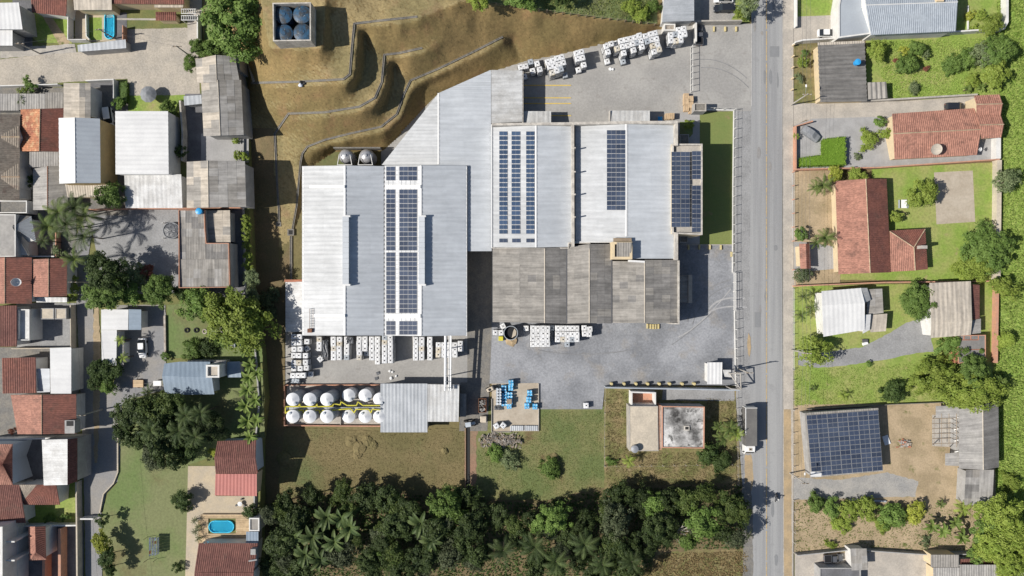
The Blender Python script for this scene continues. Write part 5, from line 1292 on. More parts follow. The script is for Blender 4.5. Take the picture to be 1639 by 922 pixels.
garden_wall('white wall between the grey flat roof and red tiled houses',[(0,411),(96,411)],1.9,0.25,m['wwhite'],wb)
garden_wall('pale boundary wall of the gravel courtyard along the alley',[(121,488),(122,556),(28,557)],1.8,0.2,m['beigeconc'],wb)
garden_wall('grey wall strip beside the long white roof and alley',[(120,557),(123,632)],2.2,0.9,m['wgrey'],wb)
garden_wall('pale wall between two broad red roofs',[(0,700),(120,697)],2.4,0.3,m['wwhite'],wb)
garden_wall('pale wall closing the dark inner court',[(22,776),(72,774)],3.0,0.35,m['wwhite'],wb)
garden_wall('white wall beside the walled lawn and alley',[(130,768),(131,838),(132,960)],1.8,0.3,m['beigeconc'],wb)
garden_wall('white wall along the bottom of the walled lawn',[(42,838),(130,837)],1.6,0.3,m['wwhite'],wb)
for k,(u,lb) in enumerate(((81,'first brick topped party wall of the lower side yards'),(106,'second brick topped party wall of the lower side yards'))):
    garden_wall(lb,[(u,841),(u,960)],2.2,0.55,m['brickcap'],wb)
garden_wall('white gate beam across the alley near the lawn',[(137,826),(158,826)],1.9,0.3,m['wwhite'],wb,name='gate_wall',cat='gate')
garden_wall('thin kerb wall along the curved lawn edge and alley',[(190,652),(190,755),(183,773),(167,790),(161,820)],0.4,0.2,m['beigeconc'],wb,name='kerb_wall')
garden_wall('stone edging between the grey yard and vegetable garden',[(265,505),(266,570)],0.5,0.4,m['rubble'],wb,name='stone_edging')
garden_wall('timber retaining edge above the pool deck',[(325,822),(400,822)],0.5,0.15,m['oldwood'],wb)
# factory walls
garden_wall('long grey concrete wall dividing the gravel yard from the derelict lot',[(967,618),(1178,622)],2.4,0.25,m['flatblue'],0)
garden_wall('low brick bund wall around the white tanks',[(610,615.5),(457,615.5),(457,680),(610,681)],0.9,0.22,m['brickcap'],0,name='bund_wall')
garden_wall('concrete wall between the factory gate and the northern neighbour',[(1080,40),(1183,39)],2.2,0.3,m['conc'],0)
garden_wall('low edge wall around the concrete drum pad',[(787,638),(787,691),(818,691)],0.35,0.15,m['conc'],0,name='pad_edge')
garden_wall('thin edge wall on the eastern side of the drum pad',[(862,614),(862,690)],0.4,0.15,m['conc'],0,name='pad_edge')
garden_wall('bollard foot wall in front of the shaded sheds',[(1088,392),(1172,392)],0.25,0.2,m['conc'],0,name='pad_edge')
# street fence of the factory
fence('upper white factory fence along the street lawn',[(1124,175.5),(1174,177)],1.9,2.2,0.05,m['wwhite'],(1.0,0.5),0,plinth=0.35,pm=m['wwhite'])
fence('long white factory fence between the lawn and the street',[(1174,177),(1172.5,300),(1172,436)],1.9,2.05,0.05,m['wwhite'],(1.0,0.62,0.3),0,plinth=0.35,pm=m['wwhite'])
fence('white sliding gate of the gravel yard',[(1173.5,438),(1173.5,495)],1.9,2.0,0.06,m['wwhite'],(1.0,0.75,0.5,0.25),0,name='sliding_gate',pm=m['wwhite'],rr=0.05)
fence('lower white factory fence beside the gate booth',[(1175,497),(1177,617)],1.9,2.1,0.05,m['wwhite'],(1.0,0.62,0.3),0,plinth=0.35,pm=m['wwhite'])
fence('white sliding gate of the loading yard',[(1105.5,77),(1105.5,148)],1.9,1.3,0.05,m['wwhite'],(1.0,0.1),0,name='sliding_gate',pm=m['wwhite'],rr=0.06)
garden_wall('short white gate wall beside the grey pickup',[(1110,40),(1110,72)],2.2,0.3,m['wwhite'],0)
fence('thin post fence west of the derelict lot',[(968,621),(967,700),(967,745)],1.2,2.4,0.05,m['conc'],(1.0,0.5),0,rr=0.012)
fence('thin wire fence below the derelict house',[(968,745),(1060,744),(1170,742)],1.2,2.6,0.05,m['conc'],(1.0,),0,rr=0.012)
fence('street fence of the derelict lot',[(1178,622),(1179,700),(1180,775)],1.3,2.2,0.05,m['conc'],(1.0,0.5),0,rr=0.02)
fence('wooden post fence along the green paddock edge',[(780,6),(850,16),(925,26),(1000,35),(1047,41)],1.2,1.75,0.07,m['oldwood'],(0.9,),None,rr=0.02)
# eastern street frontage
garden_wall('white framed street wall of the slate roofed house',[(1271,-40),(1271,46)],1.4,0.25,m['wwhite'],0.0)
garden_wall('white boundary wall between slate roofed house and barn',[(1268,72),(1280,69),(1330,66),(1395,57),(1500,57),(1574,52)],1.9,0.3,m['wwhite'],0)
garden_wall('white curved rear wall of the flower garden',[(1574,52),(1598,50),(1603,40),(1603,-40)],1.8,0.5,m['wwhite'],0)
fence('white panelled street fence of the barn garden',[(1268,74),(1266,145)],1.2,2.4,0.12,m['wcream'],(0.6,),0)
garden_wall('low brick topped wall of the covered car forecourt',[(1297,196),(1270,204),(1270,273)],1.3,0.3,m['brickcap'],0)
garden_wall('brick topped wall between the long bungalow and L shaped house',[(1270,273),(1400,270),(1592,257)],1.6,0.25,m['brickcap'],0)
fence('grey street railing of the L shaped house',[(1268,276),(1268,386)],1.3,2.9,0.09,m['brickcap'],(1.0,0.5,0.15),0,pm=m['steel'])
garden_wall('brick topped wall below the L shaped house',[(1268,458),(1410,452),(1592,450)],1.4,0.25,m['brickcap'],0)
fence('lower street railing of the L shaped house',[(1268,432),(1269,458)],1.3,2.5,0.09,m['brickcap'],(1.0,0.5),0,pm=m['steel'])
fence('steel street fence of the white roofed house',[(1268,462),(1268,590)],1.3,2.6,0.05,m['steel'],(1.0,0.5),0)
fence('steel street fence of the green lot',[(1268,592),(1268,655)],1.2,2.2,0.05,m['conc'],(1.0,0.4),0,rr=0.015)
fence('wire street fence beside the solar roofed shed',[(1268,656),(1270,764)],1.2,2.6,0.06,m['conc'],(1.0,0.4),0,rr=0.015)
fence('wire street fence of the bushy lower garden',[(1269,800),(1270,884)],1.3,2.4,0.06,m['conc'],(1.0,0.4),0,rr=0.015)
garden_wall('weathered white rear wall behind the L shaped house lawn',[(1592,258),(1590,452)],1.5,1.0,m['beigeconc'],0)
garden_wall('narrow rear wall behind the shed house',[(1590,455),(1588,580)],1.4,0.5,m['brickcap'],0)
garden_wall('pale rear wall of the bungalow drive',[(1590,220),(1590,256)],1.6,1.0,m['wwhite'],0)
garden_wall('barn boundary strip along the bungalow drive',[(1312,164),(1390,163),(1440,160),(1560,153)],1.0,0.35,m['conc'],0)
garden_wall('low wall above the lower eastern yards',[(1272,885),(1360,876),(1480,884),(1600,882)],1.5,0.2,m['wgrey'],0)
garden_wall('grey fence wall above the solar shed plot',[(1290,654),(1430,646),(1535,642)],1.0,0.12,m['concdark'],0)
garden_wall('flower bed edging in the rear flower garden',[(1548,10),(1548,48)],0.4,0.2,m['wwhite'],0,name='bed_edging')

# ================================================================ hill drains, stairs, small walls
def strip_on_hill(name,label,pts,w_,mat,lift=0.12,cat='drain'):
    q = []
    for a,b in zip(pts[:-1],pts[1:]):
        n = max(1,int(math.hypot(b[0] - a[0],b[1] - a[1]) / 4))
        q += [(a[0] + (b[0] - a[0]) * i / n,a[1] + (b[1] - a[1]) * i / n) for i in range(n)]
    q.append(pts[-1]); vs,fs = [],[]
    for i,(u,v) in enumerate(q):
        z = max(gz(u,v),0.0); p = P(u,v,z)
        a,b = q[max(0,i - 1)],q[min(len(q) - 1,i + 1)]
        d = Vector((b[0] - a[0],-(b[1] - a[1]),0)).normalized(); n = Vector((-d.y,d.x,0))
        for s,zz in ((-1.6,-0.1),(-1.6,lift),(-0.75,lift),(-0.75,-0.0),(0.75,-0.0),(0.75,lift),(1.6,lift),(1.6,-0.1)):
            vs.append(p + n * s * w_ / 2 + Vector((0,0,zz + 0.05)))
    for i in range(len(q) - 1):
        for k in range(7): a = 8 * i + k; fs.append((a,a + 1,a + 9,a + 8))
    me = mesh(name,vs,fs,mat); bm = bmesh.new(); bm.from_mesh(me); bmesh.ops.recalc_face_normals(bm,faces=bm.faces); bm.to_mesh(me); bm.free()
    return tag(wobj(name,me),label,cat)
strip_on_hill('drain_channel','highest concrete drain channel across the hill below the tanks',[(402,133),(480,131),(550,127),(560,119),(563,80),(567,38),(620,32),(668,27)],0.26,m['concdark'])
strip_on_hill('drain_channel','middle concrete drain channel curving down the terraced hill',[(447,356),(446,330),(442,260),(440,214),(462,182),(520,180),(575,171),(600,157),(611,132),(615,88),(640,85),(676,77)],0.26,m['concdark'])
strip_on_hill('drain_channel','lowest concrete drain channel above the warehouse roofs',[(468,368),(475,330),(481,262),(484,246),(492,235),(520,224),(560,214),(610,203),(635,183),(646,152),(657,129),(700,111),(760,82),(805,59)],0.24,m['concdark'])
strip_on_hill('drain_channel','straight concrete gutter west of the warehouse wall',[(466,378),(466,450)],0.3,m['concdark'],lift=0.1)
for (u,v,lb) in ((466,372,'square concrete drain pit beside the warehouse corner'),(447,359,'little drain outlet at the end of the middle channel')):
    p = P(u,v,0); r_ = 0.55 if u > 450 else 0.35
    t_ = thing('drain_pit',lb,'drain',p)
    child('rim',MB().box(-r_ - .15,r_ + .15,-r_ - .15,r_ + .15,-0.1,0.35).mesh('rim',m['concdark']),t_); child('opening',MB().box(-r_ + .1,r_ - .1,-r_ + .1,r_ - .1,0.35,0.37).mesh('opening',m['dark']),t_)
def stairs(label,a,b,n,w_):
    za,zb_ = gz(*a),gz(*b)
    t_ = thing('hill_stairs',label,'stairs',P(*a,za))
    A,B_ = P(*a,za),P(*b,zb_); d = (B_ - A); d.z = 0; ln = d.length; d.normalize(); nn = Vector((-d.y,d.x,0)) * w_ / 2
    for i in range(n):
        c = A.lerp(B_,(i + .5) / n); hd = d * ln / n * 0.36
        wobj('step',mesh('step',*prism([Vector((q.x,q.y,0)) for q in (c + nn - hd,c - nn - hd,c - nn + hd,c + nn + hd)],c.z - 0.5,c.z + 0.12),m['conc']),t_)
stairs('concrete garden steps climbing beside the western boundary',(398,96),(408,131),11,0.9)
stairs('short concrete steps beside the silver silos',(536,226),(541,240),6,0.7)
p = P(483.5,134,gz(483.5,134))
t_ = thing('sack','small black and white bundle left beside the highest drain channel','bundle',p)
def blob(name,r,sq,mat,seed,n=10,k=6):
    rr = random.Random(seed); prof = []
    mb = MB(); vs = []; fs = []
    for j in range(k + 1):
        th = math.pi * j / k
        for i in range(n):
            f_ = 2 * math.pi * i / n; q = r * (1 + rr.uniform(-.18,.18))
            vs.append((q * math.sin(th) * math.cos(f_),q * math.sin(th) * math.sin(f_),sq * q * math.cos(th)))
    for j in range(k):
        for i in range(n): a = j * n + i; b = j * n + (i + 1) % n; fs.append((a,a + n,b + n,b))
    me = mesh(name,vs,fs,mat)
    bm = bmesh.new(); bm.from_mesh(me); bmesh.ops.remove_doubles(bm,verts=bm.verts,dist=r * .01); bm.to_mesh(me); bm.free()
    return me
child('white_sack',blob('white_sack',0.42,0.7,m['cloth'],3),t_,(-0.25,-0.35,0.2)); child('black_sack',blob('black_sack',0.36,0.8,m['black'],4),t_,(-0.1,0.2,0.2)); child('black_sack',blob('black_sack',0.38,0.6,m['black'],5),t_,(0.5,0.1,0.2))
# ================================================================ water tanks on the hill
zt = gz(470,40)
t_ = bld('tank_house','open topped white walled enclosure on the hill crest','enclosure',470,40,zt)
flat(t_,[(436,4.5),(497.5,3.5),(497.5,65),(437,66)],0.3,4.2,m['concdark'],m['wwhite'],zt - 0.3,t=0.22,coping=m['parapet'])
for k,(u,v,nm) in enumerate(((452.5,22,'upper western'),(482.5,21.5,'upper eastern'),(453.5,52,'lower western'),(483,50.5,'lower eastern'))):
    p = P(u,v,zt + 3.6); p.z = zt + 0.3
    t2 = thing('water_tank','dirty blue round water tank, %s of the four in the enclosure' % nm,'water tank',p,'blue tanks on the hill')
    child('shell',MB().lathe([(1.62,0),(1.68,2.6),(1.62,2.75)],24).mesh('shell',m['tankblue'],smooth=False),t2)
    lid = child('lid',MB().lathe([(1.72,2.7),(1.72,2.85),(1.2,3.05),(0.5,3.2),(0.45,3.28),(0.02,3.3)],24).mesh('lid',m['tankblue']),t2)
    child('rim',MB().lathe([(1.74,2.62),(1.78,2.66),(1.78,2.76),(1.72,2.78)],24,cap=False).mesh('rim',m['black']),t2)
# silver silos
for k,(u,v,nm) in enumerate(((552.5,250,'western'),(585.5,250,'eastern'))):
    p = P(u,v - 1,5.2); p.z = 0
    t2 = thing('silo','silver clad round silo behind the warehouse, %s one of the pair' % nm,'silo',p,'silver silos')
    child('shell',MB().lathe([(1.45,0.8),(1.55,1.0),(1.55,4.4),(1.45,4.5)],24).mesh('shell',m['foil']),t2)
    child('dome',MB().lathe([(1.55,4.4),(1.35,4.85),(0.9,5.25),(0.3,5.4),(0.02,5.42)],24).mesh('dome',m['foil'],smooth=True),t2)
    child('hatch',MB().lathe([(0.3,5.35),(0.3,5.55),(0.02,5.58)],12).mesh('hatch',m['steel']),t2)
    for a in range(4):
        x,y = 1.3 * math.cos(a * math.pi / 2 + .8),1.3 * math.sin(a * math.pi / 2 + .8); child('leg',MB().bar((x,y,0),(x,y,1.0),0.09,6).mesh('leg',m['steel']),t2)
    fr = MB()
    t3 = thing('pipe_gantry','white pipe gantry in front of the %s silver silo' % nm,'gantry',(p.x,p.y - 1.8,0))
    for sx in (-1.5,1.5): child('upright',MB().bar((sx,-0.2,0),(sx,-0.2,5.6),0.09,6).mesh('upright',m['wwhite']),t3); child('arm',MB().bar((sx,-0.2,5.6),(sx * .75,1.9,5.7),0.09,6).mesh('arm',m['wwhite']),t3)
    child('crossbar',MB().bar((-1.5,-0.2,5.6),(1.5,-0.2,5.6),0.09,6).mesh('crossbar',m['wwhite']),t3)
garden_wall('dark retaining wall behind the silver silos',[(538,240),(612,240)],2.4,0.3,m['concdark'],0,name='retaining_wall')

# ================================================================ white tank farm
def tank(u,v,h_,r_,lb,hx,hy,group='white tanks in the brick bund'):
    p = P(u,v,h_); p.z = 0
    t2 = thing('storage_tank',lb,'tank',p,group)
    child('shell',MB().lathe([(r_ - .02,0),(r_,0.1),(r_,h_ - .55),(r_ - .03,h_ - .5)],32).mesh('shell',m['tankwhite' if h_ < 5 else 'gplastic'],smooth=False),t2)
    child('cone',MB().lathe([(r_ + .03,h_ - .55),(r_ + .03,h_ - .45),(r_ * .5,h_ - .1),(0.12,h_ + .15),(0.02,h_ + .15)],32).mesh('cone',m['tankwhite']),t2)
    child('manhole',MB().lathe([(0.28,h_ - .35),(0.28,h_),(0.24,h_ + .05),(0.02,h_ + .06)],14).mesh('manhole',m['gplastic']),t2,(hx,hy,0))
    child('roof_pipe',MB().bar((0,0,h_ + .12),(-hx * .6,hy * .4,h_ - .05),0.06,6).mesh('roof_pipe',m['steel']),t2)
    return t2
oc = ('first','second','third','fourth','fifth','sixth')
for k,u in enumerate((467.5,494.7,522.3,557,583.7,607)):
    h_ = 6.3 if k < 3 else 4.4
    tank(u,639.8 if k < 3 else (633.5 if k < 5 else 639.5),h_,1.34,'white conical roofed tank, %s from the west in the upper row of the bund' % oc[k],0.55,-0.75)
    tank(u,667.2,h_,1.34,'white conical roofed tank, %s from the west in the lower row of the bund' % oc[k],-0.5,0.7)
def pipe_run(label,pts,r,mat,name='pipe',cat='pipe'):
    t2 = thing(name,label,cat,P(pts[0][0],pts[0][1],0))
    for a,b in zip(pts[:-1],pts[1:]): wobj('pipe_section',MB().bar(W3(a),W3(b),r,6).mesh('pipe_section',mat),t2)
    return t2
zp = 4.6
pipe_run('yellow handrail along the upper side of the tank walkway',[(457,652,zp),(457,651,zp),(478,650.5,zp),(480,646,zp),(480.5,651,zp),(506,650.5,zp),(507.5,646,zp),(508,651,zp),(533,650,zp),(534,646,zp),(545,648,zp),(546,643,zp),(556,649,zp),(571,649,zp),(573,643,zp),(581,649,zp),(608,649,zp)],0.14,m['yellowpipe'],'handrail','railing')
pipe_run('yellow handrail along the lower side of the tank walkway',[(457,651,zp),(457,662,zp),(464,657,zp),(485,656.5,zp),(486,662,zp),(490,657,zp),(511,656.5,zp),(512,662,zp),(516,657,zp),(536,656.5,zp),(548,655,zp),(562,654.5,zp),(567,661,zp),(570,655,zp),(590,655,zp),(594,661,zp),(596,655,zp),(608,656,zp)],0.14,m['yellowpipe'],'handrail','railing')
t2 = thing('tank_walkway','narrow grey steel walkway between the two rows of tanks','walkway',P(530,654,0))
for k in range(14):
    u = 459 + 10.8 * k; wobj('grating',mesh('grating',*prism([P(u,652,4.2),P(u + 10.4,652,4.2),P(u + 10.4,655.6,4.2),P(u,655.6,4.2)],4.1,4.2),m['galv']),t2)
for k in range(6):
    q = P(460 + 28 * k,653.5,4.1); wobj('leg',MB().bar((q.x,q.y,0),q,0.08,5).mesh('leg',m['steel']),t2)
garden_wall('inner dividing wall of the tank bund',[(546,617),(546,679)],0.6,0.15,m['conc'],0,name='bund_wall')
# pipe bridge
t2 = thing('pipe_bridge','pale steel pipe bridge from the warehouse to the metal shed','pipe bridge',P(717,580,0))
for (u,r,mt) in ((713,0.26,'tankwhite'),(719.3,0.14,'ridgew'),(722,0.12,'steel')):
    wobj('pipe_section',MB().bar(P(u,535,6.0),P(u - .5,625,5.4),r,8).mesh('pipe_section',m[mt]),t2)
for k in range(9):
    v = 541 + 10 * k; wobj('cross_tie',MB().bar(P(711.5,v,5.75),P(723,v,5.75),0.06,4).mesh('cross_tie',m['steel']),t2)
for v in (560,606):
    q = P(717,v,5.6); wobj('support',MB().bar((q.x,q.y,0),q,0.12,6).mesh('support',m['dsteel']),t2)

# ================================================================ liquid totes
tb = MB().box(-0.54,0.54,-0.56,0.56,0.16,1.10).mesh('bottle',m['wplastic'],bevel=0.07)
tb_old = tb.copy(); tb_old.materials.clear(); tb_old.materials.append(m['wplastic_old'])
tb_grey = tb.copy(); tb_grey.materials.clear(); tb_grey.materials.append(m['gplastic'])
tl = MB().lathe([(0.15,1.08),(0.15,1.15),(0.12,1.17),(0.02,1.17)],10).mesh('lid',m['black'])
tp = MB(); tp.box(-0.58,0.58,-0.6,0.6,0.1,0.15)
for x in (-0.5,0,0.5): tp.box(x - .08,x + .08,-0.58,0.58,0,0.1)
tp = tp.mesh('pallet',m['dsteel'])
tcg = MB()
for i in range(5):
    x = -0.56 + 0.28 * i
    for y in (-0.585,0.585): tcg.box(x - .012,x + .012,y - .012,y + .012,0.15,1.12)
    y = -0.58 + 0.29 * i
    for x2 in (-0.565,0.565): tcg.box(x2 - .012,x2 + .012,y - .012,y + .012,0.15,1.12)
for x in (-0.28,0.28): tcg.box(x - .014,x + .014,-0.58,0.58,1.11,1.13)
for y in (-0.29,0.29): tcg.box(-0.56,0.56,y - .014,y + .014,1.135,1.155)
tcg = tcg.mesh('cage',m['steel'])
TH = 1.16
n_tote = [0]
def tote(p,rz,lb,kind,group,lid=True):
    t2 = thing('liquid_tote',lb,'tote',p,group,rz)
    child('bottle',{'w': tb,'o': tb_old,'g': tb_grey}[kind],t2); child('pallet',tp,t2)
    child('cage',tcg,t2)
    if lid: child('lid',tl,t2,(0.0,0.03 if kind != 'g' else -0.05,0))
    n_tote[0] += 1
    return t2
CORE = MB()
def ordw(i): return ('1st','2nd','3rd')[i] if i < 3 else '%dth' % (i + 1)
def stack(u,v,n,rz,where,i,group,hidden=False,kinds=None):
    """a stack of n totes whose top appears at photo pixel (u,v)"""
    p = P(u,v,n * TH)
    for k in range(n):
        kind = rng.choices('wog',[12,1.2,.7])[0] if kinds is None else kinds
        lvl = 'single' if n == 1 else ('top' if k == n - 1 else ('bottom' if k == 0 else 'middle'))
        q = Vector((p.x + (rng.uniform(-.04,.04)),p.y + rng.uniform(-.04,.04),k * TH + (0.115 if True else 0)))
        a = rz + rng.uniform(-.03,.03)
        if hidden and k < n - 1:
            CORE.box(q.x - .5,q.x + .5,q.y - .52,q.y + .52,q.z + .02,q.z + 1.1); continue
        nm = {'w': 'white','o': 'yellowed','g': 'grey'}[kind]
        tote(q,a,'%s tote, %s of %s stack %s' % (nm,lvl,ordw(i),where) if n > 1 else '%s single tote, %s one %s' % (nm,ordw(i),where),kind,group,lid=(k == n - 1))
NE = math.radians(14)
g_ne = 'totes stacked along the loading yard bank'
w1 = 'at the corner of the angled warehouse'
for i,(u,v,n) in enumerate([(833.6,107,2),(841.5,105.5,2),(849.8,99,2),(839.6,122.4,1),(853,113,2),(860,102,2),(864,110.7,3)]): stack(u,v,n,NE,w1,i,g_ne)
w2 = 'in the twelve stack block above the yellow bay lines'
for i,(u,v,n,hd) in enumerate([(877,99,3,0),(885,96.4,3,1),(892,93.2,3,1),(899.5,91,3,0),(880,106.8,3,0),(887.8,105,3,1),(894.8,102.3,3,1),(902,100.3,3,0),(884,116,3,0),(891,113.3,3,0),(898,110.7,3,0),(904.7,119.8,1,0)]): stack(u,v,n,NE,w2,i,g_ne,hd)
w3_ = 'in the small block alone against the bank'
for i,(u,v,n) in enumerate([(922.7,85.4,3),(930.5,82.8,3),(924.8,93.8,3),(932.6,92,3),(926,111.5,1),(934.4,103.6,2)]): stack(u,v,n,NE,w3_,i,g_ne)
w4 = 'in the long block below the wooden post fence'
L4 = [(970.4,73.7,3),(978.2,70.3,3),(973,83.3,3),(985.5,69,2),(987.9,77.3,3),(972,98.4,1),(993.9,65,3),(1001.7,63.3,3),(1009.5,62,3),(1016.8,59.9,3),(1023.8,56.8,3),
      (996.5,74.7,3),(1004.8,72.9,3),(1012.6,70.3,3),(1019.4,68.2,3),(1026.4,65,3),(998.5,84.6,3),(997.8,98.4,1),(1014.2,80.2,3),(1027.7,74.7,3),(1033.7,57.8,3),(1041.3,54.7,3),(1048.5,52.9,3),
      (1036,65.9,3),(1043.3,63.8,3),(1051,62,3),(1045.4,73.4,3),(1052.4,70.8,3),(1047.2,82.8,3),(1055.6,79,3)]
inner = {6,7,8,9,10,12,13,14,20,21,23,24}
for i,(u,v,n) in enumerate(L4): stack(u,v,n,NE,w4,i,g_ne,i in inner)
w5 = 'in the block beside the little rubble hut'
for i,(u,v,n) in enumerate([(1086.8,47.4,3),(1094.9,45.6,3),(1073.8,56,3),(1081,54.7,3),(1088.4,56,3),(1096.2,54.2,3),(1074.6,64.6,3),(1082.4,65.1,3),(1089.7,63.8,3)]): stack(u,v,n,NE * .4,w5,i,g_ne,i in (0,3,4))
g_sw = 'totes stacked below the twin warehouse'
wa = 'in the mixed western column above the tank bund'
for i,(u,v,n) in enumerate([(470,539,2),(479,539,2),(470,549,2),(479,549,2),(491,547,2),(471,559,2),(480,559,2),(491,558,1),(470,569,2),(478,569,2),(489,569,2),(470,581,2),(478.5,581,2),(489,580,2),(470,590,2),(480.5,590,2),(490,589,2),(469,601,2),(477,601,2),(485,601,2),(497,599,1)]):
    stack(u,v,n,0.6 if i == 7 else 0,wa,i,g_sw,i in (0,2))
VS = (543,550.4,557.9,565.2,572.3)
wcols = ((511,3,'beside the black tarpaulin'),(533.6,5,'in the double row west of the torn tarp'),(543,5,'in the double row hugging the torn tarp'),(555,5,'in the column under the torn tarp'),(574.8,5,'in the fifth column below the twin warehouse'),(584.3,3,'in the sixth column below the twin warehouse'),(595,5,'in the seventh column below the twin warehouse'),(604,5,'in the eighth column below the twin warehouse'))
for (u,n,wh) in wcols:
    for i in range(n): stack(u,VS[i],2,0,wh,i,g_sw,i in (1,2) and u not in (604,511))
stack(604.2,579.3,1,0,'at the foot of the eighth tote column',0,g_sw); stack(586,565,1,0,'in the gap below the sixth tote column',0,g_sw,kinds='g'); stack(512.5,575,1,0.7,'twisted at the foot of the tarpaulin',0,g_sw)
for (u,wh) in ((615.6,'on the western side of the tall double row'),(624.8,'on the eastern side of the tall double row')):
    for i in range(6): stack(u,540.5 + 7.35 * i,3,0,wh,i,g_sw,i in (1,2,3) and u < 620)
for (u,wh) in ((665.5,'in the first column east of the empty bay'),(675,'in the second column east of the empty bay'),(688,'in the lone column below the ridge')):
    for i in range(5): stack(u,543.5 + 7.3 * i,2,0,wh,i,g_sw,i in (1,2) and u > 670 and u < 680)
i = 0
for v in (552,560,568.3):
    for u in (701.6,710.8,719.6,728.2,737):
        if v > 565 and u > 730: continue
        stack(u,v - 2 if u > 730 else v,2,0,'in the block under the pipe bridge',i,g_sw,v < 556 and u < 730); i += 1
g_m = 'totes along the fibre cement sheds'
i = 0
for v in (525.4,534,542.5,551):
    for u in (853,861,869,876.3): stack(u,v,2,0,'in the four by four block below the sheds',i,g_m,v in (534,542.5) and u in (861,869)); i += 1
i = 0
for v in (525.6,534.8,543.3):
    for u in (893,901,908.2,916,923.3): stack(u,v,2,0,'in the five wide block below the sheds',i,g_m,v == 534.8 and u in (901,908.2,916)); i += 1
stack(908.2,551,1,0,'below the five wide block',0,g_m); stack(883.5,525,1,0,'in the gap between the tote blocks',0,g_m,kinds='g')
for i,(u,v,n) in enumerate([(935.5,525,2),(944.5,526.5,2),(936,534,2),(943.2,535,2)]): stack(u,v,n,0.05,'in the small eastern group below the sheds',i,g_m)
stack(842.3,525.6,1,0,'beside the round black tank',0,g_m); stack(805,522,1,0.5,'twisted above the round black tank',0,g_m)
for i,u in enumerate((793,802)): stack(u,532.5,1,0,'west of the round black tank',i,g_m)
stack(938,649,1,0,'standing alone near the gravel yard edge',0,g_m)
for i,(u,v) in enumerate(((794.8,682),(805.6,681))): stack(u,v,1,0.6 + .2 * i,'turned askew on the drum pad',i,g_m)
tag(wobj('tote_stack_core',CORE.mesh('tote_stack_core',m['wplastic'])),'lower totes hidden inside the tight blocks','totes',None,'stuff')
# tarpaulins
def tarp(label,u0,v0,u1,v1,h_,seed,mat):
    r = random.Random(seed); n = 9; vs,fs = [],[]
    for j in range(n):
        for i in range(n):
            s,t = i / (n - 1),j / (n - 1)
            ed = min(s,t,1 - s,1 - t); z = h_ * min(1,ed * 9) + r.uniform(-.12,.2)
            q = P(u0 + (u1 - u0) * s + r.uniform(-.6,.6),v0 + (v1 - v0) * t + r.uniform(-.6,.6),max(z,.12)); vs.append(q)
    for j in range(n - 1):
        for i in range(n - 1): a = j * n + i; fs.append((a,a + n,a + n + 1,a + 1))
    return tag(wobj('tarpaulin',mesh('tarpaulin',vs,fs,mat)),label,'tarpaulin')
tarp('black tarpaulin draped over a tote column below the twin warehouse',514.5,540,526.5,577,2.45,5,m['tarp'])
tarp('torn black tarpaulin flapping over totes at the warehouse edge',553,538,567,551,2.7,8,m['tarp'])
tarp('grey tarpaulin heap at the corner of the tank bund',464,605,481,614,1.2,9,m['gplastic'])
for k,(u,v) in enumerate(((605,597),(602.5,605.5))):
    tag(wobj('rubber_sheet',mesh('rubber_sheet',*prism([P(u - 3,v - 1.5),P(u + 2.4,v - 3),P(u + 3.2,v + 1),P(u - 1,v + 3.4)],0.1,0.2),m['tarp'])),('dark scrap sheet lying on the tote apron, upper one','dark scrap sheet lying on the tote apron, lower one')[k],'scrap')

# round black tank etc.
p = P(817.5,533,2.6); p.z = 0.1
t2 = thing('open_tank','round open black tank with pale inside at the shed corner','tank',p)
child('shell',MB().lathe([(1.4,0),(1.45,2.5),(1.45,2.6),(1.33,2.6),(1.3,2.0),(0.02,2.0)],28).mesh('shell',m['black']),t2)
child('rim',MB().lathe([(1.44,2.58),(1.52,2.62),(1.52,2.68),(1.4,2.68)],28,cap=False).mesh('rim',m['flatblue']),t2)
child('residue',mesh('residue',[(0.2,-1.1,2.05),(1.1,-0.5,2.05),(1.2,0.3,2.05),(0.8,0.95,2.05),(0.5,0.3,2.05)],[(0,1,2,3,4)],m['beigeconc']),t2)
tag(wobj('yellow_crate',MB().box(P(798,0).x,P(805.5,0).x,P(0,545).y,P(0,538).y,0.1,0.9).mesh('yellow_crate',m['yellowpipe'],bevel=.04)),'yellow box beside the round black tank','box')
tag(wobj('sand_heap',blob('sand_heap',1.3,0.35,m['sand'],21)),'low heap of sand below the round black tank','sand heap').location = P(818,545,0.1)

# ================================================================ drums on the concrete pad
dm = MB().lathe([(0.29,0),(0.30,0.05),(0.30,0.28),(0.315,0.3),(0.30,0.32),(0.30,0.58),(0.315,0.6),(0.30,0.62),(0.30,0.86),(0.27,0.88),(0.02,0.87)],12)
dmesh = dm.mesh('shell',m['cyanblue']); dw = dm.mesh('shell',m['gplastic'])
dcap = MB().lathe([(0.12,0.87),(0.12,0.92),(0.02,0.92)],8).mesh('bung',m['wplastic'])
nd = 0
def drum(u,v,lvl,lb,white=False):
    p = P(u,v,0.9 * (lvl + 1)); t2 = thing('drum',lb,'drum',(p.x,p.y,0.12 + 0.9 * lvl),'drums on the concrete pad')
    child('shell',dw if white else dmesh,t2); child('bung',dcap,t2,(0.13,0.05,0))
for i in range(2):
    for j in range(6):
        for l in (0,1): drum(796 + 4.4 * i,623.5 + 4.6 * j,l,'pale grey drum, %s layer, %s in the %s western line' % (('lower','upper')[l],ordw(j),('outer','inner')[i]),white=True)
for i in range(4):
    for j in range(5):
        if (i,j) in ((3,4),(0,0)): continue
        drum(804.8 + 4.5 * i,628 + 5.0 * j + (2 if i > 1 else 0),0,'blue drum in %s line, %s position of the middle drum block' % (ordw(i),ordw(j)))
cr = MB()
cr.box(-0.55,0.55,-0.6,0.6,0,0.14)
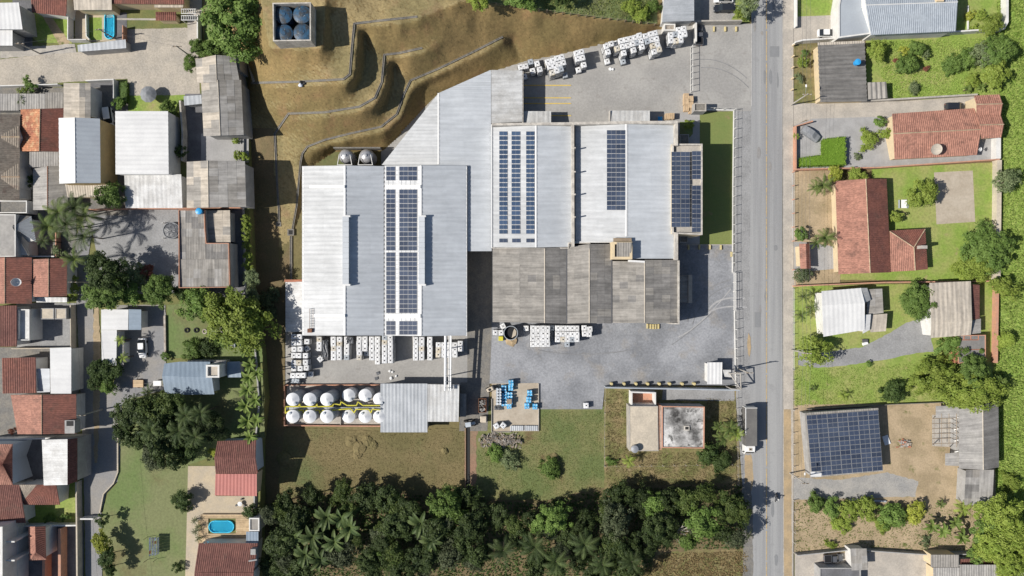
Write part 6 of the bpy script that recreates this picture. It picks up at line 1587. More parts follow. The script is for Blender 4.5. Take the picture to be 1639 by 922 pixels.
cr = cr.mesh('pallet',m['oldwood'])
bagm = MB()
for x in (-0.27,0.27):
    for y in (-0.3,0.3):
        for z in range(3): bagm.box(x - .25,x + .25,y - .28,y + .28,0.15 + .42 * z,0.15 + .42 * z + .4)
jug = MB().box(-0.25,0.25,-0.28,0.28,0,0.4).mesh('jug',m['cyanblue'],bevel=.05)
jugw = MB().lathe([(0.09,0.39),(0.09,0.44),(0.02,0.44)],8).mesh('cap',m['wplastic'])
for k,(u,v,n,lb) in enumerate([(818,613,3,'tall pallet of blue jugs at the top of the drum pad'),(817.5,621,2,'second pallet of blue jugs below the tallest'),(806.5,621.5,2,'square pallet of blue jugs beside the drum rows'),(816.5,644,1,'low pallet of blue jugs under a plank'),
        (848,629.5,3,'upper pallet of blue jugs in the eastern pad row'),(846.5,640,3,'middle pallet of blue jugs in the eastern pad row'),(843.5,650,2,'lower pallet of blue jugs in the eastern pad row'),(856.5,651,2,'detached pallet of blue jugs at the eastern pad edge'),(815,650,2,'last pallet of blue jugs in the middle block'),(807,634,2,'inner pallet of blue jugs behind the pale drums')]):
    p = P(u,v,n * .42 + .2); p.z = 0.12
    t2 = thing('jug_pallet',lb,'pallet',p,'pallets of blue jugs',rng.uniform(-.06,.06))
    child('pallet',cr,t2)
    for x in (-0.28,0.28):
        for y in (-0.31,0.31):
            for z in range(n):
                j_ = child('jug',jug,t2,(x,y,0.15 + .42 * z))
                if z == n - 1: child('cap',jugw,j_,(0.1,0.1,0))
tarp('black plastic sheet under the drum block',791,649,806,656,0.3,12,m['tarp'])
tag(wobj('plank_board',MB().box(P(811,0).x,P(819,0).x,P(0,645).y,P(0,637).y,1.35,1.42).mesh('plank_board',m['oldwood'])),'wooden board lying over the blue jugs','board')
# corrugated sheets on the pad
for k,(u0,u1) in enumerate(((816.5,838),(839.5,861))):
    t2 = thing('sheet_stack',('western stack of white corrugated sheets along the pad edge','eastern stack of white corrugated sheets along the pad edge')[k],'sheet stack',P((u0 + u1) / 2,685,0.1))
    slope(t2,(u0,681.5,.5),(u1,681.5,.5),(u1,689.5,.5),(u0,689.5,.5),m['galv'],rib=0.4,amp=0.06,name='sheet'); wobj('bearers',MB().box(P(u0 + 1,0).x,P(u1 - 1,0).x,P(0,689).y,P(0,682).y,0.1,0.38).mesh('bearers',m['oldwood']),t2)
# skip, machine, scrap
p = P(772,649,1); p.z = 0.1
t2 = thing('skip','rusty skip filled with scrap in the shade of the shed','skip',p)
sk = MB()
for (x0,x1,y0,y1) in ((-.85,-.75,-1.5,1.5),(.75,.85,-1.5,1.5),(-.75,.75,-1.5,-1.4),(-.75,.75,1.4,1.5)): sk.box(x0,x1,y0,y1,0,1.1)
sk.box(-.75,.75,-1.4,1.4,0,.1); child('container',sk.mesh('container',m['rust']),t2)
for k in range(26):
    s_ = rng.uniform(.12,.28); child('scrap_piece',MB().box(-s_,s_,-s_ * .6,s_ * .6,-.06,.06).mesh('scrap_piece',m['scrap']),t2,(rng.uniform(-.55,.55),rng.uniform(-1.15,1.15),rng.uniform(.85,1.05)),(rng.uniform(-.7,.7),rng.uniform(-.7,.7),rng.uniform(0,3)))
p = P(774,671,.8); p.z = 0.1
t2 = thing('material_bag','pale bulk bag on a pallet below the skip','bulk bag',p); child('bag',MB().box(-.7,.7,-.7,.7,0.12,1.1).mesh('bag',m['beigeconc'],bevel=.15),t2); child('pallet',cr,t2)
p = P(784,623.5,.9); p.z = 0.1
t2 = thing('hand_loader','small white yard loader turned askew beside the drums','loader',p,None,0.45)
child('body',MB().box(-.7,.75,-.42,.42,.25,.8).mesh('body',m['beigeconc'],bevel=.08),t2); child('mast',MB().box(.75,.95,-.45,.45,.1,1.5).mesh('mast',m['dsteel']),t2); child('seat',MB().box(-.3,.1,-.25,.25,.8,1.0).mesh('seat',m['black'],bevel=.04),t2)
whl = MB().lathe([(0.02,-.1),(.26,-.1),(.28,0),(.26,.1),(.02,.1)],14).mesh('wheel',m['tyre'])
for x in (-.5,.55):
    for y in (-.46,.46): child('wheel',whl,t2,(x,y,.28),(math.pi / 2,0,0))
for x in (-.25,.25): child('fork',MB().box(.95,1.8,x - .05,x + .05,.1,.16).mesh('fork',m['dsteel']),t2)
p = P(752,678,1); p.z = 0.05
t2 = thing('small_tractor','dark compact tractor parked at the head of the ditch','tractor',p,None,0.15)
child('chassis',MB().box(-1.1,1.1,-.3,.3,.4,.8).mesh('chassis',m['dsteel'],bevel=.05),t2); child('hood',MB().box(.1,1.2,-.3,.3,.8,1.25).mesh('hood',m['gplastic'],bevel=.1),t2); child('seat',MB().box(-.8,-.3,-.3,.3,.9,1.3).mesh('seat',m['black'],bevel=.05),t2)
for (x,y,s_) in ((-.75,-.65,2.0),(-.75,.65,2.0),(.85,-.55,1.3),(.85,.55,1.3)): child('wheel',whl,t2,(x,y,.28 * s_),(math.pi / 2,0,0),(s_,s_,1.6))
child('canopy',MB().box(-.9,.3,-.5,.5,1.95,2.02).mesh('canopy',m['gplastic'],bevel=.02),t2)
for (x,y) in ((-.85,-.45),(-.85,.45),(.25,-.45),(.25,.45)): child('canopy_post',MB().bar((x,y,.8),(x,y,1.95),.03,5).mesh('canopy_post',m['dsteel']),t2)
# rubbish heap
hp = MB()
rr = random.Random(5)
for k in range(420):
    u,v = rr.gauss(800,17),rr.gauss(704,5)
    if not (766 < u < 838 and 692 < v < 722): continue
    q = P(u,v,0); s_ = rr.uniform(.1,.38); q.z = .15 + max(0,.7 - abs(v - 704) * .07) * rr.uniform(.3,1)
    R3 = Matrix.Rotation(rr.uniform(0,6),3,'Z') @ Matrix.Rotation(rr.uniform(-.6,.6),3,'X')
    hp.add([q + R3 @ Vector(c) * 1 for c in ((-s_,-s_ * .4,-.04),(s_,-s_ * .4,-.04),(s_,s_ * .4,-.04),(-s_,s_ * .4,-.04),(-s_,-s_ * .4,.04),(s_,-s_ * .4,.04),(s_,s_ * .4,.04),(-s_,s_ * .4,.04))],
           [(0,3,2,1),(4,5,6,7),(0,1,5,4),(1,2,6,5),(2,3,7,6),(3,0,4,7)],rr.choice((0,0,1,2)))
tag(wobj('rubble',hp.mesh('rubble',[m['rubble'],m['scrap'],m['oldwood']])),'heap of rubble and scrap below the drum pad','rubble heap',None,'stuff')
# ditch
dt = []
for (u,v) in ((748,684),(749,730),(749,782)): dt.append((u,v))
tag(wobj('ditch',mesh('ditch',*prism([P(746.3,684),P(752,684),P(752,785),P(746.5,785)],0.02,0.09),m['dark'])),'dark narrow drainage ditch running down to the grove','ditch',None,'structure')  # black sheet painting the shade down in the ditch
garden_wall('low earth edge along the drainage ditch',[(745,684),(745,785)],0.35,0.25,m['redsoil'],0,name='earth_edge')
# wooden pallets near the gates
pal = MB()
for i in range(7): pal.box(-.5,.5,-.6 + .18 * i,-.6 + .18 * i + .12,.1,.13)
for x in (-.45,0,.45): pal.box(x - .05,x + .05,-.6,.6,0,.1)
palm = pal.mesh('pallet_deck',m['wood'])
def pallet_pile(label,u,v,n,rz=0):
    p = P(u,v,n * .14); t2 = thing('pallet_stack',label,'pallet stack',(p.x,p.y,0.1),'stacked timber pallets',rz)
    for k in range(n): child('pallet_deck',palm,t2,(0,0,.14 * k),(0,0,rng.uniform(-.05,.05)))
for k,(u,v,n,lb) in enumerate([(1098.5,154,8,'top pallet stack beside the guard hut'),(1098.5,163,9,'second pallet stack beside the guard hut'),(1106,158,8,'pallet stack squeezed between gate and guard hut'),(1099,173,9,'third pallet stack beside the guard hut'),(1106,168,9,'fourth pallet stack beside the guard hut'),(1107,177,7,'lowest pallet stack beside the guard hut'),(1069,186,9,'pallet stack behind the blue pallet, nearer the canopy'),(1075.5,185.5,10,'pallet stack behind the blue pallet, nearer the gate')]): pallet_pile(lb,u,v,n)
t2 = thing('plastic_pallet','bright blue plastic pallet beside the loading dock','pallet',P(1056.5,190.5,0.1))
bp = MB()
for x in (-.5,0.08):
    for y in (-.5,.08): bp.box(x,x + .42,y,y + .42,.1,.16)
child('deck',bp.mesh('deck',m['blue']),t2); child('runner',MB().box(-.45,.45,-.1,.1,0,.11).mesh('runner',m['blue']),t2); child('runner',MB().box(-.1,.1,-.45,.45,0,.105).mesh('runner',m['blue']),t2)
# bollards and parking stops
bol = MB().lathe([(.16,0),(.16,.95),(.12,1.0),(.02,1.0)],10).mesh('bollard',m['yellowpale'])
for k,u in enumerate((978,998,1017,1035.5,1054,1070.5,1090.5,1109.5)):
    o = bpy.data.objects.new('bollard',bol); C.objects.link(o); o.location = P(u,613.5,0.05)
    tag(o,'yellow bollard along the long grey wall, %s from its western end' % ordw(k),'bollard','bollards along the grey wall')
    o.scale = (2.0,2.0,1.2)
stp = MB().box(-.2,.2,-.55,.55,0,.35,taper=.05).mesh('stop',m['yellowpale'])
for k,(u,v) in enumerate(((1036,522),(1041,522.5),(1045,522.8),(1049,522.8),(1053.5,522.5))):
    o = bpy.data.objects.new('kerb_block',stp); C.objects.link(o); o.location = P(u,v,0.08); tag(o,'pale yellow kerb block below the shed wall, %s of five' % ordw(k),'kerb block','kerb blocks')
for k,(u,v,lb) in enumerate(((1142.5,47,'first yellow parking stop below the northern wall'),(1160.5,47,'second yellow parking stop below the northern wall'),(1178,47,'third yellow parking stop below the northern wall'),(1102,396,'first yellow parking stop in the shaded court'),(1119,395.5,'second yellow parking stop in the shaded court'),(1136,395.5,'third yellow parking stop in the shaded court'),(1153.5,396,'yellow parking stop beside the rusty scrap'),(1170.5,407,'yellow post at the end of the street fence'))):
    o = bpy.data.objects.new('parking_stop',stp); C.objects.link(o); o.location = P(u,v,0.1); tag(o,lb,'parking stop','yellow parking stops')
# ================================================================ vehicles
def loft(stations,mat,name,bevel=0):
    """stations: (x, halfwidth bottom, halfwidth top, z bottom, z top) closed hull"""
    vs,fs = [],[]
    for (x,wb_,wt,zb_,zt_) in stations:
        vs += [(x,-wb_,zb_),(x,-wb_ * 1.0,zb_ + (zt_ - zb_) * .45),(x,-wt,zt_),(x,wt,zt_),(x,wb_,zb_ + (zt_ - zb_) * .45),(x,wb_,zb_)]
    n = len(stations)
    for i in range(n - 1):
        for k in range(6): a = 6 * i + k; b = 6 * i + (k + 1) % 6; fs.append((a,b,b + 6,a + 6))
    fs += [tuple(range(6))[::-1],tuple(range(6 * n - 6,6 * n))]
    me = mesh(name,vs,fs,mat)
    bm = bmesh.new(); bm.from_mesh(me); bmesh.ops.recalc_face_normals(bm,faces=bm.faces)
    if bevel: bmesh.ops.bevel(bm,geom=bm.edges[:],offset=bevel,segments=1,affect='EDGES',clamp_overlap=True)
    bm.to_mesh(me); bm.free()
    return me
car_m = {}
def car_meshes(paint,kind):
    k = (paint.name,kind)
    if k in car_m: return car_m[k]
    d = {}
    d['body'] = loft([(-2.1,.72,.66,.35,.78),(-2.0,.80,.74,.25,.86),(-1.2,.84,.78,.22,.90),(0.6,.84,.78,.22,.88),(1.2,.84,.76,.22,.84),(1.9,.80,.70,.25,.72),(2.1,.68,.60,.35,.62)],paint,'body',.03)
    if kind == 'pickup': rf = [(-.5,.70,.60,.86,1.38),(-.35,.72,.62,.86,1.44),(.35,.72,.62,.86,1.44),(1.0,.70,.60,.86,.90)]
    elif kind == 'van': rf = [(-2.05,.74,.66,.86,1.45),(-1.9,.76,.68,.86,1.58),(.5,.76,.68,.86,1.58),(1.3,.74,.64,.84,.9)]
    else: rf = [(-1.75,.70,.62,.86,.92),(-1.05,.72,.58,.88,1.38),(.2,.72,.58,.88,1.42),(1.05,.72,.62,.84,.88)]
    d['cabin'] = loft(rf,m['glass'],'cabin')
    x0,x1,zt_,wt = {'pickup': (-.4,.38,1.46,.64),'van': (-1.95,.52,1.60,.69),'sedan': (-1.1,.22,1.43,.60)}[kind]
    d['roof'] = loft([(x0,wt - .04,wt - .08,zt_ - .05,zt_),(x0 + .12,wt,wt - .05,zt_ - .06,zt_ + .02),(x1 - .1,wt,wt - .05,zt_ - .06,zt_ + .02),(x1,wt - .04,wt - .08,zt_ - .05,zt_)],paint,'roof')
    d['wheel'] = MB().lathe([(0.02,-.1),(.29,-.1),(.32,-.06),(.32,.06),(.29,.1),(.02,.1)],16).mesh('wheel',m['tyre'])
    d['headlight'] = MB().box(-.12,.05,-.16,.16,-.07,.07).mesh('headlight',m['light'],bevel=.02)
    d['taillight'] = MB().box(-.05,.05,-.14,.14,-.06,.06).mesh('taillight',m['brick'])
    d['mirror'] = MB().box(-.08,.08,-.09,.09,-.06,.06).mesh('mirror',paint,bevel=.02)
    d['pillar'] = MB().box(-.03,.03,-.02,.02,0,.5).mesh('pillar',paint)
    if kind == 'pickup':
        b = MB()
        for (a0,a1,b0,b1) in ((-2.05,-.6,-.82,-.74),(-2.05,-.6,.74,.82),(-2.08,-2.0,-.82,.82)): b.box(a0,a1,b0,b1,.85,1.05)
        d['bed'] = b.mesh('bed',paint); d['bed_floor'] = MB().box(-2.0,-.6,-.74,.74,.84,.92).mesh('bed_floor',m['black'])
    car_m[k] = d
    return d
def car(label,u,v,rz,paint,kind='sedan',base=0.0,sc_=1.0,cat='car',name='parked_car'):
    p = P(u,v,base + .7); t2 = thing(name,label,cat,(p.x,p.y,base + .06),None,rz); t2.scale = (sc_,) * 3
    d = car_meshes(paint,kind)
    bo = child('body',d['body'],t2); child('cabin',d['cabin'],t2); child('roof',d['roof'],t2)
    if kind == 'pickup': child('bed',d['bed'],t2); child('bed_floor',d['bed_floor'],t2)
    for x in (-1.25,1.3):
        for y in (-.76,.76): child('wheel',d['wheel'],t2,(x,y,.32),(math.pi / 2,0,0))
    for y in (-.5,.5): child('headlight',d['headlight'],t2,(2.03,y,.6)); child('taillight',d['taillight'],t2,(-2.06,y,.68))
    for y in (-.9,.9): child('mirror',d['mirror'],t2,(.75,y,.95))
    return t2
car('silver white hatchback parked in the grey yard beside the L shaped white roof',228,557,math.radians(-88),m['car_white'],'sedan',WEST)
car('white car parked in the dark western courtyard',174,188,math.radians(-82),m['car_white'],'van',WEST)
car('white sedan parked on the eastern concrete driveway',1324,53,0.0,m['car_white'],'sedan')
car('black hatchback parked on the northern forecourt',1158,13.5,math.pi,m['car_black'],'van')
car('dark blue car tucked beside the long red bungalow',1528,171,0.0,m['car_black'],'van')
car('dark pickup parked in the lower eastern yard',1334,893,0.05,m['car_grey'],'pickup')
car('grey pickup with a loaded bed beside the upper gate',1119,57,math.pi / 2,m['car_grey'],'pickup')
car('pale car partly out of frame on the northern forecourt',1158,-2,math.pi,m['car_white'],'sedan')
p = P(1298,214,.7); t2 = thing('covered_car','car hidden under a grey cloth cover on the gravel forecourt','car',(p.x,p.y,.06),None,-.62)
child('cover',loft([(-2.15,.7,.55,.05,.7),(-1.9,.88,.72,.02,.92),(-1.0,.92,.62,.02,1.42),(.3,.92,.62,.02,1.46),(1.2,.9,.74,.02,.95),(2.0,.84,.66,.02,.78),(2.2,.7,.5,.1,.6)],m['cover'],'cover',.06),t2)
# box truck
p = P(1202,688,3.0); t2 = thing('box_truck','long box truck with a grey tarpaulin top parked at the roadside','truck',(p.x,p.y,.1),None,-math.pi / 2)
child('cargo_box',MB().box(-4.6,3.3,-1.2,1.2,1.0,3.15).mesh('cargo_box',m['truckbox'],bevel=.04),t2); child('roof_cover',MB().box(-4.6,3.35,-1.15,1.17,3.155,3.24).mesh('roof_cover',m['truckbox']),t2)
child('side_rail',MB().box(-4.7,1.0,-1.26,-1.16,3.1,3.35).mesh('side_rail',m['ridgew']),t2); child('rear_frame',MB().box(-4.75,-4.62,-1.2,1.2,.9,3.3).mesh('rear_frame',m['wwhite']),t2)
child('chassis',MB().box(-4.5,5.0,-.45,.45,.55,1.0).mesh('chassis',m['dsteel']),t2)
child('cab',loft([(3.5,1.1,1.0,.6,2.5),(3.7,1.12,1.02,.5,2.6),(4.7,1.12,1.0,.5,2.55),(5.3,1.08,.95,.5,1.7),(5.45,1.05,.9,.55,1.4)],m['car_white'],'cab',.05),t2)
child('roof_hatch',MB().box(3.9,4.5,-.35,.35,2.58,2.66).mesh('roof_hatch',m['beigeconc']),t2); child('hatch_pane',MB().box(4.05,4.35,-.2,.2,2.66,2.68).mesh('hatch_pane',m['dark']),t2)
child('windscreen',mesh('windscreen',[(4.80,-.9,2.45),(5.27,-.88,1.75),(5.27,.88,1.75),(4.80,.9,2.45)],[(0,1,2,3)],m['glass']),t2)
for y in (-1.3,1.3): child('mirror',MB().box(4.8,4.95,y - .1,y + .1,1.6,2.2).mesh('mirror',m['black']),t2)
wt_ = MB().lathe([(0.02,-.16),(.44,-.16),(.48,-.1),(.48,.1),(.44,.16),(.02,.16)],16).mesh('wheel',m['tyre'])
for x in (-3.6,-2.4,4.5):
    for y in (-.95,.95): child('wheel',wt_,t2,(x,y,.48),(math.pi / 2,0,0))
# motorcycle with rider
p = P(1243,797,.8); t2 = thing('motorcycle','dark motorcycle being ridden down the street','motorcycle',(p.x,p.y,.1),None,-math.pi / 2 - .1)
mw = MB().lathe([(0.02,-.05),(.27,-.06),(.31,0),(.27,.06),(.02,.05)],18).mesh('wheel',m['tyre'])
for x in (-.65,.7): child('wheel',mw,t2,(x,0,.31),(math.pi / 2,0,0))
child('frame',loft([(-.75,.08,.06,.45,.75),(-.3,.14,.12,.35,.78),(.15,.18,.15,.3,.95),(.45,.12,.1,.45,1.0),(.6,.07,.05,.6,.95)],m['car_black'],'frame',.02),t2)
child('seat',MB().box(-.8,0,-.13,.13,.76,.86).mesh('seat',m['black'],bevel=.04),t2); child('handlebar',MB().bar((.45,-.4,1.05),(.45,.4,1.05),.025,6).mesh('handlebar',m['steel']),t2); child('fork',MB().bar((.48,0,1.0),(.72,0,.31),.04,6).mesh('fork',m['steel']),t2)
child('headlight',MB().lathe([(.02,0),(.1,.02),(.1,.1),(.02,.1)],10).mesh('headlight',m['light']),t2,(.6,0,.9),(0,math.pi / 2,0))
def skin_body(name,joints,edges,mat):
    me = bpy.data.meshes.new(name); me.from_pydata([j[0] for j in joints],edges,[]); me.materials.append(mat)
    o = bpy.data.objects.new(name,me)
    C.objects.link(o)
    md = o.modifiers.new('skin','SKIN'); ss = o.modifiers.new('sub','SUBSURF'); ss.levels = 1; ss.render_levels = 1
    if not me.skin_vertices:
        bpy.context.view_layer.objects.active = o
        me.attributes.new
    for i,j in enumerate(joints): me.skin_vertices[0].data[i].radius = (j[1],j[1])
    me.skin_vertices[0].data[0].use_root = True
    return o
J = [((-.25,0,.95),.15),((-.18,0,1.2),.15),((-.05,0,1.45),.16),((.02,0,1.55),.06),((.05,0,1.68),.09),
     ((-.05,.19,1.42),.07),((.15,.3,1.2),.05),((.42,.33,1.08),.04),((-.05,-.19,1.42),.07),((.15,-.3,1.2),.05),((.42,-.33,1.08),.04),
     ((-.2,.12,.9),.1),((.2,.2,.78),.075),((.05,.2,.35),.05),((.2,.2,.3),.045),((-.2,-.12,.9),.1),((.2,-.2,.78),.075),((.05,-.2,.35),.05),((.2,-.2,.3),.045)]
Ed = [(0,1),(1,2),(2,3),(3,4),(2,5),(5,6),(6,7),(2,8),(8,9),(9,10),(0,11),(11,12),(12,13),(13,14),(0,15),(15,16),(16,17),(17,18)]
try:
    po = skin_body('person',J,Ed,m['car_grey'])
    po.location = t2.location; po.rotation_euler = t2.rotation_euler
    tag(po,'person in dark clothes with a pale helmet riding the motorcycle','person')
    hl = child('helmet',blob('helmet',.16,1.0,m['wwhite'],2,12,8),po,(.06,0,1.72))
except Exception as e:
    print('person failed',e)
# trailers in the grey yard
p = P(221.5,614,WEST + .6); t2 = thing('flat_trailer','small timber laden flat trailer in the grey yard','trailer',(p.x,p.y,WEST + .06))
child('bed',MB().box(-1.15,1.15,-.8,.8,.45,.55).mesh('bed',m['rust']),t2)
for k in range(8): child('plank',MB().box(-1.05,1.05,-.09,.09,0,.06).mesh('plank',m['wood']),t2,(0,-.66 + .19 * k,.56 + .03 * (k % 2)))
for y in (-.85,.85): child('wheel',mw,t2,(0,y,.31),(math.pi / 2,0,0))
child('drawbar',MB().bar((1.1,0,.5),(2.0,0,.45),.05,5).mesh('drawbar',m['dsteel']),t2)
p = P(252,613.5,WEST + 1.2); t2 = thing('box_trailer','little white box trailer beside the blue roofed house','trailer',(p.x,p.y,WEST + .06))
child('box',MB().box(-.85,.85,-.55,.55,.4,1.3).mesh('box',m['car_white'],bevel=.06),t2); child('drawbar',MB().bar((.85,0,.45),(1.7,0,.42),.04,5).mesh('drawbar',m['dsteel']),t2)
for y in (-.6,.6): child('wheel',mw,t2,(0,y,.31),(math.pi / 2,0,0))

# ================================================================ pools
def stadium(u0,v0,u1,v1,n=10,vert=True):
    pts = []
    if vert:
        r = (u1 - u0) / 2; c = (u0 + u1) / 2
        for i in range(n + 1): t = math.pi * i / n; pts.append((c + r * math.cos(t),v0 + r - r * math.sin(t)))
        for i in range(n + 1): t = math.pi + math.pi * i / n; pts.append((c + r * math.cos(t),v1 - r - r * math.sin(t)))
    else:
        r = (v1 - v0) / 2; c = (v0 + v1) / 2
        for i in range(n + 1): t = -math.pi / 2 + math.pi * i / n; pts.append((u1 - r + r * math.cos(t),c - r * math.sin(t)))
        for i in range(n + 1): t = math.pi / 2 + math.pi * i / n; pts.append((u0 + r + r * math.cos(t),c - r * math.sin(t)))
    return pts
def pool(label,pts,base):
    c = center(pts,base); t2 = thing('swimming_pool',label,'pool',c)
    w3 = [P(u,v,base) for (u,v) in pts]; fl = [Vector((q.x,q.y,0)) for q in w3]; inn = offset_poly(fl,.12); n = len(fl)
    vs = [(q.x,q.y,base + .02) for q in fl] + [(q.x,q.y,base + .42) for q in fl] + [(q.x,q.y,base + .42) for q in inn] + [(q.x,q.y,base + .06) for q in inn]
    fs = []
    for i in range(n):
        j = (i + 1) % n
        fs += [(i,j,n + j,n + i),(n + i,n + j,2 * n + j,2 * n + i),(2 * n + i,2 * n + j,3 * n + j,3 * n + i)]
    me = mesh('shell',vs,fs,m['pool']); wobj('shell',me,t2)
    wobj('basin',mesh('basin',[(q.x,q.y,base + .1) for q in inn],[tuple(range(n))],m['pool']),t2)
    wobj('water',mesh('water',[(q.x,q.y,base + .34) for q in inn],[tuple(range(n))],m['water']),t2)
    return t2
t2 = pool('narrow bright blue pool on the beige patio',stadium(168.5,21,184.5,63.5),WEST)
for k in range(3):
    q = P(177,23.5 + 2 * k,WEST); wobj('pool_step',MB().box(q.x - .6 - .15 * k,q.x + .6 + .1 * k,q.y - .16,q.y + .1,WEST + .1,WEST + .4 - .09 * k).mesh('pool_step',m['wplastic']),t2)
# deck with planks
t2 = thing('pool_deck','timber deck of long planks around the lower pool','deck',P(362,846,WEST))
for k in range(16):
    v = 823.5 + 3.0 * k
    u0 = 322 if k < 3 else 318
    segs = [(u0,400)] if v < 829 or v > 852 else [(u0,334),(378,400)]
    for (a,b) in segs: wobj('plank',MB().box(P(a,0,WEST).x,P(b,0,WEST).x,P(0,v + 2.75,WEST).y,P(0,v,WEST).y,WEST,WEST + .22).mesh('plank',m['deck']),t2)
t2 = pool('rounded bright blue pool in the timber deck',stadium(335,832.5,375.5,852,vert=False),WEST)
p = P(274.5,369,WEST + .6); t2 = thing('round_pool','round above ground pool under a sagging black cover','pool',(p.x,p.y,WEST))
child('shell',MB().lathe([(1.75,0),(1.78,.75),(1.65,.78),(1.62,.5),(0.02,.42)],28).mesh('shell',m['cover']),t2); child('cover',blob('cover',1.6,.12,m['tarp'],31,20,6),t2,(0,0,.55))
for (dx,dy) in ((-1.75,1.6),(1.75,1.6),(-1.75,-1.6),(1.75,-1.6)): child('corner_post',MB().box(dx - .08,dx + .08,dy - .08,dy + .08,0,1.0).mesh('corner_post',m['wwhite']),t2)
# small blue tanks, dishes, tables
def roundtank(label,u,v,base,z,r=.62,h_=.9,mat='blue'):
    p = P(u,v,base + z + h_); t2 = thing('roof_tank',label,'water tank',(p.x,p.y,base + z))
    child('shell',MB().lathe([(r * .9,0),(r,h_ * .9),(r * .97,h_)],20).mesh('shell',m[mat]),t2); child('lid',MB().lathe([(r * 1.05,h_),(r * 1.05,h_ + .06),(r * .4,h_ + .16),(.02,h_ + .18)],20).mesh('lid',m[mat]),t2)
roundtank('bright blue roof tank at the workshop corner',318,338,WEST,4.7)
roundtank('bright blue roof tank on the old barn',1373,99,0,3.7)
roundtank('silver roof tank on the derelict beige slab',1016,719,0,3.75,.75,1.0,'steel')
def dish(label,u,v,z,r,tilt):
    p = P(u,v,z); t2 = thing('satellite_dish',label,'dish',p)
    child('mast',MB().bar((0,0,-1.0),(0,0,-.05),.05,6).mesh('mast',m['steel']),t2)
    child('reflector',MB().lathe([(.06,0),(r * .5,.08),(r * .85,.2),(r,.32),(r * .98,.34),(r * .8,.22),(r * .45,.11),(.06,.04)],20).mesh('reflector',m['asbtan'] if r > .9 else m['ridgew']),t2,(0,0,0),tilt)
    child('feed_arm',MB().bar((0,0,.05),(r * .45,0,.6),.03,5).mesh('feed_arm',m['steel']),t2,(0,0,0),tilt)
dish('oval pale satellite dish on the red tiled house',25.5,451,WEST + 6.0,.9,(.3,.7,0))
dish('large pale mesh satellite dish on the long red bungalow',1498,239,5.0,1.15,(.2,-.1,0))
dish('small white dish at the corner of the long bungalow',1567,239,3.2,.45,(.2,.5,0))
# drying racks with laundry
t2 = thing('drying_rack','drying lines hung with pale and red laundry on the worn lawn','drying rack',P(245,873,WEST))
for (u,v) in ((237,859),(252,858),(237,895),(252,894)): wobj('post',MB().bar(P(u,v,WEST),P(u,v,WEST) + Vector((0,0,1.9)),.05,5).mesh('post',m['oldwood']),t2)
for k in range(4):
    u = 238.5 + 4.3 * k
    wobj('line',MB().bar(P(u,859,WEST + 1.8),P(u,894,WEST + 1.8),.015,4).mesh('line',m['steel']),t2)
    v = 861.0
    while v < 888:
        l_ = rng.uniform(3.0,6.0); mt = m['brick'] if rng.random() < .15 else m['cloth']
        a,b = P(u,v,WEST + 1.8),P(u,v + l_ * .9,WEST + 1.8)
        vs = [a + Vector((.16,0,-.5)),a + Vector((0,0,.03)),a + Vector((-.16,0,-.45)),b + Vector((.16,0,-.5)),b + Vector((0,0,.03)),b + Vector((-.16,0,-.45))]
        wobj('garment',mesh('garment',vs,[(0,1,4,3),(1,2,5,4)],mt),t2); v += l_
# sundry yard things
t2 = thing('garden_table','metal table and benches on the beige terrace','table',P(386,805,WEST)); child('top',MB().lathe([(.5,.7),(.5,.74),(.02,.75)],14).mesh('top',m['steel']),t2); child('leg',MB().bar((0,0,0),(0,0,.7),.05,6).mesh('leg',m['steel']),t2)
for k,(dx,dy) in enumerate(((-.9,-.4),(.8,-.5),(.2,.9))): child('stool',MB().lathe([(.2,0),(.22,.45),(.02,.46)],10).mesh('stool',m['dsteel']),t2,(dx,dy,0))
for k,(u,v) in enumerate(((299.5,528.5),(314.5,528.5),(328,530.5))):
    o = wobj('tyre',MB().lathe([(.22,0),(.42,0),(.46,.1),(.42,.2),(.24,.2),(.22,0)],16,cap=False).mesh('tyre',m['tyre' if k < 2 else 'rubble'])); o.location = P(u,v,WEST + .05); o.scale = (1.25,) * 3
    tag(o,('first black tyre planter in the vegetable garden','second black tyre planter in the vegetable garden','pale ring planter in the vegetable garden')[k],'tyre planter')
t2 = thing('garden_bench','white slab bench under the round light tree','bench',P(358,535,WEST)); child('seat',MB().box(-.6,.6,-1.4,1.4,.35,.45).mesh('seat',m['conc']),t2); child('leg',MB().box(-.4,.4,-1.2,-1.0,0,.35).mesh('leg',m['conc']),t2); child('leg',MB().box(-.4,.4,1.0,1.2,0,.35).mesh('leg',m['conc']),t2)
roundtank('small blue round tub beside the light tree',388,552,WEST,0.02,.45,.6,'cyanblue')
tag(wobj('white_tub',MB().box(P(370,0,WEST).x,P(377.5,0,WEST).x,P(0,556,WEST).y,P(0,549,WEST).y,WEST,WEST + .5).mesh('white_tub',m['wplastic'],bevel=.08)),'white rectangular tub beside the light tree','tub')
o = wobj('parasol',MB().lathe([(1.75,1.9),(1.0,2.35),(.4,2.6),(.05,2.75),(.02,2.7),(1.7,1.86)],10).mesh('parasol',m['cover'])); o.location = P(245,155,WEST); o.location.z = WEST
t2 = thing('garden_parasol','grey garden parasol open beside the cobbled street','parasol',o.location); o.parent = t2; o.location = (0,0,0); o.name = 'canopy'; child('pole',MB().bar((0,0,0),(0,0,2.7),.04,6).mesh('pole',m['dsteel']),t2)
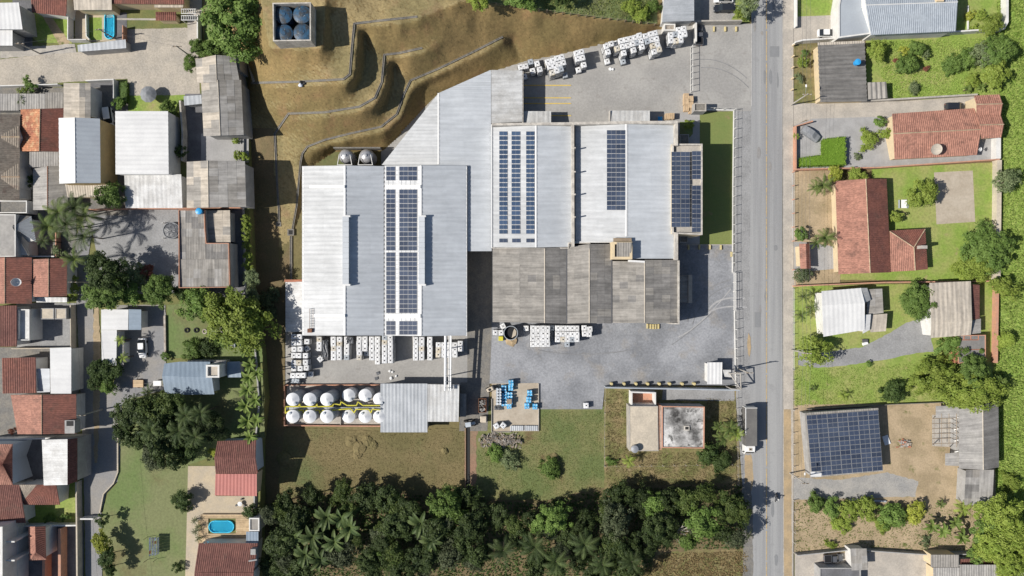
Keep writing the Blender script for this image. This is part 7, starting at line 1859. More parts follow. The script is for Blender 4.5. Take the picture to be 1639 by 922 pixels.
# white mattress-like panel and white panels in the eastern dusty yard
o = wobj('white_board',MB().box(-.65,.65,-1.0,1.0,.1,.35).mesh('white_board',m['wplastic'],bevel=.03)); o.location = P(1417.5,704,.0); o.rotation_euler.z = .35; tag(o,'white rectangular board lying beside the solar shed','board')
hp = MB(); rr = random.Random(9)
for k in range(70):
    q = P(rr.gauss(1445,4),rr.gauss(709,4),0); s_ = rr.uniform(.08,.3); z = rr.uniform(.05,.45)
    hp.box(q.x - s_,q.x + s_,q.y - s_ * .6,q.y + s_ * .6,z,z + .12,rr.choice((0,1,2)))
tag(wobj('debris',hp.mesh('debris',[m['scrap'],m['rubble'],m['brick']])),'little heap of burnt rubbish in the dusty yard','debris',None,'stuff')
t2 = thing('blue_tube','long blue plastic tube lying along the lower garden edge','pipe',P(1389,800,0)); wobj('tube',MB().bar(P(1359,800,.3),P(1418,802.5,.3),.22,8).mesh('tube',m['flatblue']),t2)
t2 = thing('play_table','white table with blue benches behind the L shaped house','table',P(1444,327,0)); child('top',MB().box(-.6,.6,-.9,.9,.7,.76).mesh('top',m['wplastic'],bevel=.02),t2)
for x in (-.9,.9): child('bench',MB().box(x - .18,x + .18,-.9,.9,.4,.46).mesh('bench',m['flatblue']),t2)
for x in (-.4,.4):
    for y in (-.7,.7): child('leg',MB().bar((x,y,0),(x,y,.7),.04,5).mesh('leg',m['steel']),t2)
for k,(u,v) in enumerate(((1383,545),(1383,549.5))):
    t2 = thing('wheelbarrow',('dark upturned barrow beside the gravel drive','pale barrow beside the gravel drive')[k],'wheelbarrow',P(u,v,.05),None,.3 * k); child('tray',MB().box(-.6,.6,-.33,.33,.3,.6,taper=.04).mesh('tray',m['dsteel' if k == 0 else 'wplastic']),t2); child('wheel',mw,t2,(.75,0,.2),(math.pi / 2,0,0),(.6,.6,.8))
    for y in (-.25,.25): child('handle',MB().bar((-1.1,y,.5),(.5,y,.3),.03,5).mesh('handle',m['oldwood']),t2)

# ================================================================ utility poles and wires
def pole(label,u,v,h_,base=None,arm=0.0,rz=0.0):
    b = gz(u,v) if base is None else base
    t2 = thing('utility_pole',label,'utility pole',P(u,v,b),None,rz)
    child('shaft',MB().bar((0,0,-.2),(0,0,h_),.16,8,.1).mesh('shaft',m['conc']),t2)
    child('crossarm',MB().box(-.9,.9,-.07,.07,h_ - .55,h_ - .4).mesh('crossarm',m['oldwood']),t2)
    for x in (-.8,0,.8): child('insulator',MB().lathe([(.05,0),(.07,.1),(.02,.2)],6).mesh('insulator',m['wplastic']),t2,(x,0,h_ - .4))
    if arm: child('lamp_arm',MB().bar((0,0,h_ - 1.2),(0,arm,h_ - .8),.04,6).mesh('lamp_arm',m['steel']),t2); child('lamp_head',MB().box(-.15,.15,arm - .2,arm + .35,h_ - .85,h_ - .72).mesh('lamp_head',m['wplastic'],bevel=.03),t2)
    return P(u,v,b) + Vector((0,0,h_ - .3))
tops = [pole('utility pole beside the barn garden on the eastern pavement',1266,168,8.5,0.1,1.8),pole('utility pole on the pavement by the white roofed house',1266,560,8.5,0.1),pole('utility pole leaning over the fence of the solar shed',1264,757,8.5,0.1,1.8),
        pole('utility pole by the slate roofed house',1268,-60,8.5,0.1)]
def wire(label,a,b,sag=.6,off=(0,0,0)):
    n = 14; mb = []; o_ = Vector(off)
    pts = [a.lerp(b,i / n) + o_ - Vector((0,0,sag * 4 * (i / n) * (1 - i / n))) for i in range(n + 1)]
    vs,fs = [],[]
    for i,q in enumerate(pts):
        d = (pts[min(n,i + 1)] - pts[max(0,i - 1)]).normalized(); s = d.cross(Vector((0,0,1))).normalized() * .018; t = Vector((0,0,.018))
        vs += [q + s,q + t,q - s,q - t]
    for i in range(n):
        for k in range(4): fs.append((4 * i + k,4 * i + (k + 1) % 4,4 * i + 4 + (k + 1) % 4,4 * i + 4 + k))
    return tag(wobj('overhead_wire',mesh('overhead_wire',vs,fs,m['dsteel'])),label,'wire','overhead wires')
for (a,b,nm) in ((3,0,'upper'),(0,1,'middle'),(1,2,'lower')):
    for k,x in enumerate((-.8,0,.8)): wire('thin overhead wire along the eastern pavement, %s stretch, %s strand' % (nm,('inner','centre','outer')[k]),tops[a],tops[b],.7,(x,0,0))
wp_ = [pole('short pole beside the small pool on the cobbled street',183,62,5.5),pole('utility pole at the corner of the long fibre cement house',309,93,7.5),pole('utility pole on the cobbled street verge',64,86,6.5),pole('utility pole among the palms beside the alley',148,452,7.0),pole('utility pole in the lawn beside the alley bend',164,655,7.5),pole('white lamp pole by the gate booth and street fence',1180,590,8.0,0)]
for k,(a,b,nm) in enumerate(((2,0,'first'),(0,1,'second'),(3,4,'third'))): wire('thin overhead wire above the western houses, %s stretch' % nm,wp_[a],wp_[b],.5)
q = P(60,1000,WEST + 7); wire('thin overhead wire running down the alley',wp_[4],P(158,960,WEST + 7),.5)
# concrete gate frame by the booth
t2 = thing('gate_portal','pale steel portal frame at the yard entrance beside the booth','gate',P(1168,606,0))
for (u,v) in ((1158,594),(1175,594),(1161,618),(1176,619)): wobj('column',MB().bar(P(u,v,0),P(u,v,0) + Vector((0,0,4.2)),.12,6).mesh('column',m['conc']),t2)
for (a,b) in (((1158,594),(1175,594)),((1161,618),(1176,619)),((1158,594),(1176,619)),((1175,594),(1176,619))): wobj('beam',MB().bar(P(*a,0) + Vector((0,0,4.1)),P(*b,0) + Vector((0,0,4.1)),.13,5).mesh('beam',m['conc']),t2)
wobj('gate_roof_sheet',mesh('gate_roof_sheet',*prism([P(1157,592,3.4),P(1170,592,3.4),P(1171,604,3.4),P(1160,603,3.4)],3.35,3.42),m['whitestain']),t2)
# ================================================================ vegetation
def unit(n):
    v = nrng.normal(size=(n,3)); return v / np.linalg.norm(v,axis=1,keepdims=True)
def leaves_at(pos,nor,size,aspect=0.6,jitter=0.5,droop=0.0):
    n = len(pos)
    nn = nor + nrng.normal(0,jitter,(n,3)); nn /= np.linalg.norm(nn,axis=1,keepdims=True)
    t = np.cross(nn,unit(n)); t /= np.linalg.norm(t,axis=1,keepdims=True) + 1e-9
    b = np.cross(nn,t)
    s = (size * nrng.uniform(0.65,1.35,n))[:,None]
    a0 = pos - t * s * .5; a2 = pos + t * s * .5
    a1 = pos + b * s * aspect * .5 - nn * s * .08; a3 = pos - b * s * aspect * .5 - nn * s * .08
    return np.stack([a0,a1,a2,a3],1).reshape(-1,3)
def crown_mesh(name,r,flat_,nclump,nleaf,leaf,mat,spread=0.28,lobes=5,hollow=0.0,low=-0.35,aspect=.6):
    """foliage as leaf faces gathered in clumps on an uneven crown"""
    d = unit(nclump * 3); d = d[d[:,2] > low][:nclump]
    lo = unit(lobes); k = np.max(d @ lo.T,axis=1)
    rad = r * (0.42 + 0.58 * np.clip(k,0,1) ** 2.2) * nrng.uniform(0.6,1.12,len(d)) * (1 - 0.3 * (nrng.random(len(d)) < .3))
    cc = d * rad[:,None]; cc[:,2] *= flat_
    ps,ns,ts = [],[],[]
    for c in range(len(d)):
        n = max(6,int(nleaf * nrng.uniform(.6,1.4)))
        cr = r * spread * nrng.uniform(.6,1.25)
        v = unit(n); v[:,2] = np.abs(v[:,2]) * .9 - .15
        p = cc[c] + v * cr * (nrng.random((n,1)) ** .4) * np.array([1,1,.65])
        ps.append(p); ns.append(v * .7 + d[c] * .4 + np.array([0,0,.55]))
        ts.append(np.clip(nrng.normal(nrng.uniform(.15,.85),.18,n),0,1))
    p = np.concatenate(ps); nn = np.concatenate(ns); t = np.concatenate(ts)
    return fast_mesh(name,leaves_at(p,nn,leaf,aspect),4,mat,t)
def trunk_mesh(h_,r,spread,mat,n=5):
    mb = MB(); mb.bar((0,0,-.3),(0,0,h_ * .55),r,8,r * .75)
    for i in range(n):
        a = 6.28 * i / n + rng.uniform(-.4,.4); q = rng.uniform(.5,.85)
        mb.bar((0,0,h_ * rng.uniform(.35,.52)),(spread * q * math.cos(a),spread * q * math.sin(a),h_ * rng.uniform(.8,1.05)),r * .5,6,r * .15)
    return mb.mesh('trunk',mat)
def frond_verts(L_,dirv,up0,droop,nl,ll,lw):
    """pinnate frond: leaflets on both sides of an arching rachis"""
    out = []; p = np.zeros(3); ang = up0; st = L_ / nl; side = np.array([-dirv[1],dirv[0],0])
    for i in range(nl):
        f = i / nl; ang -= droop / nl * (0.5 + f)
        d = dirv * math.cos(ang) + np.array([0,0,math.sin(ang)]); q = p + d * st
        upv = np.cross(side,d) * -1
        w_ = ll * (math.sin(math.pi * (0.12 + .86 * f)) ** .7)
        for s in (-1,1):
            e = p + (side * s * .88 + d * .55) * w_ + np.array([0,0,-.28 * w_]); wv = d * lw
            out += [p,p + wv,e + wv * .3,e]
        out += [p - side * .03,p + side * .03,q + side * .03,q - side * .03]
        p = q
    return out
def palm_mesh(name,nf,L_,mat,ll=.5,nl=20):
    vs = []; tt = []
    for i in range(nf):
        a = 2.4 * i + rng.uniform(-.2,.2); lv = i / nf
        d = np.array([math.cos(a),math.sin(a),0]); k = frond_verts(L_ * rng.uniform(.8,1.1),d,1.15 - 1.1 * lv,rng.uniform(1.2,1.9),nl,ll,.1)
        vs += k; t = rng.uniform(.1,.95); tt += [min(1,max(0,t + rng.uniform(-.12,.12))) for _ in range(len(k) // 4)]
    return fast_mesh(name,np.array(vs),4,mat,tt)
def banana_mesh(name,nf,L_,W_,mat):
    vs,tt = [],[]
    for i in range(nf):
        a = 2.4 * i + rng.uniform(-.3,.3); d = np.array([math.cos(a),math.sin(a),0]); s = np.array([-d[1],d[0],0])
        ang = rng.uniform(.6,1.25); p = np.array([0,0,0.0]); n = 7; Lf = L_ * rng.uniform(.75,1.1); t = rng.uniform(.1,.9)
        for j in range(n):
            f = j / n; ang2 = ang - rng.uniform(.18,.34); dd = d * math.cos(ang) + np.array([0,0,math.sin(ang)]); q = p + dd * Lf / n
            w0 = W_ * math.sin(math.pi * min(1,.08 + .9 * f)) ** .6; w1 = W_ * math.sin(math.pi * min(1,.08 + .9 * (j + 1) / n)) ** .6 if j < n - 1 else .02
            for sg in (-1,1):
                k0 = s * sg * w0 * .5 + np.array([0,0,.18 * w0]); k1 = s * sg * w1 * .5 + np.array([0,0,.18 * w1])
                vs += [p,q,q + k1,p + k0]; tt.append(min(1,max(0,t + .12 * sg + rng.uniform(-.08,.08))))
            p = q; ang = ang2
    return fast_mesh(name,np.array(vs),4,mat,tt)
# crown library: (kind, size) -> (list of meshes, nominal radius)
LIB = {}
def lib(kind,size):
    k = (kind,size)
    if k in LIB: return LIB[k]
    mt = {'dark': 'lf_dark','mid': 'lf_mid','light': 'lf_light','grey': 'lf_grey','gdark': 'lf_gdark','gmid': 'lf_gmid','ggrey': 'lf_ggrey','yellow': 'lf_yellow','red': 'lf_red'}[kind]
    r,nc,nl,lf = {'L': (5.0,115,85,.42),'M': (2.8,60,60,.34),'S': (1.2,30,36,.22)}[size]
    if 'grey' in kind: nl = int(nl * .6)
    LIB[k] = ([crown_mesh('crown',r,.72,nc,nl,lf,m[mt],lobes=(int(nrng.integers(4,8)) if size == 'L' else 4) if kind[0] == 'g' and kind != 'grey' else (12 if size == 'L' else 8),spread=.2 if size == 'L' else .27) for _ in range(4 if size == 'L' else 3)],r,[trunk_mesh(1.0,.05,.5,m['bark']) for _ in range(2)])
    return LIB[k]
def tree(label,u,v,rpx,h_,kind='mid',base=None,name='tree',cat='tree',group=None,zs=1.0):
    """crown drawn at photo pixel (u,v) with radius rpx; h_ = crown top height above its ground"""
    b = gz(u,v) if base is None else base
    r = rpx * S
    size = 'L' if r > 3.4 else ('M' if r > 1.55 else 'S')
    ms,r0,tr = lib(kind,size)
    cz = max(h_ - r * .72 * zs,r * .3)
    p = P(u,v,b + cz)
    t2 = thing(name,label,cat,(p.x,p.y,b),group,rng.uniform(0,6.28))
    s = r / r0 * 1.06
    child('crown',rng.choice(ms),t2,(0,0,cz),(0,0,0),(s * rng.uniform(.85,1.28),s * rng.uniform(.85,1.28),s * zs * rng.uniform(.9,1.15)))
    child('trunk',rng.choice(tr),t2,(0,0,0),(0,0,0),(r * 1.0,r * 1.0,cz + r * .2))
    return t2
PALM = [palm_mesh('crown',13,2.9,m['lf_palm']) for _ in range(3)]
PALMS = [palm_mesh('crown',11,1.7,m['lf_palm'],.4,14) for _ in range(2)]
PALMY = [palm_mesh('crown',12,2.2,m['lf_light'],.42,15) for _ in range(2)]
PALMD = [palm_mesh('crown',16,3.2,leafmat('leaf_palm_dark',(.04,.07,.024),(.1,.135,.045)),.55) for _ in range(2)]
BAN = [banana_mesh('crown',10,2.7,.75,m['lf_banana']) for _ in range(3)]
BAND = [banana_mesh('crown',11,3.0,.8,leafmat('leaf_banana_dark',(.055,.09,.03),(.13,.17,.055))) for _ in range(3)]
ptr = MB().bar((0,0,-.2),(0,0,1.0),.13,8,.1).mesh('trunk',m['bark'])
def palm(label,u,v,rpx,h_,kind='palm',base=None,group=None):
    b = gz(u,v) if base is None else base
    ms,r0 = {'palm': (PALM,2.7),'small': (PALMS,1.6),'yellow': (PALMY,2.1),'dark': (PALMD,3.0),'banana': (BAN,2.2),'bananadark': (BAND,2.5)}[kind]
    p = P(u,v,b + h_); nm = 'banana_plant' if 'banana' in kind else 'palm_tree'
    t2 = thing(nm,label,'banana plant' if 'banana' in kind else 'palm',(p.x,p.y,b),group,rng.uniform(0,6.28))
    s = rpx * S / r0
    child('crown',rng.choice(ms),t2,(0,0,h_ - .4),(0,0,0),(s,s,s)); child('trunk',ptr,t2,(0,0,0),(0,0,0),(1,1,h_ - .3))
    return t2

# --- western trees
tree('broad leafy tree at the foot of the hill beside the water tanks',384,34,50,8.0,'mid')
for k,(u,v,r,h_,kd) in enumerate(((318,75,13,3.5,'mid'),(343,78,16,4.0,'mid'),(365,76,14,3.5,'dark'),(303,102,14,3.2,'mid'))):
    tree(('first','second','third','fourth')[k] + ' leafy bush at the end of the cobbled street below the big hill foot tree',u,v,r,h_,kd,WEST,'bush','bush','bushes at the cobbled street end')
tree('bush inside the unkempt garden above the white block',272,173,14,3.0,'mid',WEST,'bush','bush'); tree('clump of shrubs beside the parked car courtyard',193,167,11,2.6,'mid',WEST,'bush','bush')
tree('small shrub on the cobbled street wall',48,135,11,2.6,'mid',WEST,'bush','bush'); tree('pale shrub between the grey outbuildings',42,162,12,3.0,'grey',WEST,'bush','bush'); tree('light shrub at the western street edge',36,147,9,2.4,'light',WEST,'bush','bush')
tree('round dense tree shading the dappled white shed roof',176,318,20,6.0,'mid',WEST); tree('narrow dark shrub beside the brown tiled house',47,290,10,3.0,'dark',WEST,'bush','bush'); tree('dark shrub in the gap beside the white block',290,243,9,3.0,'dark',WEST,'bush','bush')
for k,(u,v) in enumerate(((378,226),(379,249),(392,250))): tree(('upper potted shrub in the small paved court','lower potted shrub in the small paved court','third potted shrub against the eastern court wall')[k],u,v,8,1.6,'light',WEST,'shrub','shrub')
for k,(u,v,r,h_) in enumerate(((92,340,30,8.5),(118,332,28,8),(75,362,26,7.5),(105,358,30,8.5),(135,345,24,7.5),(132,378,26,7),(118,415,22,6.5),(68,385,14,6))): palm('tall palm beside the gravel yard, %s of the cluster counted from its top' % ordw(k),u,v,r * .95,h_,'dark' if k % 2 else 'palm',WEST,'palms beside the gravel yard')
for k,(u,v,r,h_,kd,lb) in enumerate([(172,435,26,8.5,'dark','dark dense tree beside the alley and gravel yard'),(168,468,28,8,'mid','large leafy tree beside the alley'),(215,440,22,4.5,'grey','grey green bush on the gravel yard edge'),(205,470,20,5,'mid','mid green tree behind the white roof L house'),(232,435,14,3.5,'red','reddish shrub at the gravel yard edge'),
        (256,462,27,7,'mid','leafy tree at the corner of the brick workshop'),(293,470,16,4.5,'dark','dark shrub below the brick workshop'),(315,485,24,5.5,'mid','spreading tree below the brick workshop'),(386,510,48,9.0,'light','large round light green tree beside the earth track'),
        (345,490,14,4,'dark','dark tree tucked against the light green tree'),(160,590,18,5,'dark','dark bush at the alley bend'),(152,612,14,4,'dark','lower dark bush at the alley bend'),(178,590,18,4.5,'dark','dark bush below the L shaped white roof'),(170,615,14,3.5,'mid','small bush beside the alley bend'),
        (310,560,16,2.0,'mid','low shrub bed above the blue roofed house'),(335,556,14,2.0,'dark','dark low shrub above the blue roofed house'),(360,545,16,2.0,'mid','low shrub beside the garden bench'),(265,568,7,1.5,'mid','tiny shrub at the yard corner'),
        (224,668,36,8.0,'gdark','big dark tree at the western side of the lawn clump'),(262,658,32,8.5,'gmid','dark tree at the top of the lawn clump'),(262,700,42,9.0,'gdark','broad tree in the middle of the lawn clump'),(245,726,32,7.0,'ggrey','greyish tree at the lower edge of the lawn clump'),(302,692,36,8.0,'gdark','dark tree at the eastern side of the lawn clump'),(336,680,26,7.0,'gdark','dark tree beside the maroon roof'),
        (200,690,18,6,'dark','dark shrub beside the alley kerb'),(300,725,20,6,'dark','dark shrub under the lawn clump'),(342,722,9,2.5,'yellow','yellow green shrub against the maroon roofed house'),(292,800,16,3.5,'dark','dark round shrub between lawn and beige terrace'),(298,812,8,1.5,'dark','small dark shrub below the round terrace shrub'),
        (165,832,9,3.5,'dark','dark shrub beside the white alley gate'),(162,868,16,4.5,'yellow','yellow green tree between alley and worn lawn'),(172,892,14,4.5,'dark','dark tree below the yellow green alley tree'),(175,912,12,4,'dark','dark shrub at the bottom of the alley edge'),(283,908,9,1.8,'dark','round dark ball shrub at the bottom of the worn lawn'),
        (402,822,12,2.5,'dark','dark shrub at the corner of the pool hut'),(80,830,8,1.5,'mid','low planting along the walled lawn'),(105,828,8,1.5,'mid','second low planting along the walled lawn'),(120,400 + 60,9,2.5,'light','light hedge shrub beside the alley'),(113,452,7,2,'light','small hedge shrub beside the red roofs'),(90,402,9,2.5,'grey','pale shrub under the palms'),
        (20,690,7,1.6,'red','reddish shrub in the grey yard corner'),(98,790,6,1.6,'red','reddish potted shrub beside the walled lawn')]): tree(lb,u,v,r,h_,kd,WEST,'tree' if h_ >= 4.5 else 'shrub','tree' if h_ >= 4.5 else 'shrub')
for k,(u,v) in enumerate(((310.5,834),(316,844),(311.5,852),(316.5,863))): palm('small dark spiky palm beside the pool deck, %s from the top' % ordw(k),u,v,7,1.4,'dark',WEST,'spiky palms by the pool')
for k,(u,v,r) in enumerate(((392,560,13),(400,585,14),(398,605,14),(395,625,15),(412,598,12),(392,650,15),(408,640,14),(395,675,16),(410,672,14),(400,700,14))): palm('banana plant, %s from the top along the western boundary' % ordw(k),u,v,r,4.0,'banana',WEST,'banana plants along the western boundary')
for k,(u,v,r) in enumerate(((236,628,14),(215,640,12))): palm('low dark palm at the grey yard edge, %s one' % ('eastern','western')[k],u,v,r,1.6,'dark',WEST)
for k,(u,v) in enumerate(((192,545),(196,573))): palm('pale little palm beside the L shaped white roof, %s one' % ('upper','lower')[k],u,v,10,4.2,'yellow',WEST)
for k,(u,v,r) in enumerate(((394,348,7),(393,362,8),(394,378,8),(395,393,7),(396,408,7),(398,425,7),(402,445,12),(405,470,12))): tree('hedge shrub along the dark driveway, %s from the top' % ordw(k),u,v,r,2.2 if k < 6 else 3.5,'light' if k < 6 else 'grey',WEST,'hedge_shrub','hedge','hedge shrubs along the driveway')
for k,(u,v,r) in enumerate(((425,480,14),(440,470,10),(432,500,12))): tree('scrubby grey bush on the earth track, %s one' % ordw(k),u,v,r,1.6,'grey',0,'bush','bush','scrub on the earth track')
for k,v in enumerate((426,446,462,476)): tree('light hedge clump beside the alley, %s from the top' % ordw(k),116,v,7,1.8,'light',WEST,'hedge_shrub','hedge','hedge clumps beside the alley')
def leafbox(label,pts,h_,mat,base,dens,leaf,name='hedge',cat='hedge'):
    """clipped hedge filled with leaf faces"""
    w3 = [P(u,v,base + h_) for (u,v) in pts]; xs = [q.x for q in w3]; ys = [q.y for q in w3]
    out = []; nn = []
    from mathutils.geometry import tessellate_polygon
    tris = tessellate_polygon([w3])
    t2 = thing(name,label,cat,P(sum(p_[0] for p_ in pts) / len(pts),sum(p_[1] for p_ in pts) / len(pts),base))
    for t in tris:
        A,B_,C_ = [np.array(w3[i]) for i in t]; ar = np.linalg.norm(np.cross(B_ - A,C_ - A)) / 2; n = int(ar * dens)
        r1,r2 = nrng.random(n) ** .5,nrng.random(n); p = A + (r1 * (1 - r2))[:,None] * (B_ - A) + (r1 * r2)[:,None] * (C_ - A)
        p[:,2] += nrng.normal(-.12,.15,n); out.append(p); nn.append(np.tile([0,0,1.0],(n,1)))
    n = len(w3)
    for i in range(n):
        A,B_ = np.array(w3[i]),np.array(w3[(i + 1) % n]); ln = np.linalg.norm(B_ - A); k = int(ln * h_ * dens)
        p = A + nrng.random((k,1)) * (B_ - A); p[:,2] -= nrng.random(k) * h_; d = (B_ - A) / ln; nv = np.array([d[1],-d[0],.4]); p += nrng.normal(0,.08,p.shape); out.append(p); nn.append(np.tile(nv,(k,1)))
    p = np.concatenate(out); me = fast_mesh('foliage',leaves_at(p,np.concatenate(nn),leaf,.6),4,mat,nrng.random(len(p)))
    wobj('foliage',me,t2)
    fl = [Vector((q.x,q.y,0)) for q in w3]; wobj('inner_twigs',mesh('inner_twigs',*prism(offset_poly(fl,.15),base,base + h_ - .15),mat),t2)
leafbox('L shaped clipped bright green hedge on the gravel forecourt',[(1319,222),(1354,218),(1354,264),(1283,266),(1283,252),(1319,247)],1.9,m['lf_hedge'],0,26,.24)
leafbox('shaded green hedge strip beside the parked car courtyard',[(191,131),(203,130),(203,163),(191,165)],1.2,m['lf_mid'],WEST,24,.25)
# --- eastern trees
for k,(u,v,r,h_,kd,lb) in enumerate([(1404,82,14,3.5,'light','light green bush beside the barn'),(1446,82,10,2.4,'yellow','bright yellow round bush behind the barn'),(1467,76,13,3.2,'mid','dark green bush beside the yellow bush'),(1452,106,16,3.2,'mid','larger green bush below the yellow bush'),(1480,88,9,2.2,'grey','greyish bush in the barn garden'),(1433,98,5,1.2,'red','small red shrub beside the barn'),(1482,110,5,1.2,'red','little red shrub in the barn garden'),
        (1585,40,18,4.0,'light','smooth light green tree in the flower garden corner'),(1600,85,22,5.5,'mid','leafy tree at the garden rear corner'),(1575,90,22,4.5,'grey','greyish tree at the rear of the barn garden'),(1545,95,18,3.0,'mid','low bush in the middle of the barn garden'),(1590,115,22,4.5,'light','light tree overhanging the meadow edge'),(1525,105,16,2.5,'mid','low spreading bush in the barn garden'),(1555,130,12,2,'light','light low bush above the bungalow drive'),(1462,140,12,1.8,'grey','grey low bush above the bungalow drive'),
        (1552,25,8,1.2,'yellow','yellow flowering bed shrub'),(1570,25,10,1.4,'light','flower bed shrub behind the slate roofed house'),(1560,45,8,1.2,'light','lower flower bed shrub'),(1388,223,16,2.6,'light','round light bush on the gravel forecourt'),(1418,215,11,2.4,'light','round bush beside the long bungalow'),(1408,198,11,2.0,'mid','planted bush at the bungalow corner'),(1373,252,7,.9,'grey','round flower bed on the gravel forecourt'),(1274,219,5,1.5,'light','flowering shrub behind the forecourt wall'),
        (1372,279,15,3.2,'light','light bush at the top corner of the L shaped house'),(1337,278,12,2.8,'yellow','yellowish bush beside the front palm'),(1476,313,24,5.5,'light','round yellow green tree on the back lawn'),(1434,349,11,2.8,'light','oval bush behind the L shaped house'),(1610,292,24,5.0,'grey','straggly grey tree over the rear wall'),(1575,400,30,6.0,'mid','broad round tree at the rear of the back lawn'),(1560,425,26,4.5,'light','loose light bushes below the broad rear tree'),(1540,440,16,2.5,'light','sparse bush at the lower lawn corner'),
        (1280,378,11,3.0,'mid','bush beside the small gate roof'),(1283,442,13,3.0,'grey','grey green bush below the small gate roof'),(1302,561,25,5.5,'light','dense round tree beside the gravel drive entrance'),(1466,481,27,5.5,'mid','leafy tree beside the shed house'),(1520,552,18,3.8,'mid','bush beside the dark flat roofed store'),(1490,598,34,5.5,'light','loose light tree on the green lot'),(1558,592,28,6.0,'mid','mid green tree over the dark flat roofed store'),(1560,628,36,6.5,'light','wide light green tree above the farm shed'),(1430,627,20,3.5,'dark','dark low tree on the green lot'),(1390,584,6,1.2,'mid','tiny bush on the green lot'),
        (1605,460,20,4.5,'light','light tree behind the rear wall'),(1610,545,16,3.0,'light','light bushes at the meadow edge'),(1306,806,15,3.0,'mid','first bush along the lower garden'),(1330,812,16,3.0,'mid','second bush along the lower garden'),(1358,815,18,3.2,'light','third bush along the lower garden'),(1388,812,20,3.8,'light','fourth bush along the lower garden'),(1425,825,24,3.6,'mid','fifth larger bush along the lower garden'),(1465,820,15,3.0,'yellow','yellow bush along the lower garden'),(1345,838,14,2.0,'light','low bush on the dirt track'),(1410,840,14,2.0,'light','second low bush on the dirt track'),
        (1600,830,34,8.0,'light','big bright tree at the lower eastern corner'),(1625,860,36,8.0,'light','second big bright tree at the frame edge'),(1590,870,30,7.0,'light','third bright tree above the lower houses'),(1578,845,22,5.5,'mid','greener tree beside the bright corner trees'),(1560,892,16,3.5,'mid','bush above the wide grey sheet roof'),(1615,905,26,6.0,'light','bright tree below the corner trees'),(1480,865,10,1.5,'grey','low scrub on the track bank'),(1615,770,14,1.6,'light','low bush in the meadow'),
        (1283,100,9,2.2,'light','first shrub behind the barn street fence'),(1280,125,8,1.8,'grey','second shrub behind the barn street fence'),(1288,85,7,1.6,'mid','third shrub behind the barn street fence'),(1186,20,12,4.0,'light','street tree beside the northern forecourt'),(1199,8,16,8.5,'grey','thin branched street tree casting a long shadow'),(1330,872,9,1.2,'light','planted strip above the dark pickup'),(1010,12,14,2.0,'light','low shrub in the green paddock'),(1028,22,14,2.2,'light','second low shrub in the green paddock'),(1045,12,12,2.0,'mid','shrub beside the paddock gate'),
        (830,-6,22,4.5,'mid','tree at the top edge above the bare slope'),(765,-2,16,3.0,'light','light shrub on the paddock edge'),(900,-12,22,5.0,'dark','dark tree at the top frame edge'),(1103,201,8,2.0,'light','round shrub in the planted factory corner')]):
    nm = 'tree' if h_ >= 3.6 else 'bush'; tree(lb,u,v,r,h_,kd,None,nm,nm)
for (u,v,r,h_,kd,lb) in [(1318,296,20,4.5,'palm','feathery palm at the upper front of the L shaped house'),(1306,300,14,4.0,'palm','smaller palm beside the upper front palm'),(1322,380,20,4.5,'palm','feathery palm at the lower front of the L shaped house'),(1308,388,14,4.0,'palm','smaller palm beside the lower front palm'),(1288,475,13,3.5,'palm','palm beside the white roofed house'),(1284,505,13,3.5,'palm','lower palm beside the white roofed house'),(1300,492,12,3.0,'palm','inner palm beside the white roofed house'),
        (1352,633,11,1.6,'yellow','little yellow green palm on the green lot'),(1302,622,7,1.2,'small','tiny palm on the green lot'),(1508,808,9,1.8,'small','dark spiky palm beside the potted court'),(1543,815,18,3.0,'yellow','yellow coconut palm below the grey shed roof'),(1492,842,14,2.8,'banana','banana plant beside the dirt track'),(1510,850,14,2.8,'banana','second banana plant beside the dirt track'),(1540,860,15,2.8,'banana','third banana plant beside the bright corner trees'),(1530,838,13,2.6,'banana','fourth banana plant below the coconut palm'),
        (1170,686,16,4.5,'palm','palm beside the parked truck'),(1158,700,16,4.0,'palm','lower palm beside the parked truck'),(1180,696,15,4.0,'yellow','yellowish palm leaning to the truck'),(1152,684,12,3.5,'palm','inner palm beside the derelict house'),(1007,738,13,3.0,'yellow','yellow banana like palm below the derelict house'),(1550,142,9,1.6,'banana','low banana plant above the bungalow drive'),(1572,140,9,1.6,'banana','second low banana plant above the bungalow drive'),(1600,612,14,3.0,'banana','banana plant at the meadow edge')]:
    palm(lb,u,v,r,h_,kd)
tree('dark bush below the derelict house',1138,728,20,3.5,'dark',0,'bush','bush'); tree('second dark bush below the truck palms',1155,740,16,3.0,'dark',0,'bush','bush'); tree('small bush inside the dry lot',978,738,9,1.2,'mid',0,'bush','bush')
tree('grassy green bush growing on the rubble heap',795,725,14,1.2,'mid',0,'bush','bush'); tree('second grassy bush below the rubble heap',815,735,16,1.0,'grey',0,'bush','bush'); tree('low green bush in the middle of the pasture',885,748,15,1.2,'mid',0,'bush','bush')
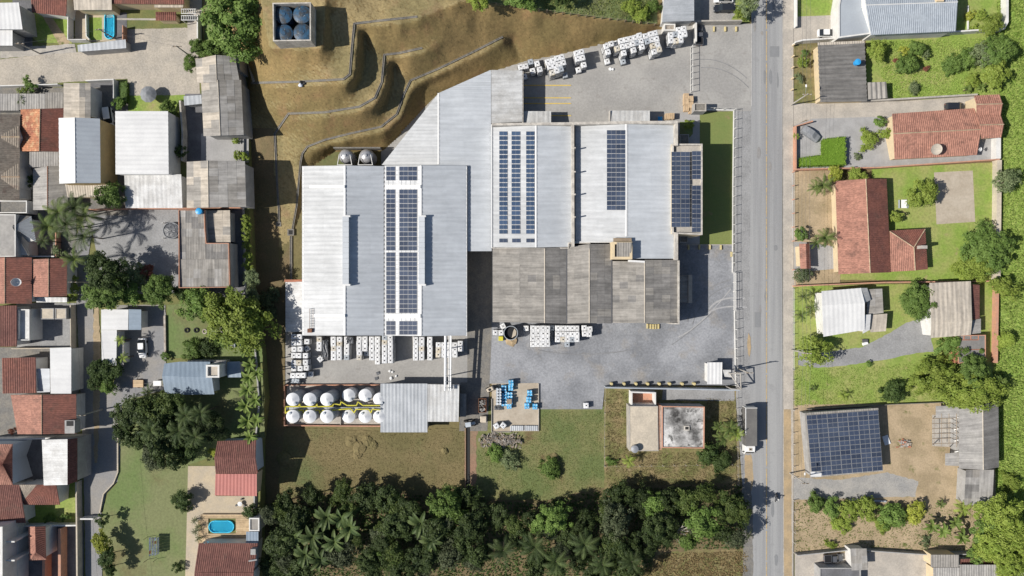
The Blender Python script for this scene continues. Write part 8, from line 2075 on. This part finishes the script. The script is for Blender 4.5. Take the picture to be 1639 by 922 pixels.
# --- the grove
GR = {'D': ('gdark','dark broad leaved'),'L': ('mid','bright green'),'G': ('ggrey','grey green'),'M': ('gmid','mid green')}
grove = [(432,825,17,'G'),(460,806,20,'D'),(500,797,20,'D'),(545,792,20,'M'),(480,835,24,'D'),(590,802,22,'D'),(625,797,24,'D'),(640,838,24,'D'),(608,852,18,'G'),(718,812,28,'L'),(700,850,25,'D'),(748,802,22,'D'),(757,840,28,'D'),(440,870,24,'D'),(550,890,22,'G'),(592,890,26,'D'),
         (630,888,24,'M'),(680,895,26,'D'),(722,890,24,'G'),(430,910,20,'D'),(767,890,24,'D'),(800,828,20,'D'),(822,838,18,'M'),(850,828,16,'D'),(882,832,26,'L'),(838,860,20,'D'),(915,850,20,'D'),(985,832,34,'G'),(990,795,24,'D'),(1030,802,28,'D'),(1075,797,24,'D'),(1060,838,28,'D'),
         (1102,802,20,'M'),(1130,792,18,'M'),(1172,815,26,'M'),(1125,835,24,'L'),(1152,850,20,'D'),(1175,862,18,'G'),(1038,870,26,'D'),(985,880,28,'D'),(955,910,24,'D'),(1100,868,16,'L'),(520,850,20,'D'),(660,815,20,'D'),(935,835,18,'D'),(480,905,24,'D'),(1000,912,24,'D'),(860,905,22,'D'),(640,915,24,'D'),(560,818,18,'M')]
gr2 = random.Random(41)
for k in range(46):
    u = gr2.uniform(432,1185); v = gr2.uniform(806,925)
    if u > 1040 and v > 872: continue
    grove.append((u,v,gr2.uniform(11,21),gr2.choices('DMGL',[6,3,2.5,.8])[0]))
nw = sorted(range(len(grove)),key=lambda i: grove[i][0]); rank = {}
for i in nw:
    u,v,r,k = grove[i]; row = 'upper' if v < 815 else ('middle' if v < 865 else 'lower')
    rank[row] = rank.get(row,0) + 1
    tree('%s tree, %s from the west in the %s row of the grove' % (GR[k][1],ordw(rank[row] - 1),row),u,v,r,(5.5 if v < 812 else (6.5 if r < 22 else 8.0)) + rng.uniform(-.6,1.0),GR[k][0],0,'tree','tree','trees of the grove')
for k,(u,v,r) in enumerate(((523,828,22),(560,845,22),(500,860,22),(535,868,20),(673,838,22),(488,888,20),(512,896,20),(545,830,20),(690,865,20),(470,860,20))): palm('banana plant in the grove, %s of the western ones' % ordw(k),u,v,r,6.5,'bananadark',0,'banana plants of the grove')
for k,(u,v,r) in enumerate(((806,882,25),(856,876,26),(936,872,26),(890,900,24),(1012,900,22),(965,905,20))): palm('dark palm in the lower half of the grove, %s from its own western end' % ordw(k),u,v,r,8.0,'dark',0,'palms of the grove')
for k,(u,v,r) in enumerate(((296,665,20),(320,662,18),(285,690,20),(312,700,18),(240,690,18))): palm('dark palm among the lawn clump trees, %s one' % ordw(k),u,v,r,8.5,'dark',WEST,'palms in the lawn clump')
t2 = thing('bare_tree','leafless pale tree standing in the grove','tree',P(1087,852,0) )
pz = P(1087,852,6.0); t2.location = (pz.x,pz.y,0)
child('trunk',MB().bar((0,0,-.2),(0,0,5.0),.22,8,.14).mesh('trunk',m['deadwood']),t2)
for k in range(11):
    a = k * 2.4; r = rng.uniform(1.5,3.2); z = rng.uniform(4.2,5.0); mid = (r * .5 * math.cos(a),r * .5 * math.sin(a),z + .9); end = (r * math.cos(a + .2),r * math.sin(a + .2),z + 1.4)
    br = child('branch',MB().bar((0,0,z - .3),mid,.1,5,.07).bar(mid,end,.07,5,.03).bar(mid,(end[0] * .8 + .5,end[1] * .9 - .4,end[2] + .2),.05,5,.02).mesh('branch',m['deadwood']),t2)

for k,(u,v,r,q) in enumerate(((455,735,1.6,.25),(470,742,1.2,.25),(562,706,1.3,.3),(575,716,1.5,.3),(588,705,1.2,.3),(598,712,1.0,.35),(572,728,1.1,.3),(712,722,.8,.5),(826,742,.9,.45),(885,735,1.4,.25))):
    o = wobj('earth_mound',blob('earth_mound',r,q,m['field'],50 + k,14,8)); o.location = P(u,v,0.02)
    tag(o,'small grassy earth mound, %s from the west across the two pastures' % ordw(k),'mound','earth mounds on the pasture')
for k,(u,v,s_) in enumerate(((977,110.5,.35),(981,111,.3),(624,594,.3),(628,595.5,.25),(626,605.5,.35),(634,602,.25))):
    o = wobj('plastic_bag',blob('plastic_bag',s_,.6,m['wplastic'],70 + k)); o.location = P(u,v,0.2)
    tag(o,('crumpled white plastic bag on the loading yard, %s one','crumpled white plastic bag on the tote apron, %s one')[k > 1] % ordw(k if k < 2 else k - 2),'bag','stray plastic bags')
# ================================================================ grass as stuff
def in_poly(u,v,poly):
    x = np.zeros(len(u),bool); n = len(poly)
    for i in range(n):
        (x1,y1),(x2,y2) = poly[i],poly[(i + 1) % n]
        c = ((y1 > v) != (y2 > v)) & (u < (x2 - x1) * (v - y1) / ((y2 - y1) if y2 != y1 else 1e-9) + x1); x ^= c
    return x
def grass(label,poly,n,size,mat,zfun=None,base=0.0,clump=0.0,hole=()):
    us = [p_[0] for p_ in poly]; vs_ = [p_[1] for p_ in poly]
    u = nrng.uniform(min(us),max(us),n); v = nrng.uniform(min(vs_),max(vs_),n)
    if clump:
        k = n // 10; cu = nrng.uniform(min(us),max(us),k); cv = nrng.uniform(min(vs_),max(vs_),k); i = nrng.integers(0,k,n); h_ = nrng.random(n) < .6
        u = np.where(h_,cu[i] + nrng.normal(0,clump,n),u); v = np.where(h_,cv[i] + nrng.normal(0,clump,n),v)
    ok = in_poly(u,v,poly)
    for hl in hole: ok &= ~in_poly(u,v,hl)
    u,v = u[ok],v[ok]; n = len(u)
    z = np.full(n,base) if zfun is None else np.array([zfun(a,b) for a,b in zip(u,v)])
    kf = S * (H - z) / H; p = np.stack([(u - CX) * kf,(CY - v) * kf,z + .02],1)
    a = nrng.uniform(0,6.28,n); s = size * nrng.uniform(.5,1.4,n)
    d = np.stack([np.cos(a),np.sin(a),np.zeros(n)],1); e = np.stack([-np.sin(a),np.cos(a),np.zeros(n)],1)
    tip = p + d * (s * nrng.uniform(.3,1.0,n))[:,None]; tip[:,2] += s * nrng.uniform(.35,.9,n)
    b0 = p - e * (s * .35)[:,None]; b1 = p + e * (s * .35)[:,None]
    me = fast_mesh('grass',np.stack([b0,b1,tip],1).reshape(-1,3),3,mat,nrng.random(n))
    return tag(wobj('grass',me),label,'grass',None,'stuff')
grass('tufts of lush meadow grass behind the eastern gardens',[(1594,-40),(1720,-40),(1720,980),(1600,980),(1590,600),(1602,250)],60000,.55,m['gr_green'],clump=3)
grass('brown tufts on the pasture below the tank farm',[(438,686),(600,692),(745,688),(748,792),(560,795),(432,812)],14000,.15,m['gr_field'])
grass('mixed tufts on the pasture below the drum pad',[(765,720),(862,692),(862,658),(965,658),(966,800),(765,800)],12000,.18,m['gr_lawn'],clump=5)
grass('dry tufts on the terraced hillside',[(400,95),(440,80),(500,-30),(780,-30),(1000,36),(1048,46),(900,83),(840,97),(780,110),(700,148),(612,238),(540,236),(500,262),(470,370),(448,380),(404,420)],30000,.15,m['gr_dry'],zfun=hill_z,hole=[[(432,0),(502,0),(502,72),(432,72)]])
grass('tufts on the dry lot around the derelict house',[(970,624),(1175,640),(1176,770),(970,780)],14000,.24,m['gr_field'],clump=3,hole=[[(1005,622),(1130,622),(1130,724),(1005,724)]])
grass('green tufts in the garden behind the barn',[(1390,68),(1600,60),(1598,150),(1425,158)],14000,.3,m['gr_green'],clump=2)
grass('green tufts on the lot beside the gravel drive',[(1272,592),(1420,585),(1500,572),(1530,640),(1430,642),(1272,650)],12000,.25,m['gr_green'],clump=2)
grass('green tufts on the paddock behind the post fence',[(700,-60),(1045,-60),(1045,36),(925,22),(850,12),(780,0)],14000,.3,m['gr_lawn'],zfun=lambda a,b: hill_z(a,b) + .07,clump=2)
grass('weeds along the lower garden dirt track',[(1272,802),(1600,815),(1600,880),(1272,884)],6000,.3,m['gr_lawn'],clump=3)
grass('undergrowth on the floor of the grove',[(428,805),(560,788),(740,796),(860,806),(960,785),(1190,775),(1192,960),(428,960)],26000,.5,m['lf_dark'],clump=3,hole=[[(1050,878),(1195,878),(1195,960),(1030,960)]])
grass('dry straw in the clearing at the grove edge',[(1058,886),(1195,882),(1195,970),(1025,970),(1025,915)],9000,.35,m['gr_dry'],clump=2)
print('totes',n_tote[0],'objects',len(bpy.data.objects))
